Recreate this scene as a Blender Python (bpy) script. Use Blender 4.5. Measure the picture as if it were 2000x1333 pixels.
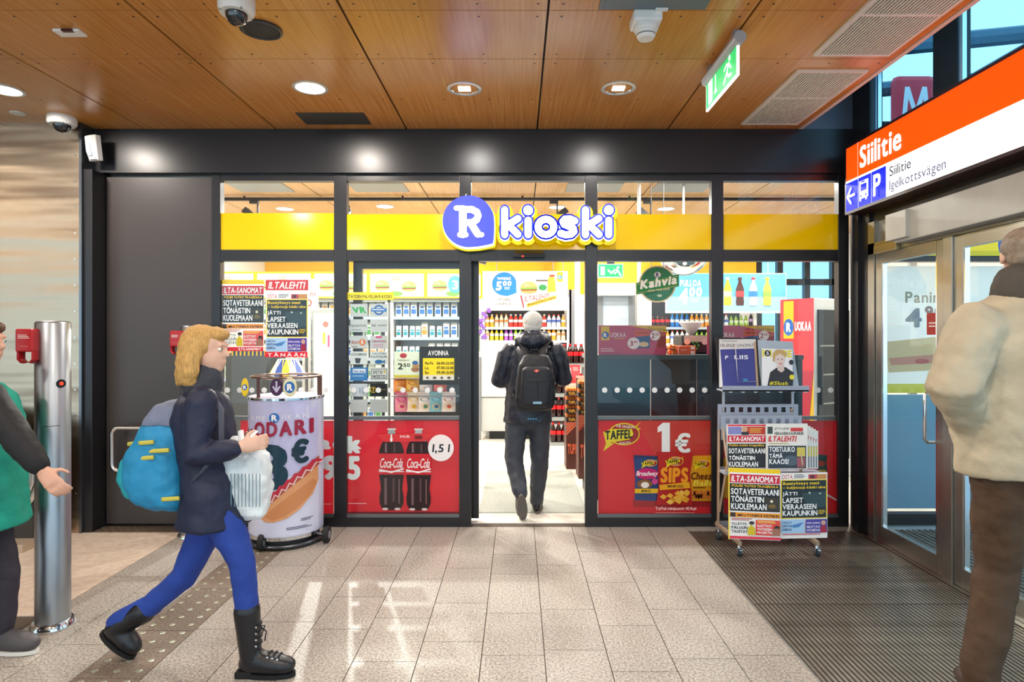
import bpy, bmesh, math, random
from math import sin, cos, pi, sqrt, atan2, radians
from mathutils import Vector, Matrix
random.seed(7)
S = bpy.context.scene
for o in list(bpy.data.objects): bpy.data.objects.remove(o)
C = S.collection

# ------------------------------------------------------------------ camera
F, CX, CY, CH = 1200.0, 1012.0, 655.0, 1.518          # focal length in px, vanishing point, eye height
cam = bpy.data.cameras.new('camera'); camo = bpy.data.objects.new('camera', cam); C.objects.link(camo)
camo.location = (0, 0, CH); camo.rotation_euler = (pi/2, 0, 0)
cam.sensor_width = 36; cam.lens = 36*F/2000; cam.shift_x = -12/2000; cam.shift_y = -11.5/2000
cam.clip_start = .05; cam.clip_end = 200
S.camera = camo
# ------------------------------------------------------------------ sky, exposure
S.view_settings.view_transform = 'Standard'; S.view_settings.look = 'None'
S.view_settings.gamma = 1; S.view_settings.exposure = 0.06; S.view_settings.use_curve_mapping = False
try:                                                   # bounce limits only
    cy = S.cycles; cy.max_bounces = 6; cy.diffuse_bounces = 3; cy.glossy_bounces = 3; cy.transmission_bounces = 4; cy.transparent_max_bounces = 10
    cy.caustics_reflective = False; cy.caustics_refractive = False; cy.adaptive_threshold = .05
except Exception: pass
w = bpy.data.worlds.new('overcast_sky'); S.world = w; w.use_nodes = True
bg = w.node_tree.nodes['Background']; bg.inputs[0].default_value = (.62, .84, 1.0, 1); bg.inputs[1].default_value = 2.0
def area_light(name, loc, sx, sy, power, col, rot=(0, 0, 0), shape='RECTANGLE', spread=pi):
    l = bpy.data.lights.new(name, 'AREA'); l.shape = shape; l.size = sx; l.size_y = sy; l.energy = power; l.color = col; l.spread = spread
    o = bpy.data.objects.new(name, l); C.objects.link(o); o.location = loc; o.rotation_euler = rot
    return o
LAMP = 1.0
def W(px, py, Y):                                     # photo pixel on the frontal plane at depth Y -> world point
    return Vector(((px-CX)/F*Y, Y, CH-(py-CY)/F*Y))
def XW(px, Y): return (px-CX)/F*Y
def ZW(py, Y): return CH-(py-CY)/F*Y

# ------------------------------------------------------------------ colours and materials
def lin(c):
    if isinstance(c, str):
        c = c.lstrip('#'); c = tuple(int(c[i:i+2], 16)/255 for i in (0, 2, 4))
    return tuple((x/12.92 if x <= .04045 else ((x+.055)/1.055)**2.4) for x in c[:3])
MATS = {}
def mat(name, col=None, rough=.5, metal=0, spec=.5, emit=0, noise=0, nscale=8, stretch=(1, 1, 1), bump=0, bscale=60, alpha=1, coat=0, attr=False, trans=0):
    if name in MATS: return MATS[name]
    m = bpy.data.materials.new(name); m.use_nodes = True; nt = m.node_tree; N = nt.nodes; L = nt.links
    p = N['Principled BSDF']; c = lin(col) if col is not None else (.8, .8, .8)
    p.inputs['Base Color'].default_value = (*c, 1); p.inputs['Roughness'].default_value = rough; p.inputs['Metallic'].default_value = metal
    p.inputs['Specular IOR Level'].default_value = spec; p.inputs['Coat Weight'].default_value = coat; p.inputs['Alpha'].default_value = alpha
    p.inputs['Transmission Weight'].default_value = trans
    src = None
    if attr:
        a = N.new('ShaderNodeAttribute'); a.attribute_name = 'Col'; src = a.outputs['Color']
    if noise or bump:
        tc = N.new('ShaderNodeTexCoord'); mp = N.new('ShaderNodeMapping'); mp.inputs['Scale'].default_value = stretch
        L.new(tc.outputs['Object'], mp.inputs['Vector'])
    if noise:
        n = N.new('ShaderNodeTexNoise'); n.inputs['Scale'].default_value = nscale; n.inputs['Detail'].default_value = 6; L.new(mp.outputs[0], n.inputs['Vector'])
        mr = N.new('ShaderNodeMapRange'); mr.inputs[1].default_value = .3; mr.inputs[2].default_value = .7; mr.inputs[3].default_value = 1-noise; mr.inputs[4].default_value = 1+noise
        L.new(n.outputs[0], mr.inputs[0])
        mx = N.new('ShaderNodeMix'); mx.data_type = 'RGBA'; mx.blend_type = 'MULTIPLY'; mx.inputs[0].default_value = 1
        if src: L.new(src, mx.inputs[6])
        else: mx.inputs[6].default_value = (*c, 1)
        L.new(mr.outputs[0], mx.inputs[7]); src = mx.outputs[2]
    if bump:
        n2 = N.new('ShaderNodeTexNoise'); n2.inputs['Scale'].default_value = bscale; n2.inputs['Detail'].default_value = 4; L.new(mp.outputs[0], n2.inputs['Vector'])
        b = N.new('ShaderNodeBump'); b.inputs['Strength'].default_value = bump; b.inputs['Distance'].default_value = .01
        L.new(n2.outputs[0], b.inputs['Height']); L.new(b.outputs[0], p.inputs['Normal'])
    if src: L.new(src, p.inputs['Base Color'])
    if emit:
        p.inputs['Emission Strength'].default_value = emit
        if src: L.new(src, p.inputs['Emission Color'])
        else: p.inputs['Emission Color'].default_value = (*c, 1)
    MATS[name] = m; return m
def glass_mat(name, tint=(1, 1, 1), ior=1.45, rough=.0, k=1.0):
    m = bpy.data.materials.new(name); m.use_nodes = True; nt = m.node_tree; N = nt.nodes; L = nt.links
    for n in list(N): N.remove(n)
    out = N.new('ShaderNodeOutputMaterial'); t = N.new('ShaderNodeBsdfTransparent'); g = N.new('ShaderNodeBsdfGlossy'); mx = N.new('ShaderNodeMixShader'); fr = N.new('ShaderNodeFresnel')
    t.inputs[0].default_value = (*tint, 1); g.inputs['Roughness'].default_value = rough; fr.inputs[0].default_value = ior
    ge = N.new('ShaderNodeNewGeometry'); sb = N.new('ShaderNodeMath'); sb.operation = 'SUBTRACT'; sb.inputs[0].default_value = k; L.new(ge.outputs['Backfacing'], sb.inputs[1]); sb.use_clamp = True
    mu = N.new('ShaderNodeMath'); mu.operation = 'MULTIPLY'; L.new(sb.outputs[0], mu.inputs[1]); L.new(fr.outputs[0], mu.inputs[0])   # reflect on the entering face only
    L.new(mu.outputs[0], mx.inputs[0]); L.new(t.outputs[0], mx.inputs[1]); L.new(g.outputs[0], mx.inputs[2]); L.new(mx.outputs[0], out.inputs[0])
    MATS[name] = m; return m

# ------------------------------------------------------------------ mesh builder
ORG = {}
class MB:
    def __init__(s): s.v = []; s.f = []; s.c = []; s.col = (1, 1, 1)
    def _f(s, idx): s.f.append(tuple(idx)); s.c.append(s.col)
    def quad(s, *p):
        b = len(s.v); s.v += [tuple(q) for q in p]; s._f(range(b, b+len(p))); return s
    def box(s, x0, x1, y0, y1, z0, z1, M=None):
        b = len(s.v); P = [(x, y, z) for z in (z0, z1) for y in (y0, y1) for x in (x0, x1)]
        if M is not None: P = [tuple(M @ Vector(q)) for q in P]
        s.v += P
        for q in ((0, 2, 3, 1), (4, 5, 7, 6), (0, 1, 5, 4), (2, 6, 7, 3), (0, 4, 6, 2), (1, 3, 7, 5)): s._f([b+i for i in q])
        return s
    def rings(s, R, cap0=True, cap1=True, closed=True):
        b = len(s.v); n = len(R[0])
        for r in R: s.v += [tuple(q) for q in r]
        for k in range(len(R)-1):
            for i in range(n if closed else n-1):
                j = (i+1) % n; s._f((b+k*n+i, b+k*n+j, b+(k+1)*n+j, b+(k+1)*n+i))
        if cap0: s._f([b+i for i in range(n)][::-1])
        if cap1: s._f([b+(len(R)-1)*n+i for i in range(n)])
        return s
    def tube(s, pts, r, n=10, side=None, caps=True, closed=False):
        """pts list of points, r radius or list of radius / (a,b); side = vector for the 'a' axis"""
        P = [Vector(p) for p in pts]; m = len(P); R = []
        rr = r if isinstance(r, list) else [r]*m
        prev = None
        for i in range(m):
            t = (P[(i+1) % m]-P[i-1]) if closed else (P[min(i+1, m-1)]-P[max(i-1, 0)])
            t.normalize()
            if side is not None: u = Vector(side)
            elif prev is not None: u = prev
            else: u = Vector((1, 0, 0)) if abs(t.x) < .9 else Vector((0, 1, 0))
            u = u-t*u.dot(t)
            if u.length < 1e-5: u = t.orthogonal()
            u.normalize(); vv = t.cross(u); prev = u
            a, bb = rr[i] if isinstance(rr[i], (tuple, list)) else (rr[i], rr[i])
            R.append([P[i]+u*(a*cos(2*pi*k/n))+vv*(bb*sin(2*pi*k/n)) for k in range(n)])
        if closed: R.append(R[0]); return s.rings(R, False, False)
        return s.rings(R, caps, caps)
    def limb(s, pts, rr, n=12, side=None):             # tube with rounded ends
        P = [Vector(p) for p in pts]; R = [q if isinstance(q, (tuple, list)) else (q, q) for q in rr]
        d0 = (P[0]-P[1]).normalized(); d1 = (P[-1]-P[-2]).normalized()
        def sc(q, k): return (q[0]*k, q[1]*k)
        m0 = min(R[0]); m1 = min(R[-1])
        pp = [P[0]+d0*m0*.98, P[0]+d0*m0*.7]+P+[P[-1]+d1*m1*.7, P[-1]+d1*m1*.98]
        r2 = [sc(R[0], .2), sc(R[0], .71)]+R+[sc(R[-1], .71), sc(R[-1], .2)]
        return s.tube(pp, r2, n, side)
    def cyl(s, p0, p1, r, r1=None, n=16): return s.tube([p0, p1], [r, r if r1 is None else r1], n)
    def lathe(s, prof, o=(0, 0, 0), n=16, axis='z', cap=True):
        R = []
        for (r, h) in prof:
            ring = []
            for k in range(n):
                a = 2*pi*k/n; x, y = r*cos(a), r*sin(a)
                q = (x, y, h) if axis == 'z' else ((x, h, -y) if axis == 'y' else (h, x, y))
                ring.append((o[0]+q[0], o[1]+q[1], o[2]+q[2]))
            R.append(ring)
        return s.rings(R, cap, cap)
    def ball(s, c, rx, ry, rz, n=14, m=8, M=None):
        R = []
        for k in range(m+1):
            t = -pi/2+pi*max(.02, min(.98, k/m)); q = [(rx*cos(t)*cos(2*pi*i/n), ry*cos(t)*sin(2*pi*i/n), rz*sin(t)) for i in range(n)]
            R.append([Vector(c)+(M @ Vector(z) if M is not None else Vector(z)) for z in q])
        return s.rings(R)
    def prism(s, pts, fn, h0, h1):                     # 2D outline pts, fn(u,v,h)->point
        n = len(pts); b = len(s.v)
        s.v += [tuple(fn(u, v, h0)) for u, v in pts]+[tuple(fn(u, v, h1)) for u, v in pts]
        s._f([b+i for i in range(n)][::-1]); s._f([b+n+i for i in range(n)])
        for i in range(n): j = (i+1) % n; s._f((b+i, b+j, b+n+j, b+n+i))
        return s
    def mesh(s, name, off=(0, 0, 0)):
        me = bpy.data.meshes.new(name)
        me.from_pydata([(x-off[0], y-off[1], z-off[2]) for x, y, z in s.v], [], s.f); me.update()
        if any(c != (1, 1, 1) for c in s.c):
            a = me.color_attributes.new('Col', 'FLOAT_COLOR', 'CORNER'); buf = []
            for f, c in zip(s.f, s.c): buf += list((*c, 1))*len(f)
            a.data.foreach_set('color', buf)
        return me
    def build(s, name, m, parent=None, label=None, smooth=None, bevel=0, off=None, fix=True, kind=None, flat=False):
        o = ORG.get(parent.name, (0, 0, 0)) if (parent is not None and off is None) else (off or (0, 0, 0))
        me = s.mesh(name, o)
        if fix:
            bm = bmesh.new(); bm.from_mesh(me); bmesh.ops.recalc_face_normals(bm, faces=bm.faces); bm.to_mesh(me); bm.free()
        if smooth is not None:
            me.polygons.foreach_set('use_smooth', [True]*len(me.polygons))
            me.set_sharp_from_angle(angle=radians(smooth))
        ob = bpy.data.objects.new(name, me); C.objects.link(ob)
        for q in (m if isinstance(m, list) else [m]): me.materials.append(q)
        if parent is not None:
            ob.parent = parent; ORG[ob.name] = o
        if label: ob['label'] = label
        if kind: ob['kind'] = kind
        if bevel:
            bv = ob.modifiers.new('bevel', 'BEVEL'); bv.width = bevel; bv.segments = 2; bv.limit_method = 'ANGLE'
        return ob
def tag(o, label=None, cat=None, group=None, kind=None):
    if label: o['label'] = label
    if cat: o['category'] = cat
    if group: o['group'] = group
    if kind: o['kind'] = kind
    return o
def thing(name, label, cat, loc=(0, 0, 0), group=None, kind=None):
    o = bpy.data.objects.new(name, None); C.objects.link(o); o.location = loc; o.empty_display_size = .05
    ORG[o.name] = tuple(loc)
    return tag(o, label, cat, group, kind)
def solo(mb, name, m, label, cat, group=None, kind=None, base=None, **k):   # a thing of one mesh, origin at its base
    if base is None:
        xs = [v[0] for v in mb.v]; ys = [v[1] for v in mb.v]; zs = [v[2] for v in mb.v]
        base = ((min(xs)+max(xs))/2, (min(ys)+max(ys))/2, min(zs))
    o = mb.build(name, m, None, off=base, **k); o.location = base; ORG[o.name] = base
    return tag(o, label, cat, group, kind)
def dup(root, loc, rotz=0, label=None, group=None, scale=None):
    r = root.copy(); C.objects.link(r); r.location = loc; r.rotation_euler = (0, 0, rotz)
    if scale: r.scale = scale
    if label: r['label'] = label
    if group: r['group'] = group
    for ch in list(root.children):
        c = ch.copy(); C.objects.link(c); c.parent = r
        for g in list(ch.children):
            d = g.copy(); C.objects.link(d); d.parent = c
    return r

# ------------------------------------------------------------------ glyphs and flat print
_fc = bpy.data.curves.new('glyph', 'FONT'); _fo = bpy.data.objects.new('glyph', _fc); _fs = bpy.data.scenes.new('glyph_scene'); _fs.collection.objects.link(_fo)
_fc.resolution_u = 3; _fc.fill_mode = 'FRONT'
GL = {}
def glyph(ch, wt):
    k = (ch, wt)
    if k not in GL:
        _fc.body = ch; _fc.offset = wt; 
        with bpy.context.temp_override(scene=_fs, view_layer=_fs.view_layers[0]): dg = bpy.context.evaluated_depsgraph_get()
        me = bpy.data.meshes.new_from_object(_fo.evaluated_get(dg))
        vs = [(v.co.x, v.co.y) for v in me.vertices]; fs = [tuple(p.vertices) for p in me.polygons]
        x0 = min((v[0] for v in vs), default=0); x1 = max((v[0] for v in vs), default=0)
        GL[k] = ([(x-x0, y) for x, y in vs], fs, x1-x0); bpy.data.meshes.remove(me)
    return GL[k]
EPS = .0006
class Print(MB):
    """flat print on a surface given by fn(u, v, h); v grows downwards"""
    def __init__(s, fn, eps=EPS): super().__init__(); s.fn = fn; s.n = 0; s.eps = eps
    def lay(s): s.n += 1; return s.n*s.eps
    def rect(s, x0, y0, x1, y1, col, sub=1, h=None):
        s.col = lin(col); h = s.lay() if h is None else h
        for i in range(sub):
            a = x0+(x1-x0)*i/sub; b = x0+(x1-x0)*(i+1)/sub
            s.quad(s.fn(a, y1, h), s.fn(b, y1, h), s.fn(b, y0, h), s.fn(a, y0, h))
        return s
    def poly(s, pts, col, h=None):
        s.col = lin(col); h = s.lay() if h is None else h
        s.quad(*[s.fn(u, v, h) for u, v in pts]); return s
    def ell(s, cx, cy, rx, ry, col, n=24, h=None, a0=0, a1=2*pi):
        return s.poly([(cx+rx*cos(a0+(a1-a0)*k/n), cy+ry*sin(a0+(a1-a0)*k/n)) for k in range(n)], col, h)
    def ring(s, cx, cy, rx, ry, wd, col, n=24):
        s.col = lin(col); h = s.lay()
        for k in range(n):
            a, b = 2*pi*k/n, 2*pi*(k+1)/n; i = 1-wd
            s.quad(*[s.fn(cx+rx*q*cos(t), cy+ry*q*sin(t), h) for q, t in ((1, a), (1, b), (i, b), (i, a))])
        return s
    def line(s, pts, wd, col, caps=True, h=None, n=8):
        s.col = lin(col); h = s.lay() if h is None else h
        for (ax, ay), (bx, by) in zip(pts[:-1], pts[1:]):
            h += 3e-5; l = sqrt((bx-ax)**2+(by-ay)**2) or 1; nx, ny = -(by-ay)/l*wd/2, (bx-ax)/l*wd/2
            s.quad(*[s.fn(u, v, h) for u, v in ((ax+nx, ay+ny), (bx+nx, by+ny), (bx-nx, by-ny), (ax-nx, ay-ny))])
        if caps:
            for (ax, ay) in pts:
                h += 1e-5; s.quad(*[s.fn(ax+wd/2*cos(2*pi*k/n), ay+wd/2*sin(2*pi*k/n), h) for k in range(n)])
        return s
    def text(s, t, x0, y0, x1, y1, col, wt=0., sh=0., gap=.07, dy=0., h=None):
        s.col = lin(col); h = s.lay() if h is None else h
        V = []; Fs = []; x = 0
        big = wt >= .03; n_ = (8 if wt > .045 else 4)
        for ch in t:
            if ch == ' ': x += .28; continue
            vs, fs, wd = glyph(ch, 0 if big else wt)
            for k in range(n_ if big else 1):          # heavy letters: the outline laid down in a small circle
                ox, oy = (wt*1.0*cos(2*pi*(k+.5)/n_), wt*.8*sin(2*pi*(k+.5)/n_)) if big else (0, 0)
                b = len(V); V += [(x+a+sh*c+ox, c+oy, k*3e-5) for a, c in vs]; Fs += [[b+i for i in f] for f in fs]
            x += wd+max(gap, .035)+(wt*2.2 if big else 0)
        if not V: return s
        ax, bx = min(v[0] for v in V), max(v[0] for v in V); ay, by = min(v[1] for v in V), max(v[1] for v in V)
        b = len(s.v)
        for a, c, e in V:
            fu = (a-ax)/(bx-ax or 1); fv = (by-c)/(by-ay or 1)
            s.v.append(tuple(s.fn(x0+(x1-x0)*fu, y0+(y1-y0)*fv+dy*fu, h+e)))
        for f in Fs: s._f([b+i for i in f])
        return s
    def lines(s, x0, y0, x1, y1, n, col, fill=.45):     # greeked small text
        for i in range(n):
            y = y0+(y1-y0)*i/n; s.rect(x0, y, x0+(x1-x0)*random.uniform(.7, 1), y+(y1-y0)/n*fill, col, h=s.n*s.eps+.0002)
        s.n += 1; return s
def front(Y): return lambda u, v, h: (XW(u, Y), Y-h, ZW(v, Y))
def film_mat(name, k=.35, rough=.3):                   # printed translucent film on glass
    m = bpy.data.materials.new(name); m.use_nodes = True; nt = m.node_tree; N = nt.nodes; L = nt.links; p = N['Principled BSDF']; p.inputs['Roughness'].default_value = rough
    a = N.new('ShaderNodeAttribute'); a.attribute_name = 'Col'; t = N.new('ShaderNodeBsdfTranslucent'); mx = N.new('ShaderNodeMixShader'); mx.inputs[0].default_value = k
    L.new(a.outputs['Color'], p.inputs['Base Color']); L.new(a.outputs['Color'], t.inputs[0]); L.new(p.outputs[0], mx.inputs[1]); L.new(t.outputs[0], mx.inputs[2]); L.new(mx.outputs[0], N['Material Output'].inputs[0])
    MATS[name] = m; return m
FILM = film_mat('printed_film', .14); BAND = film_mat('yellow_film', .2, .12)
PRN = lambda: mat('printed_colour', rough=.45, attr=True)
# ================================================================== materials of the place
FR = mat('charcoal_powder_coat', '#1f1e21', .3, noise=.06, nscale=3)
PANELGREY = mat('dark_grey_door_paint', '#463f3d', .38, noise=.05, nscale=2)
ALU = mat('brushed_aluminium', '#b9bcbd', .32, 1, bump=.03, bscale=200, stretch=(1, 1, .05))
CHROME = mat('polished_steel', '#d9dcde', .12, 1)
BLACKP = mat('black_plastic', '#141416', .4)
WHITEP = mat('white_plastic', '#eeeeea', .4)
GREYP = mat('grey_plastic', '#8d9094', .45)
DARK = mat('void_black', '#0b0b0c', .8)
RUBBER = mat('rubber', '#1b1b1c', .75)
GLASS = glass_mat('clear_glass', (.97, .99, .985), 1.45)
GLASSB = glass_mat('blue_tinted_glass', (.62, .86, .97), 1.5)

def wood_mat(name, c1, c2, rough):
    m = bpy.data.materials.new(name); m.use_nodes = True; nt = m.node_tree; N = nt.nodes; L = nt.links; p = N['Principled BSDF']
    g = N.new('ShaderNodeNewGeometry'); oi = N.new('ShaderNodeObjectInfo')
    mp = N.new('ShaderNodeMapping'); mp.inputs['Scale'].default_value = (48, 1.1, 1); L.new(g.outputs['Position'], mp.inputs[0])
    n = N.new('ShaderNodeTexNoise'); n.inputs['Scale'].default_value = 1.6; n.inputs['Detail'].default_value = 7; n.inputs['Distortion'].default_value = .5; L.new(mp.outputs[0], n.inputs[0])
    r = N.new('ShaderNodeValToRGB'); r.color_ramp.elements[0].position = .32; r.color_ramp.elements[1].position = .7
    r.color_ramp.elements[0].color = (*lin(c1), 1); r.color_ramp.elements[1].color = (*lin(c2), 1); L.new(n.outputs[0], r.inputs[0])
    n2 = N.new('ShaderNodeTexNoise'); n2.inputs['Scale'].default_value = .8; L.new(g.outputs['Position'], n2.inputs[0])
    mr = N.new('ShaderNodeMapRange'); mr.inputs[1].default_value = .3; mr.inputs[2].default_value = .7; mr.inputs[3].default_value = .85; mr.inputs[4].default_value = 1.12; L.new(n2.outputs[0], mr.inputs[0])
    hs = N.new('ShaderNodeHueSaturation'); L.new(r.outputs[0], hs.inputs['Color']); L.new(mr.outputs[0], hs.inputs['Value'])
    L.new(hs.outputs[0], p.inputs['Base Color']); p.inputs['Roughness'].default_value = rough
    MATS[name] = m; return m
WOOD = wood_mat('ceiling_wood_veneer', '#c07a2e', '#d69850', .26)
WOODP = wood_mat('shop_ceiling_veneer', '#c99a66', '#e2bd90', .4)

def stone_mat(name, c1, c2, rough, sc=90, patch=.14):
    m = bpy.data.materials.new(name); m.use_nodes = True; nt = m.node_tree; N = nt.nodes; L = nt.links; p = N['Principled BSDF']
    g = N.new('ShaderNodeNewGeometry'); oi = N.new('ShaderNodeObjectInfo')
    n = N.new('ShaderNodeTexNoise'); n.inputs['Scale'].default_value = sc; n.inputs['Detail'].default_value = 3; L.new(g.outputs['Position'], n.inputs[0])
    r = N.new('ShaderNodeValToRGB'); r.color_ramp.elements[0].position = .36; r.color_ramp.elements[1].position = .64
    r.color_ramp.elements[0].color = (*lin(c1), 1); r.color_ramp.elements[1].color = (*lin(c2), 1); L.new(n.outputs[0], r.inputs[0])
    n2 = N.new('ShaderNodeTexNoise'); n2.inputs['Scale'].default_value = 1.7; n2.inputs['Detail'].default_value = 5; L.new(g.outputs['Position'], n2.inputs[0])
    ad = N.new('ShaderNodeMath'); ad.operation = 'MULTIPLY_ADD'; L.new(oi.outputs['Random'], ad.inputs[0]); ad.inputs[1].default_value = .22; L.new(n2.outputs[0], ad.inputs[2])
    mr = N.new('ShaderNodeMapRange'); mr.inputs[1].default_value = .3; mr.inputs[2].default_value = .9; mr.inputs[3].default_value = 1-patch; mr.inputs[4].default_value = 1+patch; L.new(ad.outputs[0], mr.inputs[0])
    hs = N.new('ShaderNodeHueSaturation'); L.new(r.outputs[0], hs.inputs['Color']); L.new(mr.outputs[0], hs.inputs['Value'])
    L.new(hs.outputs[0], p.inputs['Base Color']); p.inputs['Roughness'].default_value = rough
    b = N.new('ShaderNodeBump'); b.inputs['Strength'].default_value = .12; b.inputs['Distance'].default_value = .004; L.new(n.outputs[0], b.inputs['Height']); L.new(b.outputs[0], p.inputs['Normal'])
    MATS[name] = m; return m
STONE = stone_mat('granite_floor_tile', '#857d74', '#c2bab0', .4)
STONED = stone_mat('dark_guide_tile', '#6b5d51', '#8f8072', .5)
CONC = stone_mat('smooth_pink_concrete', '#cdb9a6', '#dccbb9', .5, 20, .06)

# ================================================================== floor of the hall
YF = 4.86                                              # face of the shop front
fl = thing('floor', 'speckled grey beige stone tile floor of the hall', 'floor', kind='structure')
MB().box(-14, 2.72, -4, YF+.1, -.2, -.006).build('screed', mat('grout', '#55493f', .9), fl)
XT = [-2.557+.298*k for k in range(-4, 14)]
tile_cache = {}
def tile(x0, x1, y0, y1, m):
    k = (round(x1-x0, 3), round(y1-y0, 3), m.name)
    if k not in tile_cache:
        a, b = (x1-x0)/2-.0022, (y1-y0)/2-.0022
        tile_cache[k] = MB().box(-a, a, -b, b, -.006, 0).mesh('tile'); tile_cache[k].materials.append(m)
    o = bpy.data.objects.new('tile', tile_cache[k]); C.objects.link(o); o.parent = fl; o.location = ((x0+x1)/2, (y0+y1)/2, 0)
first = {4: [4.38, 3.86, 3.25], 7: [4.04, 3.56, 3.17], 8: [4.38, 3.86, 3.25], 9: [4.04, 3.56, 3.17], 10: [3.82, 3.295], 11: [4.0, 3.477, 3.04], 12: [4.25, 3.9, 3.35], 13: [4.05, 3.4], 14: [4.3, 3.77, 3.21], 15: [4.0, 3.4], 16: [3.9, 3.35]}
random.seed(3)
for i in range(len(XT)-1):
    ys = [YF]+first.get(i, [4.5-random.random()*.4])
    while ys[-1] > .6: ys.append(round(ys[-1]-random.choice((.44, .52, .6)), 3))
    for y1, y0 in zip(ys[:-1], ys[1:]):
        if i < 4 and y1 > 3.3: continue                # smooth floor lies there
        tile(XT[i], XT[i+1], y0, y1, STONED if i == 6 else STONE)
    MB().box(XT[i]+.002, XT[i+1]-.002, -4, ys[-1]-.004, -.006, 0).build('tile_run', STONED if i == 6 else STONE, fl)
MB().box(-14, -2.56, 3.32, 4.72, -.006, .0).build('smooth_floor_slab', CONC, fl)
MB().box(-14, XT[0], -4, 3.316, -.006, 0).build('tile_run', STONE, fl)
MB().box(1.32, 2.72, 4.74, YF+.1, -.006, 0).build('threshold_stone', STONE, fl)
# tactile studs in the dark guide strip
st = MB().lathe([(.0145, 0), (.0145, .002), (.010, .004)], n=12).mesh('guide_stud'); st.materials.append(mat('stud_metal', '#c9cbb4', .3, .6))
for k in range(26):
    for x in (-1.912, -1.812, -1.712):
        o = bpy.data.objects.new('guide_stud', st); C.objects.link(o); o.parent = fl; o.location = (x, 2.42+.0885*k, 0)
# tread plate threshold under the grey door
tp = MB().box(-3.28, -2.5, 4.72, YF+.02, 0, .004)
for i in range(26):
    for j in range(4):
        cx, cy = -3.26+.03*i, 4.735+.032*j; s_ = 1 if (i+j) % 2 else -1
        tp.box(-.013, .013, -.003, .003, .004, .0065, Matrix.Translation((cx, cy, 0)) @ Matrix.Rotation(s_*.8, 4, 'Z'))
tp.build('tread_plate', mat('tread_plate_steel', '#a08c78', .4, .9), fl)

# ================================================================== entrance mat of metal bars
mt = thing('entrance_mat', 'recessed entrance mat of grey metal bars before the glass doors', 'mat', (1.96, 2.6, 0))
MB().box(1.318, 2.60, .2, 4.74, -.005, .0005).build('mat_tray', mat('mat_fibre', '#4a4038', .95, noise=.4, nscale=120), mt)
MB().box(1.314, 1.322, .2, 4.745, -.005, .006).build('mat_edge', ALU, mt)
bar = {}
BARM = mat('ribbed_aluminium', '#8f897f', .4, .75, noise=.25, nscale=14)
for (y0, y1) in ((3.455, 4.735), (1.9, 3.445), (.2, 1.89)):
    me = MB().box(-.0075, .0075, y0-2.6, y1-2.6, 0, .007).mesh('mat_bar'); me.materials.append(BARM)
    for k in range(51):
        o = bpy.data.objects.new('mat_bar', me); C.objects.link(o); o.parent = mt; o.location = (1.335+.025*k-1.96, 0, .0)

# ================================================================== ceiling of the hall
ZC = 3.145
ce = thing('ceiling', 'orange brown wood veneer panel ceiling with dark joints', 'ceiling', kind='structure')
MB().box(-14, 2.2, -4, YF+.1, ZC+.012, ZC+.1).build('ceiling_void', DARK, ce)
XP = [.15+1.031*k for k in range(-13, 2)]+[2.212]
YP = [YF, 3.616, 3.075, 1.85, .6, -.65, -1.9, -4]
scr = MB()
for i in range(len(XP)-1):
    for j in range(len(YP)-1):
        MB().box(XP[i]+.006, XP[i+1]-.006, YP[j+1]+.0025, YP[j]-.0025, ZC, ZC+.012).build('ceiling_panel', WOOD, ce)
        if YP[j] > 0:
            for fx in (.07, .36, .66, .95):
                for y in ((YP[j]-.06, YP[j+1]+.06) if YP[j]-YP[j+1] < .7 else (YP[j]-.06, (YP[j]+YP[j+1])/2, YP[j+1]+.06)):
                    scr.lathe([(.006, ZC-.0012), (.006, ZC+.001)], (XP[i]+fx*(XP[i+1]-XP[i]), y, 0), 8)
scr.build('screw_heads', mat('bronze_screw', '#3a2412', .4, .6), ce, kind='stuff')
MB().box(2.212, 2.24, -4, YF, ZC-.004, ZC+.75).build('ceiling_edge_trim', mat('cream_trim', '#e8d6c8', .35), ce)
MB().box(2.2, 2.75, -4, YF+.1, 3.9, 3.95).build('upper_soffit', mat('soffit_grey', '#6d7780', .6), ce)

# ================================================================== shop front
wf = thing('wall_front', 'dark charcoal metal shop front with mullions and lintel', 'wall', kind='structure')
YB = YF+.07
MB().box(-3.34, 2.64, YF-.02, YB+.05, 2.795, 3.143).build('lintel', FR, wf)
MB().box(-3.34, 2.64, YF-.035, YF-.02, 2.795, 2.812).build('drip_edge', FR, wf)
MB().box(2.245, 2.66, YF-.01, YB, 3.143, 3.9).build('upper_wall_panel', mat('blue_grey_panel', '#5a6272', .4), wf)
mull = [(414, 430), (652, 677), (897, 920), (1143, 1167), (1390, 1413), (1638, 1658)]
for a, b in mull:
    z1 = 2.795
    MB().box(XW(a, YF), XW(b, YF), YF, YB, 0, z1).build('mullion', FR, wf, bevel=.002)
ZT0, ZT1 = ZW(510, YF), ZW(488, YF)
for k in range(5):
    x0, x1 = XW(mull[k][1], YF), XW(mull[k+1][0], YF)
    MB().box(x0, x1, YF+.004, YB, ZT0, ZT1).build('transom', FR, wf)
    MB().box(x0, x1, YF+.004, YB, ZW(353, YF), 2.795).build('head_rail', FR, wf)
    if k != 2:
        MB().box(x0, x1, YF+.004, YB, 0, ZW(1012, YF)).build('bottom_rail', FR, wf)
        MB().box(x0, x1, YF+.008, YF+.02, ZW(1012, YF), ZW(1005, YF)).build('glazing_bead', mat('bead_steel', '#7d7f82', .3, .8), wf)
        if k != 4 and k != 0 or True:
            MB().box(x0, x1, YF+.045, YB, ZW(822, YF), ZW(815, YF)).build('poster_rail', mat('rail_grey', '#77787a', .4, .5), wf)
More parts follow.
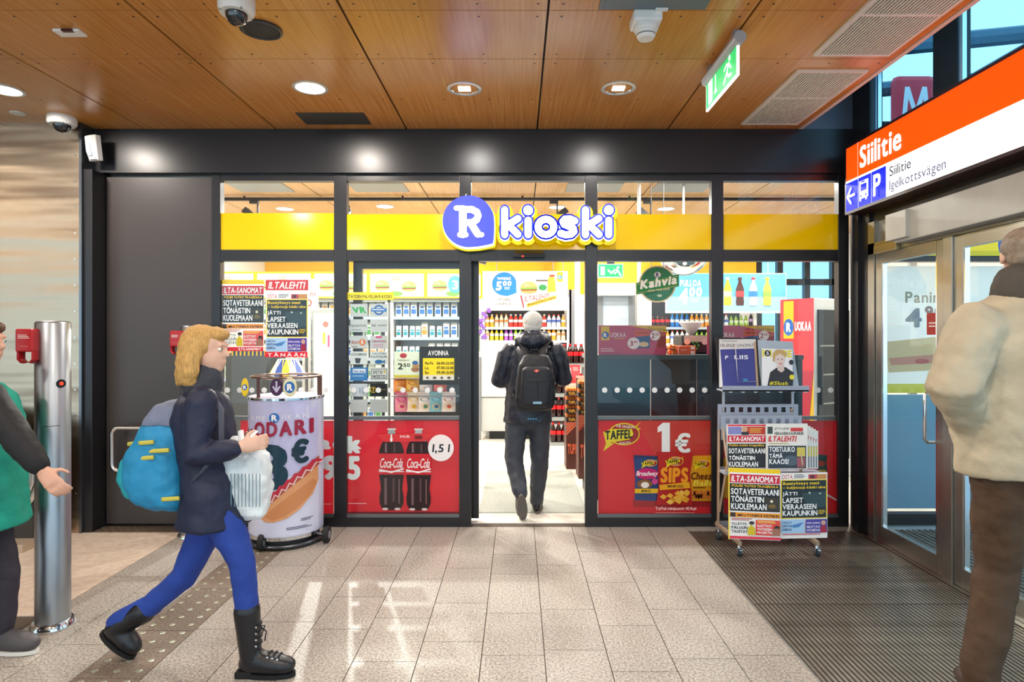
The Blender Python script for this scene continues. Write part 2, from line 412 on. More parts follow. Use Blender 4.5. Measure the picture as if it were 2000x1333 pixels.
# wall left of the door panel
MB().box(-3.34, XW(204, YF), YF-.14, YB, 0, 2.795).build('corner_post', FR, wf, bevel=.003)
MB().box(-3.36, -3.34, 4.70, YB, 0, ZC).build('corner_trim', mat('corner_steel', '#767b80', .25, .9), wf)
YG = YF+.025
n = 0
GB = mat('sticker_white', '#e9ecec', .5)
for k in range(5):
    x0, x1 = XW(mull[k][1], YF), XW(mull[k+1][0], YF)
    n += 1
    up = thing('window_%d' % n, 'upper glazing of the shop front, bay %s from the left' % ('one', 'two', 'three', 'four', 'five')[k], 'window', (x0, YG, ZT1), kind='structure')
    MB().box(x0, x1, YG-.003, YG+.003, ZT1, ZW(353, YF)).build('pane', GLASS, up)
    if k != 2:
        n += 1
        lo = thing('window_%d' % n, 'tall lower glazing of the shop front, bay %s from the left' % ('one', 'two', 'three', 'four', 'five')[k], 'window', (x0, YG, .09), kind='structure')
        MB().box(x0, x1, YG-.003, YG+.003, .09, ZT0).build('pane', GLASS, lo)
        dm = MB().lathe([(.0215, -.0012), (.0215, 0)], n=16, axis='y').mesh('dot_sticker'); dm.materials.append(GB)
        for q in range(9):
            px = mull[k][1]+14+q*(24.4 if k > 2 else 24.0)
            o = bpy.data.objects.new('dot_sticker', dm); C.objects.link(o); o.parent = lo
            p = W(px, 762.5, YG-.004); o.location = (p.x-x0, p.y-YG, p.z-.09)
# dark grey door leaf beside the windows
d1 = thing('door_1', 'plain dark grey metal door with a steel pull handle', 'door', (-2.83, YF+.03, .02), kind='structure')
MB().box(XW(204, YF)+.004, XW(414, YF)-.004, YF+.015, YF+.06, .02, ZW(345, YF)).build('door_leaf', PANELGREY, d1, bevel=.004)
h = MB(); hx0, hx1, hz0, hz1 = XW(219, 4.78), XW(330, 4.78), ZW(920, 4.78), ZW(836, 4.78); r_ = .05
path = [(hx1, 4.78, hz1), (hx0+r_, 4.78, hz1)]+[(hx0+r_-r_*sin(t), 4.78, hz1-r_+r_*cos(t)) for t in (.4, .8, 1.2)]+[(hx0, 4.78, hz1-r_), (hx0, 4.78, hz0+r_)]+[(hx0+r_-r_*cos(t), 4.78, hz0+r_-r_*sin(t)) for t in (.4, .8, 1.2)]+[(hx0+r_, 4.78, hz0), (hx1, 4.78, hz0)]
h.tube(path, .018, 14); h.cyl((hx1-.02, 4.78, hz1), (hx1-.02, YF+.03, hz1), .014); h.cyl((hx1-.02, 4.78, hz0), (hx1-.02, YF+.03, hz0), .014)
h.build('pull_handle', mat('satin_steel', '#d5cfc8', .22, 1), d1, 'satin steel tubular pull handle', smooth=40)
# brushed steel wall on the left
def steel_mat():
    m = mat('brushed_steel_cladding', '#baa68e', .27, 1)
    nt = m.node_tree; N = nt.nodes; L = nt.links; p = N['Principled BSDF']
    g = N.new('ShaderNodeNewGeometry'); mp = N.new('ShaderNodeMapping'); mp.inputs['Scale'].default_value = (.5, 1, 4.0); L.new(g.outputs['Position'], mp.inputs[0])
    n1 = N.new('ShaderNodeTexNoise'); n1.inputs['Scale'].default_value = 1.3; n1.inputs['Detail'].default_value = 2; L.new(mp.outputs[0], n1.inputs[0])
    mp2 = N.new('ShaderNodeMapping'); mp2.inputs['Scale'].default_value = (3, 1, 400); L.new(g.outputs['Position'], mp2.inputs[0])
    n2 = N.new('ShaderNodeTexNoise'); n2.inputs['Scale'].default_value = 1; L.new(mp2.outputs[0], n2.inputs[0])
    b1 = N.new('ShaderNodeBump'); b1.inputs['Strength'].default_value = .5; b1.inputs['Distance'].default_value = .03; L.new(n1.outputs[0], b1.inputs['Height'])
    b2 = N.new('ShaderNodeBump'); b2.inputs['Strength'].default_value = .06; b2.inputs['Distance'].default_value = .002; L.new(n2.outputs[0], b2.inputs['Height']); L.new(b1.outputs[0], b2.inputs['Normal'])
    L.new(b2.outputs[0], p.inputs['Normal']); return m
STEEL = steel_mat()
wl = thing('wall_left', 'brushed stainless steel clad wall beside the shop front', 'wall', kind='structure')
MB().box(-14, -3.36, 4.71, 4.8, 0, ZC).build('steel_sheet', STEEL, wl)
rv = MB()
for k in range(14): rv.lathe([(.006, -.003), (.004, 0)], (-3.395, 4.71, .3+.2*k), 8, 'y')
rv.build('rivets', CHROME, wl, kind='stuff')
MB().box(-14.05, -14, -4, 4.8, 0, ZC).build('side_wall', mat('hall_wall', '#d8c4a8', .6), wl)

# ================================================================== glazed right wall with swing doors
XR = 2.66
wr = thing('wall_right', 'dark framed glazed wall on the right with silver doors', 'wall', kind='structure')
MB().box(XR-.02, XR+.08, 4.62, YF+.02, 0, 3.9).build('corner_column', FR, wr)
MB().box(XR-.05, XR-.02, 4.72, 4.80, 0, 2.45).build('corner_fin', FR, wr)
MB().box(XR, XR+.08, -4, 4.62, 2.36, 2.98).build('sign_beam', FR, wr)
for (a, b) in ((3.72, 3.94), (2.85, 3.05), (1.9, 2.1)):
    MB().box(XR, XR+.08, a, b, 2.98, 3.9).build('clerestory_post', FR, wr)
    MB().box(XR-.006, XR+.02, a-.05, a-.025, 2.98, 3.9).build('bright_bead', mat('bright_bead_metal', '#dfe8f0', .15, 1), wr)
for z in (4.56, 4.53): MB().box(XR-.006, XR+.02, z, z+.012, 2.98, 3.9).build('bright_bead', MATS['bright_bead_metal'], wr)
MB().box(XR, XR+.08, -4, 4.62, 3.84, 3.9).build('top_rail', FR, wr)
for i, (a, b) in enumerate(((3.94, 4.62), (3.05, 3.72), (2.1, 2.85))):
    n += 1
    solo(MB().box(XR+.03, XR+.036, a, b, 2.98, 3.84), 'window_%d' % n, GLASSB, 'blue tinted clerestory pane above the orange sign, %s from the corner' % ('nearest', 'second', 'third')[i], 'window', kind='structure')
ZD = 2.12
AL2 = mat('door_aluminium', '#a9a79f', .3, .95, noise=.08, nscale=5)
MB().box(XR-.03, XR+.05, -1, 4.62, ZD, 2.2).build('door_head', AL2, wr)
MB().box(XR, XR+.04, -1, 4.62, 2.2, 2.36).build('head_panel', mat('head_panel_grey', '#8b8a84', .4, .6), wr)
MB().box(XR-.03, XR+.05, 4.54, 4.62, 0, 2.36).build('door_jamb', AL2, wr)
MB().box(XR-.06, XR+.06, .2, 4.62, 0, .012).build('door_threshold', AL2, wr)
MB().box(2.60, XR-.06, .2, 4.74, -.006, .0).build('threshold_strip', STONE, wr)
def door(nm, y0, y1, label, handle):
    d = thing(nm, label, 'door', (XR, (y0+y1)/2, .012), kind='structure')
    a, b, f = XR-.022, XR+.022, .075
    MB().box(a, b, y0, y0+f, .014, ZD-.004).build('stile', AL2, d, bevel=.003); MB().box(a, b, y1-f, y1, .014, ZD-.004).build('stile', AL2, d, bevel=.003)
    MB().box(a, b, y0+f, y1-f, .014, .13).build('bottom_rail', AL2, d); MB().box(a, b, y0+f, y1-f, ZD-.08, ZD-.004).build('top_rail', AL2, d)
    MB().box(XR-.004, XR+.004, y0+f, y1-f, .13, ZD-.08).build('pane', GLASS, d)
    for (q0, q1) in ((y0+f, y0+f+.012), (y1-f-.012, y1-f)): MB().box(XR-.018, XR+.012, q0, q1, .13, ZD-.08).build('glazing_bead', MATS['bright_bead_metal'], d)
    if handle:
        yy = y0+.09; z0, z1 = ZW(866, 3.86), ZW(768, 3.86)
        MB().tube([(XR-.02, yy, z1), (XR-.07, yy, z1), (XR-.085, yy, z1-.02), (XR-.085, yy, z0+.02), (XR-.07, yy, z0), (XR-.02, yy, z0)], .011, 10).build('door_handle', CHROME, d, smooth=50)
        pr = Print(lambda u, v, hh: (XR-.006-hh, u, v)); pr.rect(y0+.07, 1.52, y0+.19, 1.66, '#b3201e'); pr.lines(y0+.17, 1.60, y0+.09, 1.56, 2, '#f2e6e0')
        pr.build('red_sticker', PRN(), d, fix=False)
door('door_2', 3.80, 4.535, 'silver framed glass swing door nearest the shop, with tube handle', True)
door('door_3', 2.72, 3.72, 'silver framed glass swing door behind the man in the beige jacket', False)
MB().box(XR-.035, XR+.05, 3.72, 3.80, 0, ZD).build('door_post', AL2, wr, bevel=.003)
MB().box(XR-.035, XR+.05, 2.62, 2.72, 0, ZD).build('door_post', AL2, wr)
n += 1
solo(MB().box(XR, XR+.008, -1, 2.62, .02, ZD), 'window_%d' % n, GLASS, 'fixed side glazing beside the entrance doors', 'window', kind='structure')
# ================================================================== ceiling fixtures of the hall
RIM = mat('downlight_rim', '#d9d9d6', .3, .4)
REFL = mat('downlight_reflector', '#e6e6e6', .08, 1)
def downlight(x, y, lit, label):
    t = thing('downlight', label, 'lamp', (x, y, ZC), 'round recessed downlights in the wood ceiling')
    MB().lathe([(.096, 0), (.114, 0), (.114, -.006), (.094, -.008), (.09, .0)], (x, y, ZC), 28, cap=False).build('rim', RIM, t, smooth=40)
    if lit:
        MB().lathe([(.0, -.003), (.091, -.003)], (x, y, ZC), 28, cap=False).build('lit_diffuser', mat('lit_diffuser', '#fff2e2', emit=14), t)
        a = area_light('downlight_lamp', (x, y, ZC-.012), .18, .18, 27*LAMP, (1, .9, .8), shape='DISK'); a.parent = t; a.location = (0, 0, -.012)
    else:
        MB().lathe([(.091, -.003), (.083, .004), (.06, .009), (.0, .0105)], (x, y, ZC), 28, cap=False).build('reflector', REFL, t, smooth=60)
        for s_ in (-1, 1): MB().cyl((x-.04, y+s_*.02, ZC-.0005), (x+.04, y+s_*.02, ZC-.0005), .011, n=10).build('compact_tube', mat('tube_phosphor', '#fff8e8', emit=3.0), t)
        a = area_light('downlight_lamp', (0, 0, -.016), .16, .16, 13*LAMP, (1, .95, .9), shape='DISK'); a.parent = t
downlight(-1.365, 4.034, True, 'glowing round downlight above the hot dog stand')
downlight(-3.40, 4.067, True, 'glowing round downlight at the left edge of the photo')
downlight(-.354, 4.05, False, 'dim round downlight with clear reflector left of the centre joint')
downlight(.66, 4.042, False, 'dim round downlight with clear reflector right of the centre joint')
# further lit downlights of the same ceiling, behind the camera
for (x, y) in ((-2.9, 1.5), (-.9, 1.2), (1.1, 1.2), (-2.9, -1.2), (-.9, -1.2), (1.1, -1.2)):
    downlight(x, y, True, 'round recessed downlight behind the photographer')
# access hatches
solo(MB().box(-1.628, -1.13, 4.488, 4.727, ZC-.006, ZC-.001), 'ceiling_hatch', mat('hatch_grey', '#3c3936', .5), 'small dark grey hatch in the ceiling above the shop front', 'hatch')
solo(MB().box(.40, .93, 2.45, 3.055, ZC-.008, ZC-.001).box(.425, .905, 2.475, 3.03, ZC-.011, ZC-.008), 'ceiling_hatch', mat('hatch_bluegrey', '#6b7a80', .45), 'blue grey square hatch at the top edge of the ceiling', 'hatch')
# speaker
t = thing('ceiling_speaker', 'round dark grey loudspeaker flush in the wood ceiling', 'speaker', (-1.366, 3.265, ZC))
MB().lathe([(.108, 0), (.108, -.01), (.096, -.014), (.09, -.008)], (-1.366, 3.265, ZC), 32, cap=False).build('rim', mat('speaker_rim', '#4a4a4c', .3, .5), t, smooth=40)
MB().lathe([(.093, -.007), (.05, -.010), (0.001, -.011)], (-1.366, 3.265, ZC), 32, cap=False).build('grille', mat('speaker_mesh', '#2e2d2d', .6, bump=.5, bscale=500), t, smooth=40)
def dome(x, y, r, hb, label):
    t = thing('dome_camera', label, 'camera', (x, y, ZC), 'white dome security cameras')
    MB().lathe([(r*.98, 0), (r, -.01), (r, -hb*.75), (r*.9, -hb), (r*.55, -hb)], (x, y, ZC), 32, cap=False).build('housing', WHITEP, t, smooth=40)
    MB().lathe([(r*.62, -hb+.004), (r*.60, -hb-.012), (r*.5, -hb-.035), (r*.3, -hb-.05), (.001, -hb-.056)], (x, y, ZC), 28, cap=False).build('smoked_dome', mat('smoked_dome', '#0b1016', .04, coat=1), t, smooth=60)
    for k in range(4): MB().cyl((x+r*.86*cos(k*pi/2+.7), y+r*.86*sin(k*pi/2+.7), ZC-hb*.9), (x+r*.86*cos(k*pi/2+.7), y+r*.86*sin(k*pi/2+.7), ZC-hb*1.0-.001), .006, n=8).build('screw', GREYP, t)
dome(-1.352, 2.95, .084, .085, 'large white dome camera beside the ceiling loudspeaker')
dome(-3.40, 4.58, .095, .062, 'white dome camera close to the steel wall')
# small ceiling devices
t = thing('ceiling_sensor', 'small white rectangular sensor with dark window on the ceiling', 'sensor', (-2.40, 3.29, ZC))
MB().box(-2.47, -2.33, 3.255, 3.325, ZC-.014, ZC).build('cover', WHITEP, t, bevel=.003); MB().box(-2.42, -2.36, 3.25, 3.272, ZC-.0145, ZC-.004).build('sensor_window', mat('dark_red_window', '#4a1410', .2), t)
solo(MB().lathe([(.05, 0), (.05, -.004), (.045, -.006)], (-3.665, 4.5, ZC), 24), 'ceiling_disc', WHITEP, 'small flat white disc on the ceiling left of the dome camera', 'cover', smooth=40)
t = thing('motion_detector', 'white wall motion detector at the corner of the dark lintel', 'sensor', (-3.27, 4.69, 2.93))
M_ = Matrix.Translation((-3.262, 4.72, 2.955)) @ Matrix.Rotation(-.35, 4, 'Z') @ Matrix.Rotation(.12, 4, 'X')
def tf(M, pts): return [tuple(M @ Vector(p)) for p in pts]
b = MB(); b.rings([tf(M_, [(-.05, .03, z), (.05, .03, z), (.05, -.01, z), (.03, -d, z), (-.03, -d, z), (-.05, -.01, z)]) for z, d in ((.095, .02), (.085, .04), (-.03, .04), (-.085, .02), (-.095, .0))])
b.build('case', WHITEP, t, bevel=.003)
b = MB(); b.rings([tf(M_, [(-.025, -.036, z), (.025, -.036, z), (.025, -d, z), (-.025, -d, z)]) for z, d in ((.03, .044), (-.03, .044), (-.06, .033))]); b.build('lens', mat('detector_lens', '#b9c6dc', .3), t)
# smoke detector in its square back box
t = thing('smoke_detector', 'white smoke detector on a square base under the ceiling', 'detector', (.647, 3.1, ZC))
MB().box(.575, .72, 3.05, 3.18, ZC-.06, ZC).build('base_box', WHITEP, t, bevel=.012)
MB().lathe([(.06, -.058), (.062, -.08), (.056, -.092)], (.647, 3.11, ZC), 28).build('mount_ring', WHITEP, t, smooth=40)
MB().lathe([(.047, -.09), (.048, -.112), (.04, -.125), (.038, -.128)], (.647, 3.11, ZC), 28).build('sensor_chamber', WHITEP, t, smooth=40)
MB().lathe([(.0485, -.108), (.0485, -.112)], (.647, 3.11, ZC), 28, cap=False).build('vent_slot', BLACKP, t)
MB().box(.68, .74, 3.03, 3.05, ZC-.02, ZC-.008).build('cable_clip', WHITEP, t)
# ceiling vents
SL = mat('vent_enamel', '#e4ddd0', .4)
def vent(x0, x1, y0, y1, ym, label):
    t = thing('air_vent', label, 'vent', ((x0+x1)/2, (y0+y1)/2, ZC), 'white louvred air vents in the ceiling')
    fr = MB(); z0, z1 = ZC-.014, ZC
    for a in ((x0, x1, y0, y0+.02), (x0, x1, y1-.02, y1), (x0, x0+.02, y0+.02, y1-.02), (x1-.02, x1, y0+.02, y1-.02), (x0+.02, x1-.02, ym-.009, ym+.009)): fr.box(*a, z0, z1)
    fr.build('frame', SL, t)
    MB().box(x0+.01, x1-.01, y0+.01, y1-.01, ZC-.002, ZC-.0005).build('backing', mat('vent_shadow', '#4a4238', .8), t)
    for (a, b) in ((y0+.02, ym-.009), (ym+.009, y1-.02)):
        sm = MB().box(-.0042, .0042, -(b-a)/2, (b-a)/2, -.013, -.004, Matrix.Rotation(.3, 4, 'Y')).mesh('slat'); sm.materials.append(SL)
        k = x0+.032
        while k < x1-.022:
            o = bpy.data.objects.new('slat', sm); C.objects.link(o); o.parent = t; o.location = (k-(x0+x1)/2, (a+b)/2-(y0+y1)/2, 0); k += .018
vent(1.71, 2.145, 3.76, 4.715, 4.19, 'white louvred ceiling vent close to the shop front')
vent(1.705, 2.145, 2.6, 3.555, 3.10, 'white louvred ceiling vent cut by the top edge of the photo')
# green exit sign seen edge-on
t = thing('exit_sign', 'hanging green emergency exit sign with running man, seen from the side', 'sign', (1.165, 3.5, 2.9))
MB().tube([(1.165, 3.22, 3.085), (1.165, 3.80, 3.085)], .033, 16).build('housing', mat('sign_housing_grey', '#a9abad', .4), t, smooth=40)
MB().box(1.15, 1.18, 3.27, 3.31, 3.1, ZC).box(1.15, 1.18, 3.70, 3.74, 3.1, ZC).build('bracket', GREYP, t)
MB().box(1.159, 1.171, 3.25, 3.79, 2.895, 3.07).build('light_panel', mat('exit_white', '#f4fff6', emit=1.2), t)
pr = Print(lambda u, v, hh: (1.158-hh, u, v))
G, Wt = '#12b35a', '#f2fff2'
pr.rect(3.26, 2.905, 3.78, 3.06, G)
pr.rect(3.66, 2.915, 3.74, 3.05, Wt); pr.poly([(3.60, 2.98), (3.63, 2.94), (3.57, 2.94)], Wt); pr.rect(3.592, 2.965, 3.608, 3.045, Wt)
pr.ell(3.36, 3.035, .014, .016, Wt, 12); pr.line([(3.37, 3.01), (3.40, 2.97), (3.45, 2.93)], .018, Wt); pr.line([(3.40, 2.97), (3.37, 2.94), (3.33, 2.935)], .018, Wt); pr.line([(3.44, 3.0), (3.40, 3.015), (3.36, 3.0), (3.33, 2.97)], .014, Wt)
pr.build('pictogram', mat('print_lit_green', rough=.4, attr=True, emit=1.1), t, fix=False)

# ================================================================== illuminated station sign on the right wall
XS = 2.50
t = thing('station_sign', 'long illuminated orange and white station sign box reading Siilitie', 'sign', (XS, 3.2, 2.446))
MB().box(XS, XR, 1.4, 4.70, 2.435, 2.955).build('sign_case', mat('sign_case_dark', '#33161a', .35), t)
def sf(u, v, h): return (XS-h, 4.70-u, 2.947-v)        # u metres from far end, v metres down
pr = Print(sf, .0008)
RED, BLU = '#ff4a08', '#1c28c8'
pr.rect(.02, .012, 3.28, .262, RED); pr.rect(.02, .262, 3.28, .492, '#ffffff')
pr.rect(.02, .278, .185, .492, BLU); pr.rect(.19, .278, .355, .492, BLU); pr.rect(.36, .278, .53, .492, BLU)
pr.rect(.183, .012, .189, .262, '#ffb090'); pr.rect(.02, .264, 3.28, .274, '#ffffff')
pr.text('Siilitie', .215, .055, .70, .215, '#ffffff', .035, gap=.02)
pr.text('Siilitie', .575, .300, .80, .365, '#2a2a3a'); pr.text('Igelkottsvägen', .575, .395, 1.12, .475, '#4a4a66')
pr.line([(.155, .385), (.055, .385)], .02, '#ffffff', False); pr.line([(.10, .33), (.05, .385), (.10, .44)], .02, '#ffffff')
pr.rect(.215, .31, .33, .44, '#ffffff'); pr.rect(.235, .335, .31, .385, BLU); pr.ell(.24, .42, .009, .009, BLU, 10); pr.ell(.305, .42, .009, .009, BLU, 10); pr.rect(.225, .44, .245, .456, '#ffffff'); pr.rect(.30, .44, .32, .456, '#ffffff'); pr.rect(.25, .315, .295, .325, BLU)
pr.text('P', .40, .31, .49, .46, '#ffffff', .04)
pr.build('lit_face', mat('lit_sign_print', rough=.35, attr=True, emit=1.1, spec=.05), t, fix=False)
# door operator boxes under the sign
t = thing('door_operator', 'long light grey door operator casing below the station sign', 'door operator', (2.58, 3, 2.14))
MB().box(2.55, XR-.03, 2.0, 4.17, 2.14, 2.35).build('casing', mat('operator_grey', '#b9b6ac', .45, noise=.07, nscale=6), t, bevel=.006)
MB().box(2.52, XR-.03, 4.0, 4.22, 2.16, 2.34).build('end_cover', mat('operator_cover', '#cfccc2', .4), t, bevel=.004)
solo(MB().box(2.60, XR-.03, 4.23, 4.5, 2.11, 2.17), 'door_closer', mat('closer_brass', '#b8a878', .3, .7), 'small brass coloured door closer above the nearest glass door', 'door closer', bevel=.005)

# ================================================================== bollards with red boxes
BST = mat('galvanised_steel', '#a8aeb4', .36, 1, noise=.12, nscale=5, stretch=(1, 1, .3))
REDP = mat('red_enamel', '#b81c20', .35)
def bollard(x, y, label, near):
    t = thing('bollard', label, 'bollard', (x, y, 0), 'steel posts at the escalator')
    r = .078; top = 1.592
    MB().lathe([(r, .0), (r, top-.012), (r-.006, top-.004), (r-.02, top), (.001, top)], (x, y, 0), 36, cap=False).build('post', BST, t, smooth=40)
    MB().lathe([(r+.024, 0), (r+.024, .010), (r+.012, .03), (r, .034)], (x, y, 0), 36).build('foot_flange', CHROME, t, smooth=40)
    q = y-r-.012
    bx = MB(); zb = 1.375; x0, x1 = x-.102, x-.012
    bx.box(x0, x1, q-.03, q+.03, zb+.058, zb+.175)
    box = bx.build('red_box', REDP, t, 'red enamelled box with printed notice', bevel=.008)
    lp = MB(); cx = (x0+x1)/2; lp.tube([(x0+.008, q, zb+.062), (x0+.008, q, zb+.02), (x0+.022, q, zb+.006), (x1-.022, q, zb+.006), (x1-.008, q, zb+.02), (x1-.008, q, zb+.062)], (.008, .028), 8, side=(1, 0, 0))
    lp.build('loop', REDP, box)
    p2 = Print(lambda u, v, hh: (u, q-.0305-hh, v)); p2.lines(x0+.015, zb+.145, x1-.015, zb+.122, 3, '#f5d9d2'); p2.rect(x0+.02, zb+.085, x1-.02, zb+.088, '#d97a70')
    p2.build('notice_print', PRN(), box, fix=False)
    if near:
        a = radians(-38)
        def on(z, ang, rr, hh): return (x+rr*sin(ang), y-rr*cos(ang), z)
        for (z, col, rad, nm) in ((1.268, '#0c0c0e', .022, 'lamp_socket'), (.745, '#8a4a22', .014, 'rust_cap')):
            an = radians(62); c_ = Vector(on(z, an, r, 0)); d_ = Vector((sin(an), -cos(an), 0))
            MB().cyl(c_-d_*.004, c_+d_*.004, rad, n=16).build(nm, mat('cap_'+nm, col, .4), t)
            if nm == 'lamp_socket': MB().cyl(c_-d_*.004, c_+d_*.006, .009, n=12).build('red_indicator', mat('red_led', '#ff2a14', emit=3), t)
        # inspection hatch outline
        hp = MB()
        for z0, z1, a0, a1 in ((1.05, 1.053, 5, 60), (.42, 1.05, 5, 6.5)):
            R = [[on(z, radians(a0+(a1-a0)*k/8), r+.0006, 0) for k in range(9)] for z in (z0, z1)]; hp.rings(R, False, False, False)
        hp.build('hatch_seam', mat('seam_dark', '#3d434a', .6), t)
bollard(-2.43, 3.21, 'steel bollard post with red box, nearer of the two', True)
bollard(-2.47, 4.65, 'steel bollard post with red box, farther one behind the walking woman', False)

# ================================================================== linear lamps of the escalator hall on the left
for i, (y, z) in enumerate(((2.6, 3.05), (.9, 3.05), (-.8, 3.05))):
    t = thing('linear_lamp', 'long fluorescent ceiling lamp of the escalator hall outside the picture', 'lamp', (-8.5, y, z), 'linear lamps of the escalator hall')
    MB().box(-11.5, -5.2, y-.06, y+.06, z+.03, ZC-.002).build('housing', WHITEP, t); MB().tube([(-11.4, y, z+.01), (-5.3, y, z+.01)], .02, 8).build('tube', mat('warm_tube', '#fff0dc', emit=9), t)
# ================================================================== escalator end at the left edge
Ye = 4.42; c_ = W(-12, 925, Ye); Re = .36
t = thing('escalator_end', 'rounded steel escalator end with dark handrail at the left edge', 'escalator', (c_.x, Ye, 0))
def arc(r, a0=-pi/2, a1=pi/2, n_=24): return [(c_.x+r*cos(a0+(a1-a0)*k/n_), c_.z+r*sin(a0+(a1-a0)*k/n_)) for k in range(n_+1)]
pl = arc(Re-.06)+[(c_.x-2.2, c_.z+Re-.06+.4), (c_.x-2.2, c_.z-Re+.06)]
MB().prism(pl, lambda u, v, h: (u, Ye+h, v), 0, .04).build('balustrade_panel', mat('balustrade_steel', '#b9b2a6', .25, .95), t)
def rail(r, y, tk, nm, m_, n_=24): MB().tube([(c_.x-2.2, y, c_.z-r)]+[(q[0], y, q[1]) for q in arc(r, n_=n_)]+[(c_.x-2.2, y, c_.z+r+.4)], tk, 10).build(nm, m_, t, smooth=50)
rail(Re-.03, Ye+.0, .022, 'inner_rim', CHROME); rail(Re, Ye+.02, (.02, .045), 'handrail', mat('handrail_black', '#1a1a1c', .4)); rail(Re-.065, Ye-.012, .012, 'bright_trim', CHROME)
MB().box(c_.x-2.2, XW(74, Ye), Ye-.14, Ye+.2, 0, .055).build('base_plate', mat('base_plate_beige', '#c9b49c', .4, .4), t, bevel=.004)
MB().box(c_.x-2.2, c_.x+.28, Ye+.0, Ye+.05, .055, .28).build('skirt', mat('skirt_dark', '#3a342e', .5), t)
p = Print(front(Ye-.004)); p.text('303', 2, 893, 34, 906, '#2c2a28', .02); p.build('number_print', PRN(), t, fix=False)
# ================================================================== shop interior shell
YK = 10.2; XL, XRR = -4.2, 5.3
CREAM = mat('shop_wall_white', '#ece8e0', .6)
YEL = mat('shop_yellow_paint', '#f2b800', .5)
fs = thing('floor_shop', 'pale cream floor inside the shop', 'floor', kind='structure')
MB().box(XL, XRR, YF+.1, YK, -.2, 0).build('floor_slab', mat('shop_floor_vinyl', '#d8d4c8', .4, noise=.03, nscale=4), fs)
cs = thing('ceiling_shop', 'pale wood panel ceiling inside the shop', 'ceiling', kind='structure')
MB().box(XL, XRR+.1, YF+.1, YK, ZC+.012, ZC+.1).build('ceiling_void', DARK, cs)
xs = [XL, -3.57, -2.315, -1.06, .19, 1.44, 2.69, 3.94, XRR]; ys = [YF+.17, 6.1, 7.35, 8.6, YK]
for i in range(len(xs)-1):
    for j in range(len(ys)-1):
        MB().box(xs[i]+.006, xs[i+1]-.006, ys[j]+.003, ys[j+1]-.003, ZC, ZC+.012).build('ceiling_panel', WOODP, cs)
wb = thing('wall_back', 'back wall of the shop, white below and yellow above', 'wall', kind='structure')
MB().box(XL, 3.95, YK, YK+.1, 0, 2.2).build('white_wall', CREAM, wb); MB().box(XL, 3.95, YK-.01, YK+.1, 2.2, ZC).build('yellow_wall', YEL, wb)
for x in (3.95, 4.3, 4.75, 5.2): MB().box(x, x+.09, YK-.02, YK+.08, 0, ZC).build('window_post', FR, wb)
for z in (0, 2.35, ZC-.2): MB().box(3.95, XRR, YK-.02, YK+.08, z, z+.1).build('window_rail', FR, wb)
# rows of raised tile courses on the yellow wall
yb = MB().box(-.118, .118, -.004, 0, -.028, .028).mesh('wall_tile'); yb.materials.append(YEL)
k = 0
for r_i in range(8):
    for c_i in range(31):
        x = -3.6+.245*c_i+(.12 if r_i % 2 else 0)
        if x > 3.8: continue
        o = bpy.data.objects.new('wall_tile', yb); C.objects.link(o); o.parent = wb; o.location = (x, YK-.01, 2.26+.064*r_i)
wsl = thing('wall_shop_left', 'left wall of the shop', 'wall', kind='structure')
MB().box(XL-.1, XL, YF+.1, YK, 0, ZC).build('plaster', CREAM, wsl)
MB().box(XL, -2.42, YF+.09, YF+.15, 0, ZC).build('front_lining', CREAM, wsl)
wsr = thing('wall_shop_right', 'far right wall of the shop', 'wall', kind='structure')
MB().box(XRR, XRR+.1, YF+.1, YK+.1, 0, ZC).build('plaster', CREAM, wsr)
n += 1
solo(MB().box(4.0, XRR, YK+.03, YK+.036, .1, ZC-.2), 'window_%d' % n, GLASSB, 'blue tinted rear glazing of the shop at the far right', 'window', kind='structure')
# the shop front goes on outside the hall, seen through the swing doors
wo = thing('wall_outer_front', 'outer shop front seen through the glass swing doors', 'wall', kind='structure')
for x in (2.74, 4.15, 5.2): MB().box(x, x+.1, YF+.04, YB+.05, 0, 2.95).build('mullion', FR, wo)
for (z0, z1) in ((0, .09), (ZT0, ZT1), (2.72, 2.95)): MB().box(2.84, 5.3, YF+.04, YB+.05, z0, z1).build('rail', FR, wo)
n += 1
solo(MB().box(2.84, 5.2, YF+.09, YF+.096, .09, ZT0), 'window_%d' % n, GLASS, 'outer shop window with the panini poster', 'window', kind='structure')
# track rail and lights
t = thing('lighting_track', 'black lighting track crossing the shop ceiling', 'rail', (0, 7.18, ZC-.05))
MB().box(XL+.05, XRR-.1, 7.16, 7.20, ZC-.055, ZC-.02).build('rail', BLACKP, t)
for x in (-3.2, -1.35, .05, 1.3): MB().cyl((x, 7.18, ZC-.02), (x, 7.18, ZC), .012).build('hanger', BLACKP, t)
def spot(x, y, label, s_=1):
    t = thing('track_spotlight', label, 'spotlight', (x, y, ZC-.055), 'black track spotlights')
    MB().box(x-.07, x+.03, y-.02, y+.02, ZC-.09, ZC-.055).build('adapter', BLACKP, t); MB().cyl((x+.02, y, ZC-.09), (x+.02, y, ZC-.24), .01).build('stem', BLACKP, t)
    M_ = Matrix.Translation((x-.06*s_, y, ZC-.22)) @ Matrix.Rotation(.7*s_, 4, 'Y'); MB().box(-.09, .09, -.05, .05, -.035, .035, M_).build('head', BLACKP, t)
spot(XW(500, 7.18), 7.18, 'black track spotlight behind the leftmost upper pane'); spot(XW(1085, 7.18), 7.18, 'black track spotlight behind the raised white lettering', -1); spot(XW(1268, 7.18), 7.18, 'black track spotlight above the green coffee sign')
SHOPW = (1, .95, .88)
k = 0
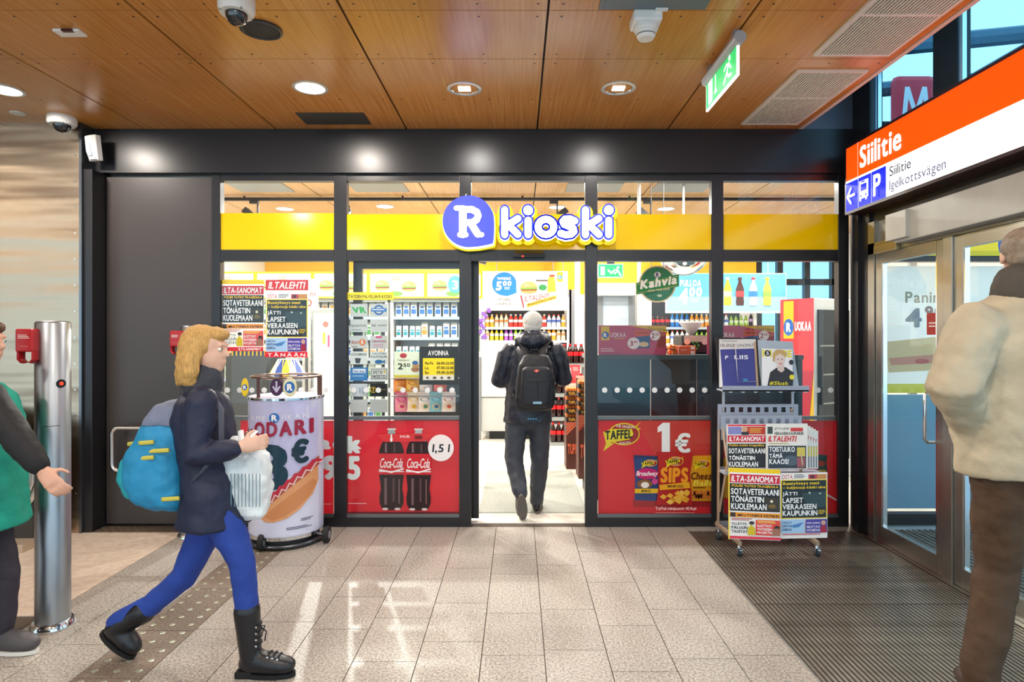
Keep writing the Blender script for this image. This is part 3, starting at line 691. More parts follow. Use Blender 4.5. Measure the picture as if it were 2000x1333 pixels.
for (x, y) in ((-3.0, 6.2), (-1.4, 6.2), (.1, 6.2), (1.8, 6.2), (-3.0, 7.9), (-1.68, 7.75), (.5, 7.8), (1.9, 7.9), (-1.3, 9.2), (1.3, 9.2), (3.6, 6.4), (3.6, 8.6)):
    t = thing('shop_downlight', 'round lit downlight in the pale shop ceiling, %s in the %s row' % (('first', 'second', 'third', 'fourth')[k % 4], ('front', 'middle', 'rear')[k//4]), 'lamp', (x, y, ZC), 'round downlights of the shop ceiling')
    MB().lathe([(.1, 0), (.115, 0), (.115, -.006), (.1, -.008)], (x, y, ZC), 24, cap=False).build('rim', WHITEP, t)
    MB().lathe([(.0, -.004), (.1, -.004)], (x, y, ZC), 24, cap=False).build('lit_diffuser', mat('shop_diffuser', '#fff8ee', emit=10), t)
    k += 1
    a = area_light('shop_lamp', (0, 0, -.014), .2, .2, 48*LAMP, SHOPW, shape='DISK'); a.parent = t
# one small sharp spotlight aimed at the window throws the strips of light on the hall floor
t = thing('window_spotlight', 'small lit spotlight under the shop ceiling behind the second bay', 'spotlight', (-2.12, 7.7, ZC))
MB().cyl((-2.12, 7.7, ZC), (-2.12, 7.7, ZC-.05), .01).build('stem', BLACKP, t); MB().lathe([(.02, -.05), (.035, -.055), (.035, -.09)], (-2.12, 7.7, ZC), 16, cap=False).build('shade', BLACKP, t, smooth=40)
MB().ball((-2.12, 7.7, ZC-.085), .022, .022, .022).build('bulb', mat('spot_bulb', '#fff6e8', emit=20), t)
l_ = bpy.data.lights.new('window_spot_lamp', 'SPOT'); l_.energy = 460*LAMP; l_.shadow_soft_size = .022; l_.spot_size = radians(72); l_.spot_blend = .5; l_.color = (1, .96, .9); lo_ = bpy.data.objects.new('window_spot_lamp', l_); C.objects.link(lo_); lo_.parent = t; lo_.location = (0, 0, -.125); lo_.rotation_euler = Vector((1.0, -3.9, -2.7)).to_track_quat('-Z', 'Y').to_euler()
# dark panels seen in the shop ceiling
for i, px in enumerate((510, 740, 1160, 1330)):
    x = XW(px, 6.75); solo(MB().box(x-.3, x+.3, 6.55, 6.95, ZC-.008, ZC-.001), 'shop_ceiling_hatch', mat('shop_hatch_grey', '#9aa0a2', .5), 'grey square hatch in the shop ceiling, %s from the left' % ('first', 'second', 'third', 'fourth')[i], 'hatch')

# ================================================================== outdoors beyond the right wall
og = thing('ground_outside', 'blue grey paving outside the glass doors', 'ground', kind='structure')
MB().box(2.72, 30, -8, 4.9, -.25, -.01).build('paving', mat('outdoor_paving', '#8fa3ad', .6, noise=.12, nscale=2), og)
MB().box(5.4, 30, 4.9, 40, -.25, -.01).box(-8, 5.4, 10.31, 40, -.25, -.01).build('paving', MATS['outdoor_paving'], og)
for k in range(34): MB().box(2.76+.045*k, 2.785+.045*k, 2.2, 4.8, -.01, .0).build('outer_mat_bar', BARM, og)
# ================================================================== yellow fascia bands
BN = ('leftmost', 'second from the left', 'behind the round R emblem', 'right of the white lettering', 'rightmost')
for k, (a, b) in enumerate(((427, 652), (677, 897), (920, 1143), (1167, 1390), (1414, 1638))):
    m_ = MB(); m_.col = lin('#ffd900'); y = YF+.012
    m_.box(XW(a, YF), XW(b, YF), y, y+.006, ZW(488, YF), ZW(418 if k else 416, YF))
    solo(m_, 'fascia_band', BAND, 'glossy bright yellow fascia strip in the shop front, %s' % BN[k], 'fascia', 'yellow strips above the shop windows')
# ================================================================== emblem and lettering
YS = 4.80
def zf(u, v, h): return (XW(840+u/3.92, YS), YS+.02-h, ZW(340+v/3.92, YS))
def drop(sc=1., dx=0, dy=0):
    P = [(297+200*cos(t), 370+199*sin(t)) for t in [pi*.5+pi*1.38*k/26 for k in range(27)]]
    P += [(492, 330), (496, 400), (492, 500), (485, 540), (440, 552), (370, 564)]
    return [(300+(x-300)*sc+dx, 370+(y-370)*sc+dy) for x, y in P]
t = thing('shop_emblem', 'round blue emblem with white slab letter R on yellow backing', 'sign', (XW(915, YS), YS, ZW(488, YS)))
MB().prism(drop(1.055, 3, 14), zf, 0, .03).build('yellow_backing', mat('sign_yellow', '#f6e400', .35, emit=.15), t)
MB().prism(drop(1.0, 2, 11), zf, .03, .052).build('lit_edge', mat('sign_lit_white', '#ffffff', .35, emit=.9), t)
MB().prism(drop(.985), zf, .052, .062).build('blue_face', mat('sign_blue', '#3f4be8', .3, emit=.35), t)
def strokes(P, wd, h0, h1, dx=0, dy=0):
    m_ = MB()
    for pl in P:
        w_ = wd if not isinstance(pl, tuple) else pl[1]+wd; pts = pl if not isinstance(pl, tuple) else pl[0]
        if len(pts) == 1: pts = [pts[0], (pts[0][0]+.1, pts[0][1])]
        for (ax, ay), (bx, by) in zip(pts[:-1], pts[1:]):
            a = atan2(by-ay, bx-ax); r = w_/2
            q = [(ax+r*cos(a+pi/2+pi*i/8)+dx, ay+r*sin(a+pi/2+pi*i/8)+dy) for i in range(9)]+[(bx+r*cos(a-pi/2+pi*i/8)+dx, by+r*sin(a-pi/2+pi*i/8)+dy) for i in range(9)]
            m_.prism(q, zf, h0, h1)
    return m_
RP = [([(255, 280), (255, 470)], 8), ([(205, 272), (260, 272)], -12), [(255, 282), (325, 282), (362, 302), (372, 330), (360, 360), (325, 382), (260, 382)], ([(315, 385), (368, 468)], 4), ([(368, 474), (398, 474)], -12), ([(232, 474), (278, 474)], -10)]
strokes(RP, 50, .062, .072).build('letter_r', MATS['sign_lit_white'], t)
KI = [[(572, 282), (572, 472)], [(578, 408), (672, 350)], [(598, 395), (672, 470)], ([(750, 287)], 22), [(750, 362), (750, 472)],
      [(885+60*cos(2*pi*k/16), 413+58*sin(2*pi*k/16)) for k in range(17)],
      [(1104, 368), (1068, 352), (1030, 354), (1014, 372), (1024, 394), (1060, 408), (1092, 424), (1098, 448), (1078, 468), (1036, 474), (998, 462)],
      [(1185, 284), (1185, 472)], [(1192, 408), (1286, 350)], [(1212, 395), (1288, 470)], ([(1362, 285)], 22), [(1362, 362), (1362, 472)]]
t = thing('shop_lettering', 'white raised word lettering with blue outline on yellow backing', 'sign', (XW(1085, YS), YS, ZW(478, YS)))
strokes(KI, 118, 0, .03, 2, 16).build('yellow_backing', MATS['sign_yellow'], t)
strokes(KI, 78, .03, .046, 0, 8).build('lit_edge', MATS['sign_lit_white'], t)
strokes(KI, 78, .046, .058).build('blue_outline', mat('sign_blue_edge', '#2036e0', .3, emit=.3), t)
strokes(KI, 53, .058, .064).build('white_letters', MATS['sign_lit_white'], t)
MB().tube([(XW(909, YS), YS+.05, ZW(386, YS)), (XW(908, YS), YS+.05, ZW(380, YS)), (XW(910, YS), YS+.05, ZW(376, YS))], .004, 6).build('cable_end', WHITEP, t)
# door sensor under the transom
t = thing('door_sensor', 'black wedge shaped door sensor above the open doorway', 'sensor', (XW(1034, 4.84), 4.84, ZW(503, 4.84)))
b = MB(); b.rings([[(XW(a, 4.84), 4.865, ZW(y, 4.84)), (XW(c, 4.84), 4.865, ZW(y, 4.84)), (XW(c, 4.84), f, ZW(y, 4.84)), (XW(a, 4.84), f, ZW(y, 4.84))] for a, c, y, f in ((1006, 1060, 489, 4.85), (1003, 1063, 496, 4.80), (1002, 1064, 503, 4.79))])
b.build('housing', mat('sensor_black', '#0e1416', .25), t, bevel=.003)
MB().box(XW(1019, 4.79), XW(1023, 4.79), 4.785, 4.79, ZW(502, 4.79), ZW(499.5, 4.79)).build('red_led', MATS['red_led'], t)

# ================================================================== front pages (shared by window posters and rack)
def page_sanomat(p, x0, y0, x1, y1, top='yellow', foot=True):
    def X(a): return x0+(x1-x0)*a
    def Y(a): return y0+(y1-y0)*a
    p.rect(x0, y0, x1, y1, '#fbf9f4')
    if top == 'yellow': p.rect(X(0), Y(0), X(1), Y(.06), '#ffd800')
    p.rect(X(.02), Y(.085), X(.99), Y(.205), '#d3213a'); p.text('ILTA-SANOMAT', X(.05), Y(.105), X(.96), Y(.19), '#ffffff', .035, .15, .02)
    p.rect(X(.02), Y(.215), X(.99), Y(.60), '#12151a'); p.rect(X(.70), Y(.40), X(.98), Y(.58), '#3b3425'); p.ell(X(.83), Y(.45), .03*(x1-x0), .02*(y1-y0), '#f0e6c8', 10); p.ell(X(.84), Y(.52), .08*(x1-x0), .03*(y1-y0), '#7a6234', 10)
    p.text('POLIISI TUTKII TRAGEDIAA', X(.06), Y(.228), X(.96), Y(.262), '#ffd21e', .02)
    for i, (s_, e) in enumerate((('SOTAVETERAANI', .97), ('TÖNÄISTIIN', .68), ('KUOLEMAAN', .73))): p.text(s_, X(.045), Y(.282+.105*i-(.012 if i == 1 else 0)), X(e), Y(.368+.105*i), '#ffffff', .035, gap=.02)
    p.rect(X(.02), Y(.62), X(.99), Y(.685), '#f39a1e'); p.rect(X(.03), Y(.622), X(.13), Y(.684), '#3a2a20'); p.text('MIKU TYRMÄÄ KRITIIKIN', X(.17), Y(.632), X(.97), Y(.674), '#1a120c', .025)
    p.rect(X(.52), Y(.715), X(.99), Y(.93), '#e8493a'); p.lines(X(.05), Y(.70), X(.46), Y(.74), 2, '#b8443c')
    for i, s_ in enumerate(('YLLÄTYS-', 'PALUUN', 'TAUSTAT')): p.text(s_, X(.05), Y(.755+.055*i), X(.36), Y(.795+.055*i), '#14222c', .03)
    p.ell(X(.44), Y(.76), .05*(x1-x0), .025*(y1-y0), '#3c2a1e', 12); p.poly([(X(.36), Y(.93)), (X(.37), Y(.83)), (X(.43), Y(.785)), (X(.50), Y(.83)), (X(.51), Y(.93))], '#d9c21c')
    p.poly([(X(.82), Y(.93)), (X(.83), Y(.86)), (X(.88), Y(.81)), (X(.95), Y(.81)), (X(.985), Y(.88)), (X(.985), Y(.93))], '#a8725c'); p.poly([(X(.86), Y(.83)), (X(.9), Y(.785)), (X(.97), Y(.79)), (X(.985), Y(.86)), (X(.95), Y(.82))], '#2c201c')
    p.lines(X(.55), Y(.725), X(.95), Y(.765), 2, '#ffe36a')
    for i, s_ in enumerate(('ALOITTIVAT', 'YHTEISEN', 'PROJEKTIN')): p.text(s_, X(.54), Y(.775+.05*i), X(.83), Y(.813+.05*i), '#ffffff', .03)
    if foot: p.rect(X(0), Y(.945), X(1), Y(1), '#dd2130'); p.text('ILTA-SANOMAT', X(.42), Y(.955), X(.95), Y(.99), '#ffffff', .03, .15, .02)
    else: p.rect(X(0), Y(.95), X(1), Y(.985), '#e8334c')
def page_lehti(p, x0, y0, x1, y1, head=True, foot=True, bg=0):
    def X(a): return x0+(x1-x0)*a
    def Y(a): return y0+(y1-y0)*a
    p.rect(x0, y0+(y1-y0)*bg, x1, y1, '#fbf7f2')
    if head: p.rect(X(0), Y(0), X(1), Y(.135), '#e2282c'); p.text('ILTALEHTI', X(.06), Y(.025), X(.94), Y(.115), '#ffffff', .04, .25, .02)
    p.text('OSTA', X(.04), Y(.185), X(.27), Y(.24), '#d23350', .005); p.lines(X(.30), Y(.185), X(.56), Y(.24), 3, '#41506a'); p.rect(X(.60), Y(.185), X(.78), Y(.245), '#c2485a'); p.rect(X(.78), Y(.185), X(.98), Y(.245), '#d59450'); p.ell(X(.68), Y(.215), .05*(x1-x0), .022*(y1-y0), '#5a2430', 10)
    p.rect(X(.02), Y(.25), X(.99), Y(.745), '#ffe000'); p.rect(X(.04), Y(.26), X(.97), Y(.735), '#0e2026')
    p.poly([(X(.45), Y(.42)), (X(.96), Y(.40)), (X(.96), Y(.60)), (X(.6), Y(.62))], '#2a4348'); p.ell(X(.62), Y(.42), .02*(x1-x0), .012*(y1-y0), '#e8f0e0', 8); p.ell(X(.84), Y(.43), .018*(x1-x0), .01*(y1-y0), '#e8f0e0', 8)
    p.text('Bussiyhteys meni', X(.06), Y(.275), X(.82), Y(.325), '#ffd92a', .025); p.text('– kuljettaja käski ulos', X(.06), Y(.33), X(.95), Y(.375), '#ffd92a', .025)
    for i, (s_, e) in enumerate((('JÄTTI', .36), ('LAPSET', .48), ('VIERAASEEN', .76), ('KAUPUNKIIN', .78))): p.text(s_, X(.05), Y(.395+.082*i), X(e), Y(.462+.082*i), '#ffffff', .035, gap=.02)
    p.lines(X(.80), Y(.64), X(.95), Y(.70), 3, '#e9c81c')
    p.rect(X(.02), Y(.755), X(.51), Y(.925), '#a9cdf0'); p.poly([(X(.22), Y(.83)), (X(.36), Y(.81)), (X(.49), Y(.79)), (X(.40), Y(.85)), (X(.28), Y(.86))], '#4d86c4')
    for i, s_ in enumerate(('LÄHES SATA', 'LENTOA', 'SUIHKUA')): p.text(s_, X(.04), Y(.775+.045*i), X(.24), Y(.805+.045*i), '#1c3a66', .02)
    p.rect(X(.53), Y(.755), X(.98), Y(.925), '#4a3fa0'); p.ell(X(.90), Y(.80), .05*(x1-x0), .03*(y1-y0), '#d9a48c', 12); p.poly([(X(.84), Y(.925)), (X(.85), Y(.84)), (X(.95), Y(.83)), (X(.97), Y(.925))], '#a8203c')
    for i, s_ in enumerate(('NÄIN JANNA', 'SELITTÄÄ', 'KATOAMISTAAN')): p.text(s_, X(.55), Y(.785+.045*i), X(.83), Y(.818+.045*i), '#f4f0ff', .025)
    p.lines(X(.04), Y(.935), X(.96), Y(.96), 1, '#d85a70')
    if foot: p.rect(X(0), Y(.93), X(1), Y(1), '#e01c2a'); p.text('TÄNÄÄN', X(.07), Y(.94), X(.95), Y(.99), '#ffffff', .03, gap=.25)
YI = YG+.008                                           # prints on the inner face of the glass
def wposter(name, label, draw, Y=YI, cat='poster', group=None, m=None):
    p = Print(front(Y)); draw(p); return solo(p, name, m or FILM, label, cat, group, fix=False)
wposter('headline_poster', 'tabloid headline poster with thin yellow top strip in the left window', lambda p: page_sanomat(p, 433, 547, 516, 686), group='tabloid headline posters')
wposter('headline_poster', 'tabloid headline poster with broad red masthead in the left window', lambda p: page_lehti(p, 519, 547, 602, 698), group='tabloid headline posters')
def d_strip(p):
    p.rect(452, 686, 518, 695, '#f2c81c')
    for k in range(8): p.rect(456+k*8, 686, 460+k*8, 695, '#2c3f86')
wposter('sticker_strip', 'yellow and blue striped sticker below the left headline poster', d_strip, cat='sticker')
def d_notice(p):
    p.rect(595, 545, 622, 607, '#fdfbf6'); p.text('RI', 606, 572, 616, 578, '#e06a50'); p.ell(603, 592, 6, 7, '#e0503c', 14); p.ell(603, 592, 4, 5, '#fdfbf6', 14)
wposter('notice_sheet', 'white notice sheet behind the red tabloid poster', d_notice, Y=YI+.03, cat='poster')

# service stickers on the sliding door glass
wposter('service_strip', 'yellow strip reading full service kiosk above the grey stickers', lambda p: p.rect(677, 571, 769, 586, '#ffe000').text('TÄYDEN PALVELUN R-KIOSKI', 681, 575, 765, 583, '#1c1a10', .025), cat='sticker')
ST = []
def st(label, x, y, draw, bg='#c9cdcc', w_=34, h_=25):
    def dr(p): p.rect(x, y, x+w_, y+h_, bg); draw(p)
    wposter('service_sticker', label, dr, cat='sticker', group='service stickers on the door glass', m=PRN())
A, B = 684, 723
st('grey sticker with two bold green letters', A, 594, lambda p: p.text('VR', 687, 600, 716, 612, '#1fae4a', .05, -.2, -.05))
st('grey sticker with blue ring emblem', B, 594, lambda p: p.ring(740, 606, 10, 10, .3, '#1d5fae').rect(725, 602.5, 755, 609, '#2c76c4').lines(727, 604.5, 753, 608, 1, '#ffffff'))
st('grey sticker with one thin grey word', A, 624, lambda p: p.text('lippupalvelu', 686, 633, 716, 640, '#5a6a6a').lines(687, 644, 706, 647, 1, '#7a8686'))
st('grey sticker with two small dark words', B, 624, lambda p: p.text('Tele2', 725, 634, 734, 638, '#30383a', .02).text('saunalahti', 738, 634, 755, 637, '#5a6264', .02))
st('grey sticker with orange disc', A, 656, lambda p: p.ell(708, 669, 6.5, 6.5, '#e0702a').text('tiketti', 686, 665, 701, 672, '#b85a3a', .02).text('R', 705.5, 664.5, 711, 673, '#f4ece4', .03).lines(688, 677, 700, 680, 1, '#b87a5a'))
st('grey sticker with pink cap emblem', B, 656, lambda p: p.rect(734, 657, 746, 661, '#d0407a').text('LOMARENGAS', 726, 665, 754, 669, '#b03a66', .02).lines(728, 672, 754, 680, 3, '#d8a0b4'), h_=26)
st('white sticker with a dark cup symbol', A, 687, lambda p: p.text('LATAUSMAKSU', 686, 690, 716, 695, '#3a4446', .02).poly([(693, 700), (705, 700), (703, 710), (695, 710)], '#2a3234'), '#dfe3e0')
st('white sticker with blue fish symbol', B, 687, lambda p: p.text('VALTION', 727, 689, 753, 693, '#32485c', .02).text('KALASTUSLUPA', 725, 695, 756, 699, '#32485c', .02).ell(740, 707, 8, 4, '#2f6fa8', 14).poly([(746, 707), (752, 703), (752, 711)], '#2f6fa8'), '#dfe3e0')
st('blue sticker with white logo plate', A, 718, lambda p: p.rect(689, 721, 714, 729, '#e8eef4').text('Nordea', 691, 723, 712, 728, '#2a64a8', .02).lines(688, 734, 712, 738, 1, '#9cc4e4'), '#2277bd', h_=26)
st('white sticker with two bold black lines in a frame', B, 718, lambda p: p.rect(725, 721, 756, 741, '#1c2022').rect(726, 722, 755, 740, '#e4e8e6').text('OSTO', 728, 724, 747, 730.5, '#1c2022', .04).text('NOSTO', 728, 732.5, 753, 739, '#1c2022', .04).text('+', 748, 723, 754, 729, '#e0b400', .04), '#dfe3e0', h_=26)
st('pale sticker with dotted sun emblem', A, 750, lambda p: [p.ell(692+4*cos(k), 762+4.5*sin(k), .8, .8, '#8494b4', 6) for k in range(7)] and p.rect(702, 757, 704, 768, '#94a2be').rect(707, 757, 712, 768, '#a8b4cc'), '#d3d9de')
st('black sticker with yellow round f emblem', B, 750, lambda p: p.ring(729, 762, 6, 6, .2, '#e8b820').text('f', 727.5, 758, 731, 766, '#e8b820', .02).lines(737, 761, 754, 763, 1, '#b8942a'), '#17181a')
st('blank grey sticker at the foot of the left column', A, 781, lambda p: None, '#c6c8c6')
st('blank grey sticker at the foot of the right column', B, 781, lambda p: None, '#bdbfbd')
def d_hours(p):
    p.rect(819, 677, 895, 752, '#2a3234'); p.text('AVOINNA', 836, 685, 876, 695, '#f2f4f2', .02); p.rect(826, 700, 887, 733, '#ffe21a'); p.rect(826, 733, 887, 743, '#e4e2d2')
    for i, (a, b_) in enumerate((('Ma-Pe', '06.00-22.00'), ('La', '07.00-22.00'), ('Su', '09.00-21.00'))):
        y = 707+9*i; p.text(a, 830, y, 830+(16 if i == 0 else 7), y+5.5, '#1a1a10', .03); p.text(b_, 853, y, 886, y+5.5, '#1a1a10', .025)
    for k, x in enumerate((832, 846, 860, 874)): p.ell(x+3, 738, 3.5 if k % 2 else 2.5, 2, '#4a3a34', 10)
wposter('opening_hours_sign', 'dark opening hours sign headed AVOINNA with yellow table', d_hours, Y=YG-.006, cat='sign', m=PRN())
def d_price(p):
    p.rect(770, 687, 823, 737, '#dfe6cf'); p.rect(770, 733, 818, 737.5, '#e8d84a'); p.ell(788, 695, 7, 5, '#c8404a', 14); p.text('Tuplajuusto', 776, 702, 800, 706, '#6a4a3a', .01)
    p.text('2', 777, 710, 787, 722, '#3a3a34', .03); p.text('50', 788, 710, 801, 717, '#3a3a34', .03); p.ell(811, 722, 8, 5, '#b8763a', 14); p.ell(812, 715, 7, 4, '#d8a050', 14); p.ell(811, 709, 6, 4, '#3a6ab0', 12)
wposter('price_card', 'pale green price card 2,50 with a sandwich', d_price, Y=YI+.03, cat='poster')

# ================================================================== red window posters
REDB = '#d9202e'
def d_pack_left(p):
    p.rect(470, 822, 652, 1005, REDB); p.text('pack', 590, 852, 706, 886, '#ffffff', .06, gap=.02); p.text('3', 560, 900, 592, 938, '#ffffff', .06); p.text('9', 628, 890, 663, 938, '#ffffff', .06); p.lines(632, 984, 651, 988, 1, '#f4b8b4')
wposter('window_poster', 'red drink poster in the left window behind the hot dog stand', d_pack_left)
def d_cola(p):
    p.rect(677, 822, 897, 1005, REDB); p.rect(677, 1000, 897, 1005, '#8e1620')
    p.text('k', 679, 852, 704, 886, '#ffffff', .06); p.text('5', 679, 891, 704, 938, '#ffffff', .06); p.lines(680, 983, 724, 987, 1, '#f4b8b4')
    for c in (765, 818):
        prof = [(5.5, 838), (5.5, 844), (8, 850), (13, 858), (20, 868), (24, 880), (24.5, 892), (24, 930), (22, 945), (21, 955), (24, 972), (23, 985), (18, 994), (10, 997)]
        p.poly([(c-a, y) for a, y in prof]+[(c+a, y) for a, y in prof[::-1]], '#2c0f12')
        p.poly([(c-5.5, 838), (c-8, 850), (c-16, 862), (c+16, 862), (c+8, 850), (c+5.5, 838)], '#b9c2c4'); p.rect(c-7, 826, c+7, 837, '#d4303c'); p.rect(c-8.5, 837, c+8.5, 840, '#e8e0da')
        for (u, v, y0, y1, cc) in ((-13, -9, 866, 884, '#8d6a6c'), (4, 7, 866, 884, '#6a484a'), (-14, -9, 934, 986, '#7c5c60'), (2, 6, 934, 980, '#5e4044'), (14, 16, 936, 984, '#8d6a6c')): p.rect(c+u, y0, c+v, y1, cc)
        p.rect(c-24.5, 886, c+24.5, 927, '#df2431'); p.rect(c-24.5, 920, c+24.5, 922, '#f6eeee'); p.poly([(c-24, 916), (c, 921), (c+24, 914), (c+24, 917), (c, 924), (c-24, 919)], '#ffffff')
        p.text('Coca-Cola', c-22, 895, c+22, 914, '#ffffff', .01, .35, -.03)
        p.ell(c-12, 994, 6, 2.5, '#e6d8d4', 10); p.ell(c+12, 994, 6, 2.5, '#e6d8d4', 10)
    p.poly([(738, 848), (845, 846), (830, 862), (752, 863)], '#e03a3e'); p.text('2×1,5L', 782, 850, 802, 855, '#ffffff', .03)
    p.rect(764, 848, 767, 861, '#ffffff'); p.ell(765.5, 858, 2.6, 5, '#ffffff', 10)
    for k in range(9): p.rect(811+k*1.7, 850, 812+k*1.7, 857, '#5a1a1c')
    p.ell(862, 874, 25, 26, '#ffffff', 36); p.text('1,5 l', 845, 867, 880, 885, '#1c2a34', .03, .1)
wposter('window_poster', 'red poster with two cola bottles and a white 1,5 l disc', d_cola)
def bag(p, x0, y0, x1, y1, col, sk=0):
    p.poly([(x0, y0), (x1, y0+2), (x1-2, y0+(y1-y0)*.3), (x1+1, y1), (x0+sk, y1-2), (x0+3, y0+(y1-y0)*.5)], col)
def tlogo(p, x0, y0, x1, y1):
    def X(a): return x0+(x1-x0)*a
    def Y(a): return y0+(y1-y0)*a
    p.poly([(X(.75), Y(.25)), (X(1), Y(0)), (X(.88), Y(.2)), (X(1), Y(.22)), (X(.8), Y(.45))], '#e8c81c'); p.poly([(X(0), Y(1)), (X(.08), Y(.72)), (X(.3), Y(.72))], '#f0dc1c')
    p.ell(X(.55), Y(.42), .45*(x1-x0)*.92, .42*(y1-y0)*.9, '#f0dc1c', 28); p.ell(X(.55), Y(.42), .45*(x1-x0)*.86, .42*(y1-y0)*.8, '#b01a1e', 28)
    p.poly([(X(.0), Y(.35)), (X(.2), Y(.25)), (X(.75), Y(.24)), (X(.8), Y(.42)), (X(.7), Y(.6)), (X(.2), Y(.7)), (X(.08), Y(.76))], '#f6e020')
    p.text('TAFFEL', X(.05), Y(.31), X(.76), Y(.62), '#161208', .05, 0, .02, dy=-.06*(y1-y0)); p.text('THE ORIGINAL', X(.33), Y(.10), X(.84), Y(.19), '#f4e4d8', .02, dy=.04*(y1-y0)); p.text('SNACKS', X(.42), Y(.69), X(.72), Y(.77), '#f4e4d8', .03, dy=-.04*(y1-y0))
def d_taffel(p, dx=0):
    p.rect(1168, 822, 1390, 1005, '#d3202a'); p.poly([(1240, 822), (1390, 822), (1390, 900), (1280, 890)], '#dc3a2c')
    tlogo(p, 1178, 824, 1252, 882)
    p.poly([(1292, 883), (1292, 842), (1284, 845), (1284, 835), (1294, 826), (1308, 826), (1308, 883)], '#ffffff'); p.text('€', 1318, 846, 1348, 885, '#ffffff', .045)
    p.rect(1236, 976, 1390, 990, '#a81620')
    bag(p, 1237, 889, 1286, 979, '#23417f', 2); p.poly([(1237, 889), (1286, 891), (1285, 897), (1237, 895)], '#1a2f60')
    tlogo(p, 1252, 897, 1284, 915); p.ell(1263, 925, 22, 11, '#c81c6c', 20); p.text('Broadway', 1242, 920, 1284, 932, '#ffffff', .02, .3, -.01); p.ell(1258, 945, 15, 9, '#8a5a34', 16); p.ell(1259, 947, 8, 6, '#f6f2ea', 14); p.ell(1278, 940, 6, 6, '#d84a90', 12); p.rect(1239, 954, 1285, 963, '#f0c020'); p.text('MINIPUSSI', 1252, 956, 1270, 961, '#2c2a20', .02)
    p.poly([(1340, 890), (1389, 889), (1389, 978), (1346, 978)], '#e0a018'); tlogo(p, 1354, 897, 1386, 918); p.text('Cheez', 1348, 922, 1389, 936, '#5a1a10', .03, .2, 0); p.text('Balls', 1352, 937, 1389, 948, '#f6e04a', .03, .2, 0); p.lines(1352, 951, 1380, 955, 1, '#4a2a10')
    for k in range(10): p.ell(1352+(k*13) % 36, 962+(k*7) % 14, 5, 5, '#c8702a', 10, h=p.n*p.eps)
    p.lay(); p.poly([(1282, 883), (1352, 884), (1346, 925), (1350, 986), (1280, 985), (1287, 935)], '#b81e1c')
    tlogo(p, 1298, 890, 1334, 914)
    p.text('SIPS', 1288, 912, 1342, 942, '#f6a01c', .06, .05, .0); p.poly([(1286, 946), (1344, 940), (1346, 952), (1287, 956)], '#f2b01c'); p.text('MINIPUSSI', 1302, 946, 1332, 951, '#3a1a10', .02)
    random.seed(5)
    for k in range(16):
        x, y = 1292+random.random()*48, 960+random.random()*20; p.poly([(x-7, y), (x, y-6), (x+7, y-1), (x+2, y+5)], random.choice(('#f0b83a', '#e8a42a', '#f4cc5a')), h=p.n*p.eps+.0001*k)
    p.n += 4; p.text('Taffel minipussit 1€/kpl', 1278, 988, 1357, 996, '#fff2ea', .01); p.lines(1278, 999, 1356, 1001, 1, '#f0a8a0')
wposter('window_poster', 'red snack poster with crisp bags and a big 1 euro price', d_taffel)
def d_red5(p):
    p.rect(1413, 822, 1636, 1005, '#d3202a'); bag(p, 1594, 888, 1616, 935, '#1f4a4a'); p.ell(1604, 906, 8, 6, '#c8402a', 12); p.rect(1597, 918, 1613, 926, '#e0b030'); p.poly([(1590, 950), (1634, 976), (1634, 979), (1590, 956)], '#f4e8e8'); bag(p, 1411, 895, 1440, 975, '#e0a018')
wposter('window_poster', 'red snack poster behind the newspaper rack', d_red5)
# sliding door leaf parked behind the second bay
t = thing('door_4', 'dark framed sliding shop door standing open behind the second bay', 'door', (XW(800, 5.02), 5.03, 0), kind='structure')
def px_box(a, b, y0, y1, Ya, Yb): return MB().box(XW(a, Ya), XW(b, Ya), Ya, Yb, ZW(y1, Ya), ZW(y0, Ya))
px_box(690, 707, 512, 1013, 5.0, 5.045).build('stile', FR, t); px_box(916, 935, 500, 1013, 5.0, 5.045).build('stile', FR, t)
px_box(707, 916, 512, 525, 5.0, 5.045).build('top_rail', FR, t); px_box(707, 916, 985, 1012, 5.0, 5.045).build('bottom_rail', FR, t)
px_box(707, 916, 525, 985, 5.02, 5.025).build('pane', GLASS, t)
px_box(935, 1147, 500, 509, 5.0, 5.06).build('door_head', FR, t)
# ================================================================== product prototypes (built once, copied)
PAL = ('white', 'red', 'orange', 'yellow', 'green', 'purple', 'brown', 'cola')
PROTO = {}
ON = ('first', 'second', 'third', 'fourth', 'fifth', 'sixth', 'seventh', 'eighth', 'ninth', 'tenth', 'eleventh', 'twelfth', 'thirteenth', 'fourteenth', 'fifteenth', 'sixteenth', 'seventeenth', 'eighteenth', 'nineteenth', 'twentieth', 'twenty-first', 'twenty-second', 'twenty-third', 'twenty-fourth')
def put(kind, maker, loc, rotz, label, group, scale=None):
    if kind not in PROTO:
        r = maker(); PROTO[kind] = r; r.location = loc; r.rotation_euler = (0, 0, rotz); r['label'] = label; r['group'] = group
        if scale: r.scale = scale
        return r
    return dup(PROTO[kind], loc, rotz, label, group, scale)
def bottle(liq, lab, cap, h=.24, r=.034, clear=False):
    def mk():
        t = thing('drink_bottle', 'bottle', 'bottle')
        MB().lathe([(r*.8, 0), (r, .01), (r, h*.25), (r*.93, h*.34), (r, h*.44), (r*.98, h*.62), (r*.55, h*.82), (r*.36, h*.88), (r*.36, h*.92)], n=14).build('body', mat('drink_'+liq, liq, .15, spec=.6), t, smooth=50)
        MB().lathe([(r*1.012, h*.40), (r*1.012, h*.60)], n=14, cap=False).build('label_wrap', mat('wrap_'+lab, lab, .4), t, smooth=50)
        MB().lathe([(r*.42, h*.91), (r*.42, h), (r*.3, h*1.005)], n=12).build('cap', mat('cap_'+cap, cap, .4), t, smooth=50)
        return t
    return mk
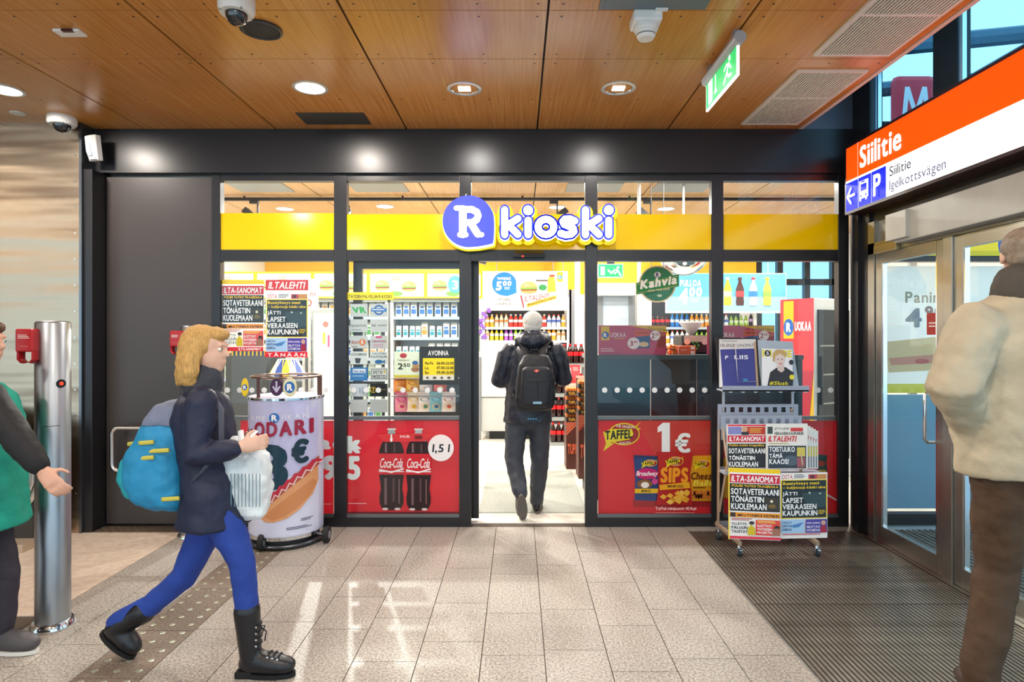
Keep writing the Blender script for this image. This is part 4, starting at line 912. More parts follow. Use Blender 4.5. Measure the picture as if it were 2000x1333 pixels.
def carton(c1, c2, w_=.075, d=.07, h=.16):
    def mk():
        t = thing('food_carton', 'carton', 'carton')
        MB().box(-w_/2, w_/2, -d/2, d/2, 0, h).build('body', mat('carton_'+c1, c1, .5), t, bevel=.002)
        p = Print(lambda u, v, hh: (u, -d/2-hh-.0004, v)); p.rect(-w_*.4, h*.25, w_*.4, h*.62, c2); p.rect(-w_*.3, h*.7, w_*.3, h*.85, c2); p.build('front_print', PRN(), t, fix=False)
        b = MB(); b.rings([[(-w_/2, -d/2, h), (w_/2, -d/2, h), (w_/2, d/2, h), (-w_/2, d/2, h)], [(-w_/2, -.004, h+.03), (w_/2, -.004, h+.03), (w_/2, .004, h+.03), (-w_/2, .004, h+.03)]]); b.build('gable', mat('carton_'+c1, c1), t)
        return t
    return mk
def snack(c1, c2, w_=.14, h=.19):
    def mk():
        t = thing('snack_bag', 'bag', 'snack bag')
        def pt(u, v, sgn):
            e = max(0, 1-(2*abs(u))**2.5)*max(0, 1-abs(2*v-1)**3); return (u*w_*(1-.06*e), sgn*.028*e-.0, v*h)
        for s_, nm in ((-1, 'front_film'), (1, 'back_film')):
            b = MB(); R = [[pt(-.5+i/8, j/8, s_) for i in range(9)] for j in range(9)]; b.rings(R, False, False, False); b.build(nm, mat('foil_'+c1, c1, .3), t, smooth=70)
        p = Print(lambda u, v, hh: (pt(u, v, -1)[0], pt(u, v, -1)[1]-hh-.001, pt(u, v, -1)[2])); p.ell(0, .68, .34, .12, c2, 16); p.ell(0, .3, .28, .16, '#e8d8a8', 14); p.ell(.05, .3, .16, .1, c2, 12); p.build('front_print', PRN(), t, fix=False)
        b = MB().box(-w_/2, w_/2, -.003, .003, h-.01, h+.012); b.build('top_seal', mat('foil_'+c1, c1), t)
        return t
    return mk
COLA = bottle('#2a0c08', '#e01a22', '#e01a22', .265, .037)
# ================================================================== open chillers on the left
GRY = mat('chiller_grey', '#a4aaa8', .35, .3); WHT = mat('cabinet_white', '#f0f0ee', .35); BLUEG = mat('price_rail_blue', '#b9c8dc', .4)
def shelving(name, label, cat, x0, x1, yf, yb, zs, top, back='#dfe6e8', rail=BLUEG, header=True, body=WHT):
    t = thing(name, label, cat, ((x0+x1)/2, (yf+yb)/2, 0))
    MB().box(x0, x1, yb-.03, yb, 0, top).build('back_panel', mat('back_'+back, back, .4), t)
    for a in (x0, x1-.035): MB().box(a, a+.035, yf, yb-.03, 0, top).build('side_panel', body, t)
    MB().box(x0+.035, x1-.035, yf-.02, yb-.03, 0, .14).build('plinth', body, t)
    if header: MB().box(x0, x1, yf-.01, yb-.03, top-.09, top).build('header', GRY, t)
    for z in zs:
        MB().box(x0+.035, x1-.035, yf+.02, yb-.03, z-.018, z).build('shelf', WHT, t)
        MB().box(x0+.035, x1-.035, yf+.008, yf+.02, z-.03, z+.006).build('price_rail', rail, t)
    return t
zs = [ZW(y, 7.7) for y in (620, 660, 700, 740, 780, 820)]
KIND = [('milk', carton('#f2f5f6', '#3a78c8'), .085, 'white milk carton'), ('juice', carton('#f4f1e6', '#e89a2a'), .085, 'white and orange juice carton'), ('cream', carton('#eef4f8', '#2aa0b8', .06, .06, .12), .07, 'small white and teal carton'), ('greenpk', carton('#e8f0e4', '#4a9a4a'), .085, 'white and green carton')]
CHN = ('left', 'middle', 'right'); ORD = ('top', 'second', 'third', 'fourth', 'fifth', 'lowest')
random.seed(11)
for c_i, (a, b) in enumerate(((432, 600), (606, 760), (765, 925))):
    x0, x1 = XW(a, 7.7), XW(b, 7.7)
    shelving('open_chiller', 'white open chiller shelf seen through the left windows, %s one of three' % CHN[c_i], 'chiller', x0, x1, 7.62, 8.1, zs, 2.02)
    for si, z in enumerate(zs):
        x = x0+.09; kd = random.choice(KIND); q = -1
        while x < x1-.07:
            q += 1
            if random.random() < .3: kd = random.choice(KIND)
            if si < 4 or c_i != 0:
                put(kd[0], kd[1], (x, 7.70+random.uniform(0, .03), z), random.uniform(-.06, .06), '%s, %s from left, %s shelf of %s chiller' % (kd[3], ON[q], ORD[si], CHN[c_i]), 'cartons in the open chillers')
            x += kd[2]+random.uniform(.005, .02)
# menu light boxes above them
BUN, MEAT, LEAF = '#d9a060', '#8a4a28', '#7aa84a'
def burger(p, cx, cy, s_):
    p.ell(cx, cy+.30*s_, .52*s_, .16*s_, BUN, 18); p.poly([(cx-.55*s_, cy+.16*s_), (cx+.55*s_, cy+.14*s_), (cx+.5*s_, cy+.27*s_), (cx-.5*s_, cy+.28*s_)], MEAT); p.poly([(cx-.58*s_, cy+.08*s_), (cx+.58*s_, cy+.06*s_), (cx+.52*s_, cy+.17*s_), (cx-.52*s_, cy+.19*s_)], LEAF)
    p.ell(cx, cy+.10*s_, .55*s_, .42*s_, '#e0aa66', 18, a0=pi, a1=2*pi+.01); p.ell(cx-.15*s_, cy-.1*s_, .2*s_, .1*s_, '#efc890', 12)
for i, (a, b) in enumerate(((387, 498), (498, 610), (610, 719), (719, 831), (831, 942))):
    Y_ = 7.58; t = thing('menu_light_box', 'yellow framed lit menu board with bread, %s from the left' % ('first', 'second', 'third', 'fourth', 'fifth')[i], 'menu board', tuple(W((a+b)/2, 583, Y_)), 'lit menu boards above the chillers')
    x0, x1, z0, z1 = XW(a, Y_), XW(b, Y_), ZW(583, Y_), ZW(531, Y_)
    fr = MB(); fr.box(x0, x1, Y_, Y_+.06, z0, z0+.02).box(x0, x1, Y_, Y_+.06, z1-.02, z1).box(x0, x0+.02, Y_, Y_+.06, z0+.02, z1-.02).box(x1-.02, x1, Y_, Y_+.06, z0+.02, z1-.02); fr.build('frame', mat('menu_frame_yellow', '#f5c400', .4), t)
    p = Print(front(Y_+.02)); p.rect(a+2, 533, b-2, 581, '#fbf4e6')
    burger(p, a+28, 556, 26); burger(p, a+80, 558, 26); p.ell(a+54, 574, 14, 5, '#7ab04a', 14); p.lines(a+46, 541, a+66, 550, 2, '#b89a7a')
    if i == 4: p.ell(889, 556, 14, 17, '#5aa8d8', 20); p.text('3', 883, 548, 895, 566, '#ffffff', .04)
    p.build('lit_face', mat('menu_lit_print', rough=.5, attr=True, emit=.55), t, fix=False)
# snack rack close behind the second bay
t = thing('snack_rack', 'black perforated snack rack low behind the second bay', 'rack', tuple(W(832, 1000, 6.2)))
x0, x1 = XW(768, 6.2), XW(925, 6.2)
MB().box(x0, x1, 6.24, 6.27, .05, ZW(690, 6.2)).build('perforated_panel', mat('rack_black', '#22262a', .5, bump=.4, bscale=300), t)
for z in (ZW(738, 6.2), ZW(772, 6.2)): MB().box(x0, x1, 6.1, 6.24, z-.008, z).build('shelf', GREYP, t)
MB().box(x0, x1, 6.0, 6.27, 0, .05).build('foot', BLACKP, t)
for i, (px, c1, c2, nm) in enumerate(((785, '#e88ab0', '#c83a78', 'pink'), (808, '#f0ead8', '#d8b020', 'white and yellow'), (830, '#f2f0ee', '#3a9a6a', 'white and green'), (852, '#7ac8d8', '#2a78b0', 'pale blue'), (876, '#f0ece8', '#c8402a', 'white and red'))):
    p_ = W(px, 805, 6.14); put('sn'+nm, snack(c1, c2), tuple(p_), random.uniform(-.1, .1), '%s snack bag hanging on the black rack' % nm, 'snack bags on the black rack')
for i, (px, c1, c2, nm) in enumerate(((782, '#e88a3a', '#f0d040', 'orange'), (806, '#f0c040', '#c8402a', 'yellow'), (832, '#e0e4e8', '#4a78b8', 'silver'), (860, '#d84a3a', '#f0e0c0', 'red'))):
    p_ = W(px, 768, 6.16); put('su'+nm, snack(c1, c2, .13, .15), tuple(p_), random.uniform(-.1, .1), '%s snack bag on the upper row of the black rack' % nm, 'snack bags on the black rack')
# candy stand in the first bay, with domed top of white bags
t = thing('candy_stand', 'round candy stand fanned with white and blue packs behind the cart', 'stand', tuple(W(562, 980, 6.0)))
c_ = W(562, 980, 6.0); zt = ZW(738, 6.0)
MB().lathe([(.22, 0), (.22, .03), (.04, .05), (.04, zt-.02), (.2, zt-.01), (.2, zt)], (c_.x, 6.0, 0), 24).build('pedestal', GREYP, t, smooth=40)
for k in range(14):
    a = 2*pi*k/14; M_ = Matrix.Translation((c_.x, 6.0, zt)) @ Matrix.Rotation(a, 4, 'Z') @ Matrix.Translation((.12, 0, .10)) @ Matrix.Rotation(-.5, 4, 'Y')
    o = solo(MB().box(-.012, .012, -.035, .035, -.09, .09, M_), 'candy_pack', mat('candy_%d' % (k % 3), ('#f2f2f4', '#3a58a8', '#e8c84a')[k % 3], .4), '%s candy pack fanned on the round stand, %s of the ring' % (('white', 'blue', 'yellow')[k % 3], ON[k]), 'candy pack', 'candy packs on the round stand', bevel=.006)
# dark low cabinet and grey service door deeper in the first bay
solo(MB().box(XW(440, 6.6), XW(524, 6.6), 6.6, 7.1, 0, ZW(690, 6.6)), 'dark_cabinet', mat('cabinet_dark', '#3a4044', .3), 'dark low cabinet behind the left headline posters', 'cabinet', bevel=.008)
t = thing('glass_cooler', 'tall grey framed glass cooler at the edge of the first bay', 'cooler', tuple(W(632, 950, 7.2)))
x0, x1 = XW(606, 7.2), XW(655, 7.2); z1 = ZW(602, 7.2)
MB().box(x0, x1, 7.25, 7.55, 0, z1).build('body', GRY, t, bevel=.01); MB().box(x0+.03, x1-.03, 7.23, 7.25, .15, z1-.06).build('glass_door', mat('cooler_glass', '#dfeaec', .1), t)
p = Print(front(7.225)); p.rect(624, 622, 650, 684, '#f6f0ec'); p.ell(636, 634, 6, 6, '#e07a70', 14); p.rect(630, 650, 636, 672, '#f0c85a'); p.rect(640, 655, 644, 678, '#e05a8a'); p.build('poster', PRN(), t, fix=False)

# ================================================================== centre: drinks cooler behind the doorway
Yc = 9.35
zc = [ZW(y, Yc) for y in (640, 666, 700, 740, 790)]
shelving('drinks_cooler', 'white drinks cooler below the hanging meal banner', 'cooler', XW(942, Yc), XW(1112, Yc), Yc, 9.95, zc, 2.1, '#26292c', header=False)
LIQ = [('bo', bottle('#f0a030', '#f4f0e0', '#f0f0f0', .2, .033), 'orange drink'), ('ba', bottle('#e8d8b8', '#c88a5a', '#e8a060', .2, .033), 'pale drink'), ('br', bottle('#d8322a', '#f4e8e0', '#f8f0e8', .2, .033), 'red drink'), ('bw', bottle('#e8ecf4', '#5a78c0', '#e0503a', .2, .033), 'white drink'), ('by', bottle('#e8c830', '#f8f4e8', '#4a9a3a', .18, .03), 'yellow drink'), ('bp', bottle('#a85ac0', '#e8d0f0', '#8a3aa0', .18, .03), 'purple drink'), ('bg', bottle('#9ac83a', '#e8f4d0', '#5a9a2a', .18, .03), 'green drink')]
seq = {0: [0, 0, 1, 1, 1, 2, 2, 2, 2, 2, 2, 3, 2, 3, 3, 3, 0], 1: [1, 4, 4, 4, 5, 5, 6, 6, 6, 2, 4, 1, 1, 0, 0, 1, 1], 2: [0, 2, 4, 6, 5, 1, 3, 2, 0, 4, 4, 6, 2, 1, 0, 3, 2]}
for si in (0, 1, 2):
    x = XW(942, Yc)+.07
    for qi, q in enumerate(seq[si]):
        if x > XW(1112, Yc)-.06: break
        put(LIQ[q][0], LIQ[q][1], (x, Yc+.08, zc[si]), 0, '%s bottle, %s from the left, %s shelf of the cooler behind the doorway' % (LIQ[q][2], ON[qi], ORD[si]), 'bottles in the drinks cooler'); x += .073
# meal banner
t = thing('meal_banner', 'hanging white meal banner with blue 5,00 price drop', 'banner', tuple(W(1027, 607, 9.2)))
MB().box(XW(942, 9.2), XW(1109, 9.2), 9.2, 9.215, ZW(607, 9.2), ZW(530, 9.2)).build('panel', WHT, t)
for px in (1080, 1100, 970): MB().cyl(W(px, 530, 9.2), (XW(px, 9.2), 9.2, ZC), .006, n=6).build('wire', GREYP, t)
p = Print(front(9.198))
p.rect(944, 531, 1108, 606, '#f4f2ec'); BL = '#1b7fd0'
p.poly([(985+24*cos(a), 555+23*sin(a)) for a in [pi*.5+pi*1.4*k/18 for k in range(19)]]+[(1008, 548), (1009, 572), (1003, 575), (990, 579)], BL)
p.text('YHTEENSÄ', 971, 541, 998, 547, '#ffffff', .04); p.text('5', 968, 550, 980, 568, '#ffffff', .06, .1); p.text('00', 982, 549, 999, 559, '#ffffff', .05, .1); p.lines(985, 561, 997, 567, 2, '#e0f0ff')
p.text('VITOSEN', 972, 583, 996, 588, '#6a645e', .02); p.text('VÄLIPALA', 970, 591, 998, 596, '#6a645e', .02); p.lines(964, 600, 1004, 603, 1, '#c8c2ba')
burger(p, 1033, 560, 30); p.poly([(1048, 549), (1071, 549), (1067, 571), (1052, 571)], '#f4f0e8'); p.rect(1047, 547, 1072, 550, '#5a4a3a'); p.ell(1060, 562, 8, 6, '#2a8a4a', 14)
p.poly([(1070, 545), (1074, 540), (1082, 540), (1084, 548), (1086, 572), (1069, 572)], '#f0a830'); p.rect(1073, 537, 1083, 541, '#d8402a')
p.poly([(1017, 578), (1085, 570), (1087, 580), (1024, 600)], '#f8f4f2'); p.text('ILTALEHTI', 1024, 579, 1074, 590, '#e85a5a', .03, .2, .02, dy=-6); p.poly([(1028, 594), (1086, 577), (1087, 583), (1030, 601)], '#d8a830'); p.text('Bussiyhteys meni', 1031, 594, 1084, 599, '#2a2018', .02, dy=-15); p.poly([(1016, 578), (1019, 577), (1024, 600), (1022, 603)], '#d8384a')
p.rect(1088, 532, 1099, 550, '#f6d000'); p.ell(1093.5, 542, 4.5, 4.5, BL, 14); p.text('R', 1091.5, 539.5, 1096, 544.5, '#ffffff', .04)
p.build('printed_face', PRN(), t, fix=False)
# white counter cabinet in front of the cooler
t = thing('counter_cabinet', 'white counter cabinet left of the man inside the shop', 'cabinet', tuple(W(1000, 850, 9.0)))
x0, x1 = XW(940, 9.0), XW(1070, 9.0)
MB().box(x0, x1, 8.9, 9.3, ZW(775, 9), ZW(668, 9)).build('upper_body', WHT, t, bevel=.02); MB().box(x0, x1, 8.92, 9.3, .12, ZW(776, 9)).build('lower_body', mat('cabinet_pale_grey', '#c9cbc8', .4), t, bevel=.01); MB().box(x0+.12, x1, 8.98, 9.28, .0, .12).build('plinth', BLACKP, t); MB().box(x0-.05, x0, 8.88, 8.98, 0, 1.2).build('leg_post', GREYP, t)
# purple orchid in a pot on the leg post
ox, oy, oz = XW(940, 9.0)-.025, 8.93, 1.2
t = thing('orchid', 'potted purple orchid at the left side of the open doorway', 'plant', (ox, oy, oz))
MB().lathe([(.03, 0), (.045, .07), (.047, .08)], (ox, oy, oz), 16).build('pot', WHITEP, t, smooth=40)
b = MB(); b.tube([(ox, oy, oz+.07), (ox+.0, oy, oz+.35), (ox+.05, oy, oz+.62), (ox+.16, oy, oz+.68)], .006, 6); b.tube([(ox, oy, oz+.3), (ox+.06, oy, oz+.42), (ox+.07, oy, oz+.28)], .005, 6); b.build('stem', mat('stem_green', '#4a6a3a', .6), t)
b = MB(); random.seed(4)
for k in range(24):
    u, v = random.choice(((.0, .35), (.03, .5), (.08, .62), (.15, .67), (.07, .3), (.04, .42))); q_ = Vector((ox+u+random.uniform(-.03, .03), oy+random.uniform(-.04, .04), oz+v+random.uniform(-.04, .04)))
    for q in range(5): a = q*2*pi/5+k; b.ball(q_+Vector((.018*cos(a), 0, .018*sin(a))), .016, .005, .012, 6, 4)
b.build('blossoms', mat('petal_purple', '#8a5ac0', .5), t, kind='stuff')
t = thing('shop_speaker', 'small dark wedge loudspeaker under the shop ceiling by the doorway', 'speaker', tuple(W(942, 512, 8.0))); MB().cyl((XW(942, 8), 8.0, ZW(490, 8)), (XW(942, 8), 8.0, ZC), .012, n=8).build('bracket', BLACKP, t); MB().box(-.07, .07, -.06, .06, -.1, .1, Matrix.Translation(W(942, 500, 8.0)) @ Matrix.Rotation(.25, 4, 'Y')).build('case', mat('speaker_dark', '#3a3c40', .4), t, bevel=.01); MB().box(-.055, .055, -.063, -.06, -.085, .085, Matrix.Translation(W(942, 500, 8.0)) @ Matrix.Rotation(.25, 4, 'Y')).build('grille', mat('speaker_mesh2', '#202224', .8), t)
# white post and grey door far back
solo(MB().box(XW(1123, 9.6), XW(1133, 9.6), 9.6, 9.68, 0, ZC), 'shop_column', WHT, 'slim white column right of the meal banner', 'column')
def back_door(nm, a, b, Y_, label):
    t = thing(nm, label, 'door', ((XW(a, Y_)+XW(b, Y_))/2, Y_, 0), kind='structure'); x0, x1 = XW(a, Y_), XW(b, Y_); z1 = ZW(566, Y_)
    for q in ((x0, x0+.1), (x1-.1, x1)): MB().box(*q, Y_, Y_+.06, 0, z1).build('stile', mat('back_door_grey', '#8a8d92', .4), t)
    MB().box(x0+.1, x1-.1, Y_, Y_+.06, z1-.12, z1).build('top_rail', MATS['back_door_grey'], t); MB().box(x0+.1, x1-.1, Y_, Y_+.06, 0, .3).build('bottom_rail', MATS['back_door_grey'], t)
    MB().box(x0+.1, x1-.1, Y_+.02, Y_+.03, .3, z1-.12).build('frosted_pane', mat('frosted_pane', '#c9d6e4', .3), t)
back_door('door_5', 1104, 1124, 10.1, 'grey service door right of the meal banner'); back_door('door_6', 1166, 1240, 10.1, 'grey glazed back door of the shop under the air curtain')
# ================================================================== cola stack and chocolate displays
t = thing('cola_display', 'grey tiered display of cola bottles right of the man', 'display', tuple(W(1105, 870, 8.5)))
x0, x1 = XW(1074, 8.5), XW(1144, 8.5)
zq = [ZW(y, 8.5) for y in (863, 814, 768, 710)]
for z in zq: MB().box(x0, x1, 8.42, 8.8, z-.05, z).build('tier', GRY, t)
for a in (x0, x1-.03): MB().box(a, a+.03, 8.6, 8.8, 0, zq[3]).build('upright', GRY, t)
for si, z in enumerate(zq):
    x = x0+.045; q = -1
    while x < x1-.03:
        q += 1
        for yy in (8.47, 8.57): put('cola', COLA, (x, yy, z), 0, 'cola bottle, %s from the left in the %s row, %s tier of the display' % (ON[q], 'front' if yy < 8.5 else 'back', ('lowest', 'second', 'third', 'top')[si]), 'cola bottles on the tiered display')
        x += .078
def d_card(p): p.rect(1107, 713, 1133, 757, '#d84a4e'); p.text('2', 1110, 718, 1116, 730, '#f4d0cc', .03); p.lines(1119, 718, 1131, 726, 3, '#f0b8b4'); p.poly([(1112, 752), (1120, 735), (1128, 752)], '#c83438')
wposter('price_card', 'red price card hanging on the cola display', d_card, Y=8.38, cat='poster', m=PRN())
def candy_box(px0, px1, ytop, ybody, ybot, label):
    Y_ = F*1.518/(ybot-CY); x0, x1 = XW(px0, Y_), XW(px1, Y_)
    t = thing('chocolate_display', label, 'display', ((x0+x1)/2, Y_, 0), 'brown chocolate displays')
    zb = ZW(ybody, Y_); BR = mat('display_brown', '#5a2c22', .5)
    MB().box(x0, x1, Y_, Y_+.3, 0, zb).build('base_box', BR, t)
    p = Print(front(Y_-.001)); w_ = px1-px0
    p.poly([(px0, ybody), (px1, ybody), (px0, ybody+w_)], '#c8503a'); [p.line([(px0, ybody+6+k*6), (px0+6+k*6, ybody)], 1.2, '#e8a070', False) for k in range(4)]
    p.text('TUPLA', px0+w_*.1, ybody+(ybot-ybody)*.46, px0+w_*1.0, ybody+(ybot-ybody)*.68, '#f0704a', .05)
    p.build('box_art', PRN(), t, fix=False)
    k = 0; y = ybody
    while y > ytop+12:
        y1 = y-17; tr = MB().box(x0, x1, Y_, Y_+.28, ZW(y, Y_)+.004, ZW(y-9, Y_)).build('tray', mat('tray_black', '#2a201c', .5), t)
        p = Print(front(Y_-.001)); p.text('TUPLA', px0+w_*.15, y-7.5, px1-w_*.15, y-2, '#f0b040', .05); p.build('tray_print', PRN(), tr, fix=False)
        b = MB()
        for q in range(5): xx = x0+(x1-x0)*(q+.5)/5; b.box(xx-.012, xx+.012, Y_+.02, Y_+.24, ZW(y-9, Y_), ZW(y-14, Y_))
        b.build('chocolate_bars', mat('bar_wrap', '#d87a28', .35), tr, kind='stuff'); y = y1; k += 1
    for q in (x0, x1-.012): MB().box(q, q+.012, Y_+.25, Y_+.28, zb, ZW(ytop, Y_)).build('upright', BR, t)
    MB().box(x0, x1, Y_+.27, Y_+.28, ZW(ytop+9, Y_), ZW(ytop-4, Y_)).build('header_card', mat('header_pale', '#f0d8cc', .5), t)

candy_box(1106, 1133, 757, 825, 917, 'brown chocolate bar display, left of the pair at the doorway')
candy_box(1130, 1163, 742, 811, 936, 'brown chocolate bar display, right of the pair at the doorway')
solo(MB().box(XW(935, 5.24), .59, 5.24, 6.85, 0, .006), 'door_mat', mat('mat_grey_green', '#a9aea4', .95, noise=.12, nscale=60, bump=.3, bscale=250), 'pale grey green mat inside the open doorway', 'mat')
# ================================================================== right bays: counter, signs, cooler
Yq = 5.6
t = thing('sales_counter', 'dark teal sales counter behind the right windows', 'counter', tuple(W(1350, 1000, Yq)))
x0, x1 = XW(1150, Yq), XW(1570, Yq); zt = ZW(694, Yq)
MB().box(x0, x1, Yq, Yq+.6, zt-.04, zt).build('worktop', mat('worktop_dark', '#3a4a50', .3), t)
xs_ = [x0, XW(1272, Yq), XW(1362, Yq), x1]
for k in range(3): MB().box(xs_[k]+.003, xs_[k+1]-.003, Yq+.02, Yq+.04, .08, zt-.04).build('back_panel', mat('counter_panel_%d' % k, ('#0f3f4e', '#241f22', '#23303a')[k], .25), t)
MB().box(x0, x1, Yq+.06, Yq+.55, 0, .08).build('plinth', BLACKP, t)
def ruokaa(p, x, y=637):
    p.rect(x, y, x+132, y+56, '#c8456e'); p.poly([(x+62, y), (x+132, y), (x+132, y+13)], '#e8c030'); p.text('Oivaa halpaa', x+96, y+2, x+130, y+8, '#8a6a1a', .02, dy=3); p.rect(x+5, y+1, x+21, y+28, '#f0c81c'); p.ell(x+13, y+18, 7, 7, '#1b66b8', 18); p.text('R', x+9.5, y+14, x+16.5, y+22, '#ffffff', .05)
    p.text('UOKAA', x+23, y+13, x+53, y+22, '#f6dce4', .03); p.lines(x+28, y+24, x+54, y+27, 1, '#e0b060'); p.rect(x+71, y+8, x+99, y+20, '#e0563c'); p.text('Saarioinen', x+74, y+11, x+97, y+15, '#7a2a1a', .02)
    p.poly([(x+73, y+22), (x+100, y+19), (x+100, y+43), (x+75, y+44)], '#2f5a94'); p.ell(x+88, y+36, 10, 5, '#e8c898', 14); p.rect(x+114, y+16, x+130, y+42, '#a03a3c'); p.ell(x+122, y+17, 8, 3, '#c86a5a', 14)
    for (cx, cy, s_, c) in ((x+68, y+34, 12, '49'), (x+110, y+19, 10, '20')): p.ell(cx, cy, s_, s_*.95, '#fbf0f2', 22); p.text('3' if c == '49' else '2', cx-7, cy-5, cx-1, cy+5, '#b02a52', .03); p.text(c, cx, cy-5, cx+7, cy, '#b02a52', .03)
    p.lines(x+4, y+44, x+32, y+52, 2, '#f0c0d0')
def cardboard(name, label, x):
    t = thing(name, label, 'poster', tuple(W(x+66, 694, 5.62)), 'pink food posters standing on the counter'); Y_ = 5.62
    MB().box(XW(x, Y_), XW(x+132, Y_), Y_, Y_+.006, zt, ZW(636, Y_)).build('card', mat('card_pink', '#c8456e', .5), t)
    p = Print(front(Y_-.001)); ruokaa(p, x); p.build('print', FILM, t, fix=False)
    MB().box(XW(x+10, Y_), XW(x+120, Y_), Y_+.006, Y_+.05, zt, zt+.02).build('foot_strut', WHITEP, t)
cardboard('counter_poster', 'pink food poster on the counter, left one beside the doorway', 1169); cardboard('counter_poster', 'pink food poster on the counter, right one behind the newspaper rack', 1381)
t = thing('candy_tray', 'yellow candy tray under the left pink poster', 'tray', tuple(W(1235, 694, 5.75))); MB().box(XW(1167, 5.75), XW(1300, 5.75), 5.7, 5.9, zt+.002, ZW(699, 5.75)+.02).build('riser', mat('riser_teal', '#1d5260', .3), t)
b = MB(); random.seed(9)
for k in range(26):
    b.col = lin(random.choice(('#f0c020', '#f0c020', '#e8842a', '#f4e8d0'))); x = XW(1169+5*k, 5.7); b.box(x, x+.022, 5.66, 5.72, ZW(699, 5.7), ZW(691+random.random()*3, 5.7))
b.build('candy_bars', PRN(), t, kind='stuff')
# coffee machine, jar, boxes
Y_ = 5.95
t = thing('coffee_machine', 'black and white coffee machine with green buttons on the counter', 'coffee machine', tuple(W(1360, 694, Y_)))
MB().box(XW(1332, Y_), XW(1384, Y_), Y_, Y_+.35, zt, ZW(655, Y_)).build('body', BLACKP, t, bevel=.015); MB().box(XW(1336, Y_), XW(1381, Y_), Y_-.01, Y_, ZW(668, Y_), ZW(656, Y_)).build('screen', mat('machine_screen', '#c8d0c8', .2), t)
p = Print(front(Y_-.012))
for i in range(3):
    for j in range(2): p.ell(1354+j*7+(i % 2)*3, 669+i*6, 2.2, 2.2, '#3ac84a', 10)
p.ell(1342, 668, 6, 6, '#e8ded4', 14); p.ell(1376, 668, 6, 6, '#e8ded4', 14); p.build('buttons', PRN(), t, fix=False)
MB().lathe([(.02, ZW(655, Y_)), (.12, ZW(630, Y_)), (.115, ZW(628, Y_))], (XW(1360, Y_), Y_+.18, 0), 20).build('hopper', WHITEP, t, smooth=50)
t = thing('copper_jar', 'small copper lidded jar on the counter', 'jar', tuple(W(1313, 694, 5.8))); MB().lathe([(.05, zt), (.05, ZW(686, 5.8)), (.04, ZW(682, 5.8))], (XW(1313, 5.8), 5.8, 0), 20).build('jar_body', mat('copper', '#a8542c', .25, .9), t, smooth=50); MB().lathe([(.053, ZW(681, 5.8)), (.053, ZW(677, 5.8)), (.03, ZW(673, 5.8))], (XW(1313, 5.8), 5.8, 0), 20).build('lid', mat('copper_lid', '#c86a3a', .25, .9), t, smooth=50)
t = thing('orange_box', 'orange cardboard box on the counter beside the coffee machine', 'box', tuple(W(1342, 694, 5.8))); MB().box(XW(1326, 5.8), XW(1358, 5.8), 5.78, 5.92, zt, ZW(676, 5.8)).build('carton', mat('orange_card', '#d8562a', .5), t, bevel=.003)
p = Print(front(5.779)); p.rect(1349, 677, 1357, 683, '#f0e8e0'); p.rect(1349, 686, 1357, 693, '#f0e8e0'); p.lines(1330, 683, 1344, 687, 1, '#f0a890'); p.build('label_print', PRN(), t, fix=False)
# drinks banner and cooler at the back right
Yd = 9.0
t = thing('drinks_banner', 'long light blue banner with soft drink bottles and price 4,00', 'banner', tuple(W(1430, 611, Yd)))
MB().box(XW(1300, Yd), XW(1536, Yd), Yd, Yd+.02, ZW(612, Yd), ZW(534, Yd)).build('panel', WHT, t)
p = Print(front(Yd-.002)); p.rect(1302, 535, 1535, 608, '#5aa4dc'); p.rect(1302, 580, 1535, 608, '#94c4ea'); p.text('PULLOA', 1328, 547, 1369, 560, '#ffffff', .05); p.text('4', 1326, 563, 1344, 594, '#ffffff', .07, .1); p.text('00', 1346, 561, 1371, 580, '#ffffff', .05, .1); p.lines(1350, 584, 1370, 592, 2, '#e8f4ff')
for (cx, c1, c2, c3) in ((1421, '#f0b030', '#f0e0a0', '#e8e8e8'), (1445, '#4a2418', '#c83a3a', '#4a2a24'), (1471, '#e8eef6', '#3a78c0', '#d83a48'), (1498, '#f0dc4a', '#8ac04a', '#e8d830')):
    pf = [(2.6, 547), (3, 552), (7.5, 564), (8, 576), (7, 582), (8, 590), (7, 597)]; p.poly([(cx-a, y) for a, y in pf]+[(cx+a, y) for a, y in pf[::-1]], c1); p.rect(cx-8, 569, cx+8, 580, c2); p.rect(cx-3.6, 542, cx+3.6, 547, c3)
p.build('printed_face', PRN(), t, fix=False)
for px in (1330, 1500): MB().cyl(W(px, 535, Yd+.01), (XW(px, Yd+.01), Yd+.01, ZC), .006, n=6).build('wire', GREYP, t)
zc2 = [ZW(y, 9.2) for y in (640, 672, 712, 755)]
shelving('drinks_cooler', 'white drinks cooler below the long blue banner', 'cooler', XW(1268, 9.2), XW(1478, 9.2), 9.2, 9.85, zc2, 2.05, '#26292c', header=False)
L2 = [('cs', bottle('#3a1410', '#e02a30', '#20181a', .2, .033), 'dark cola'), ('cb', bottle('#2a78c8', '#e8f0f8', '#2a9ad8', .2, .033), 'blue drink'), LIQ[0], LIQ[3], LIQ[6], ('cd', bottle('#1c1a2a', '#c8a8e0', '#8ab0d0', .22, .03), 'dark energy drink')]
for si in (0, 1):
    x = XW(1268, 9.2)+.07; q = 0
    while x < XW(1478, 9.2)-.05:
        kd = L2[(q//4+si*2) % len(L2)]; put(kd[0], kd[1], (x, 9.28, zc2[si]), 0, '%s bottle, %s from the left, %s shelf under the blue banner' % (kd[2], ON[q], ORD[si]), 'bottles in the drinks cooler'); x += .074; q += 1
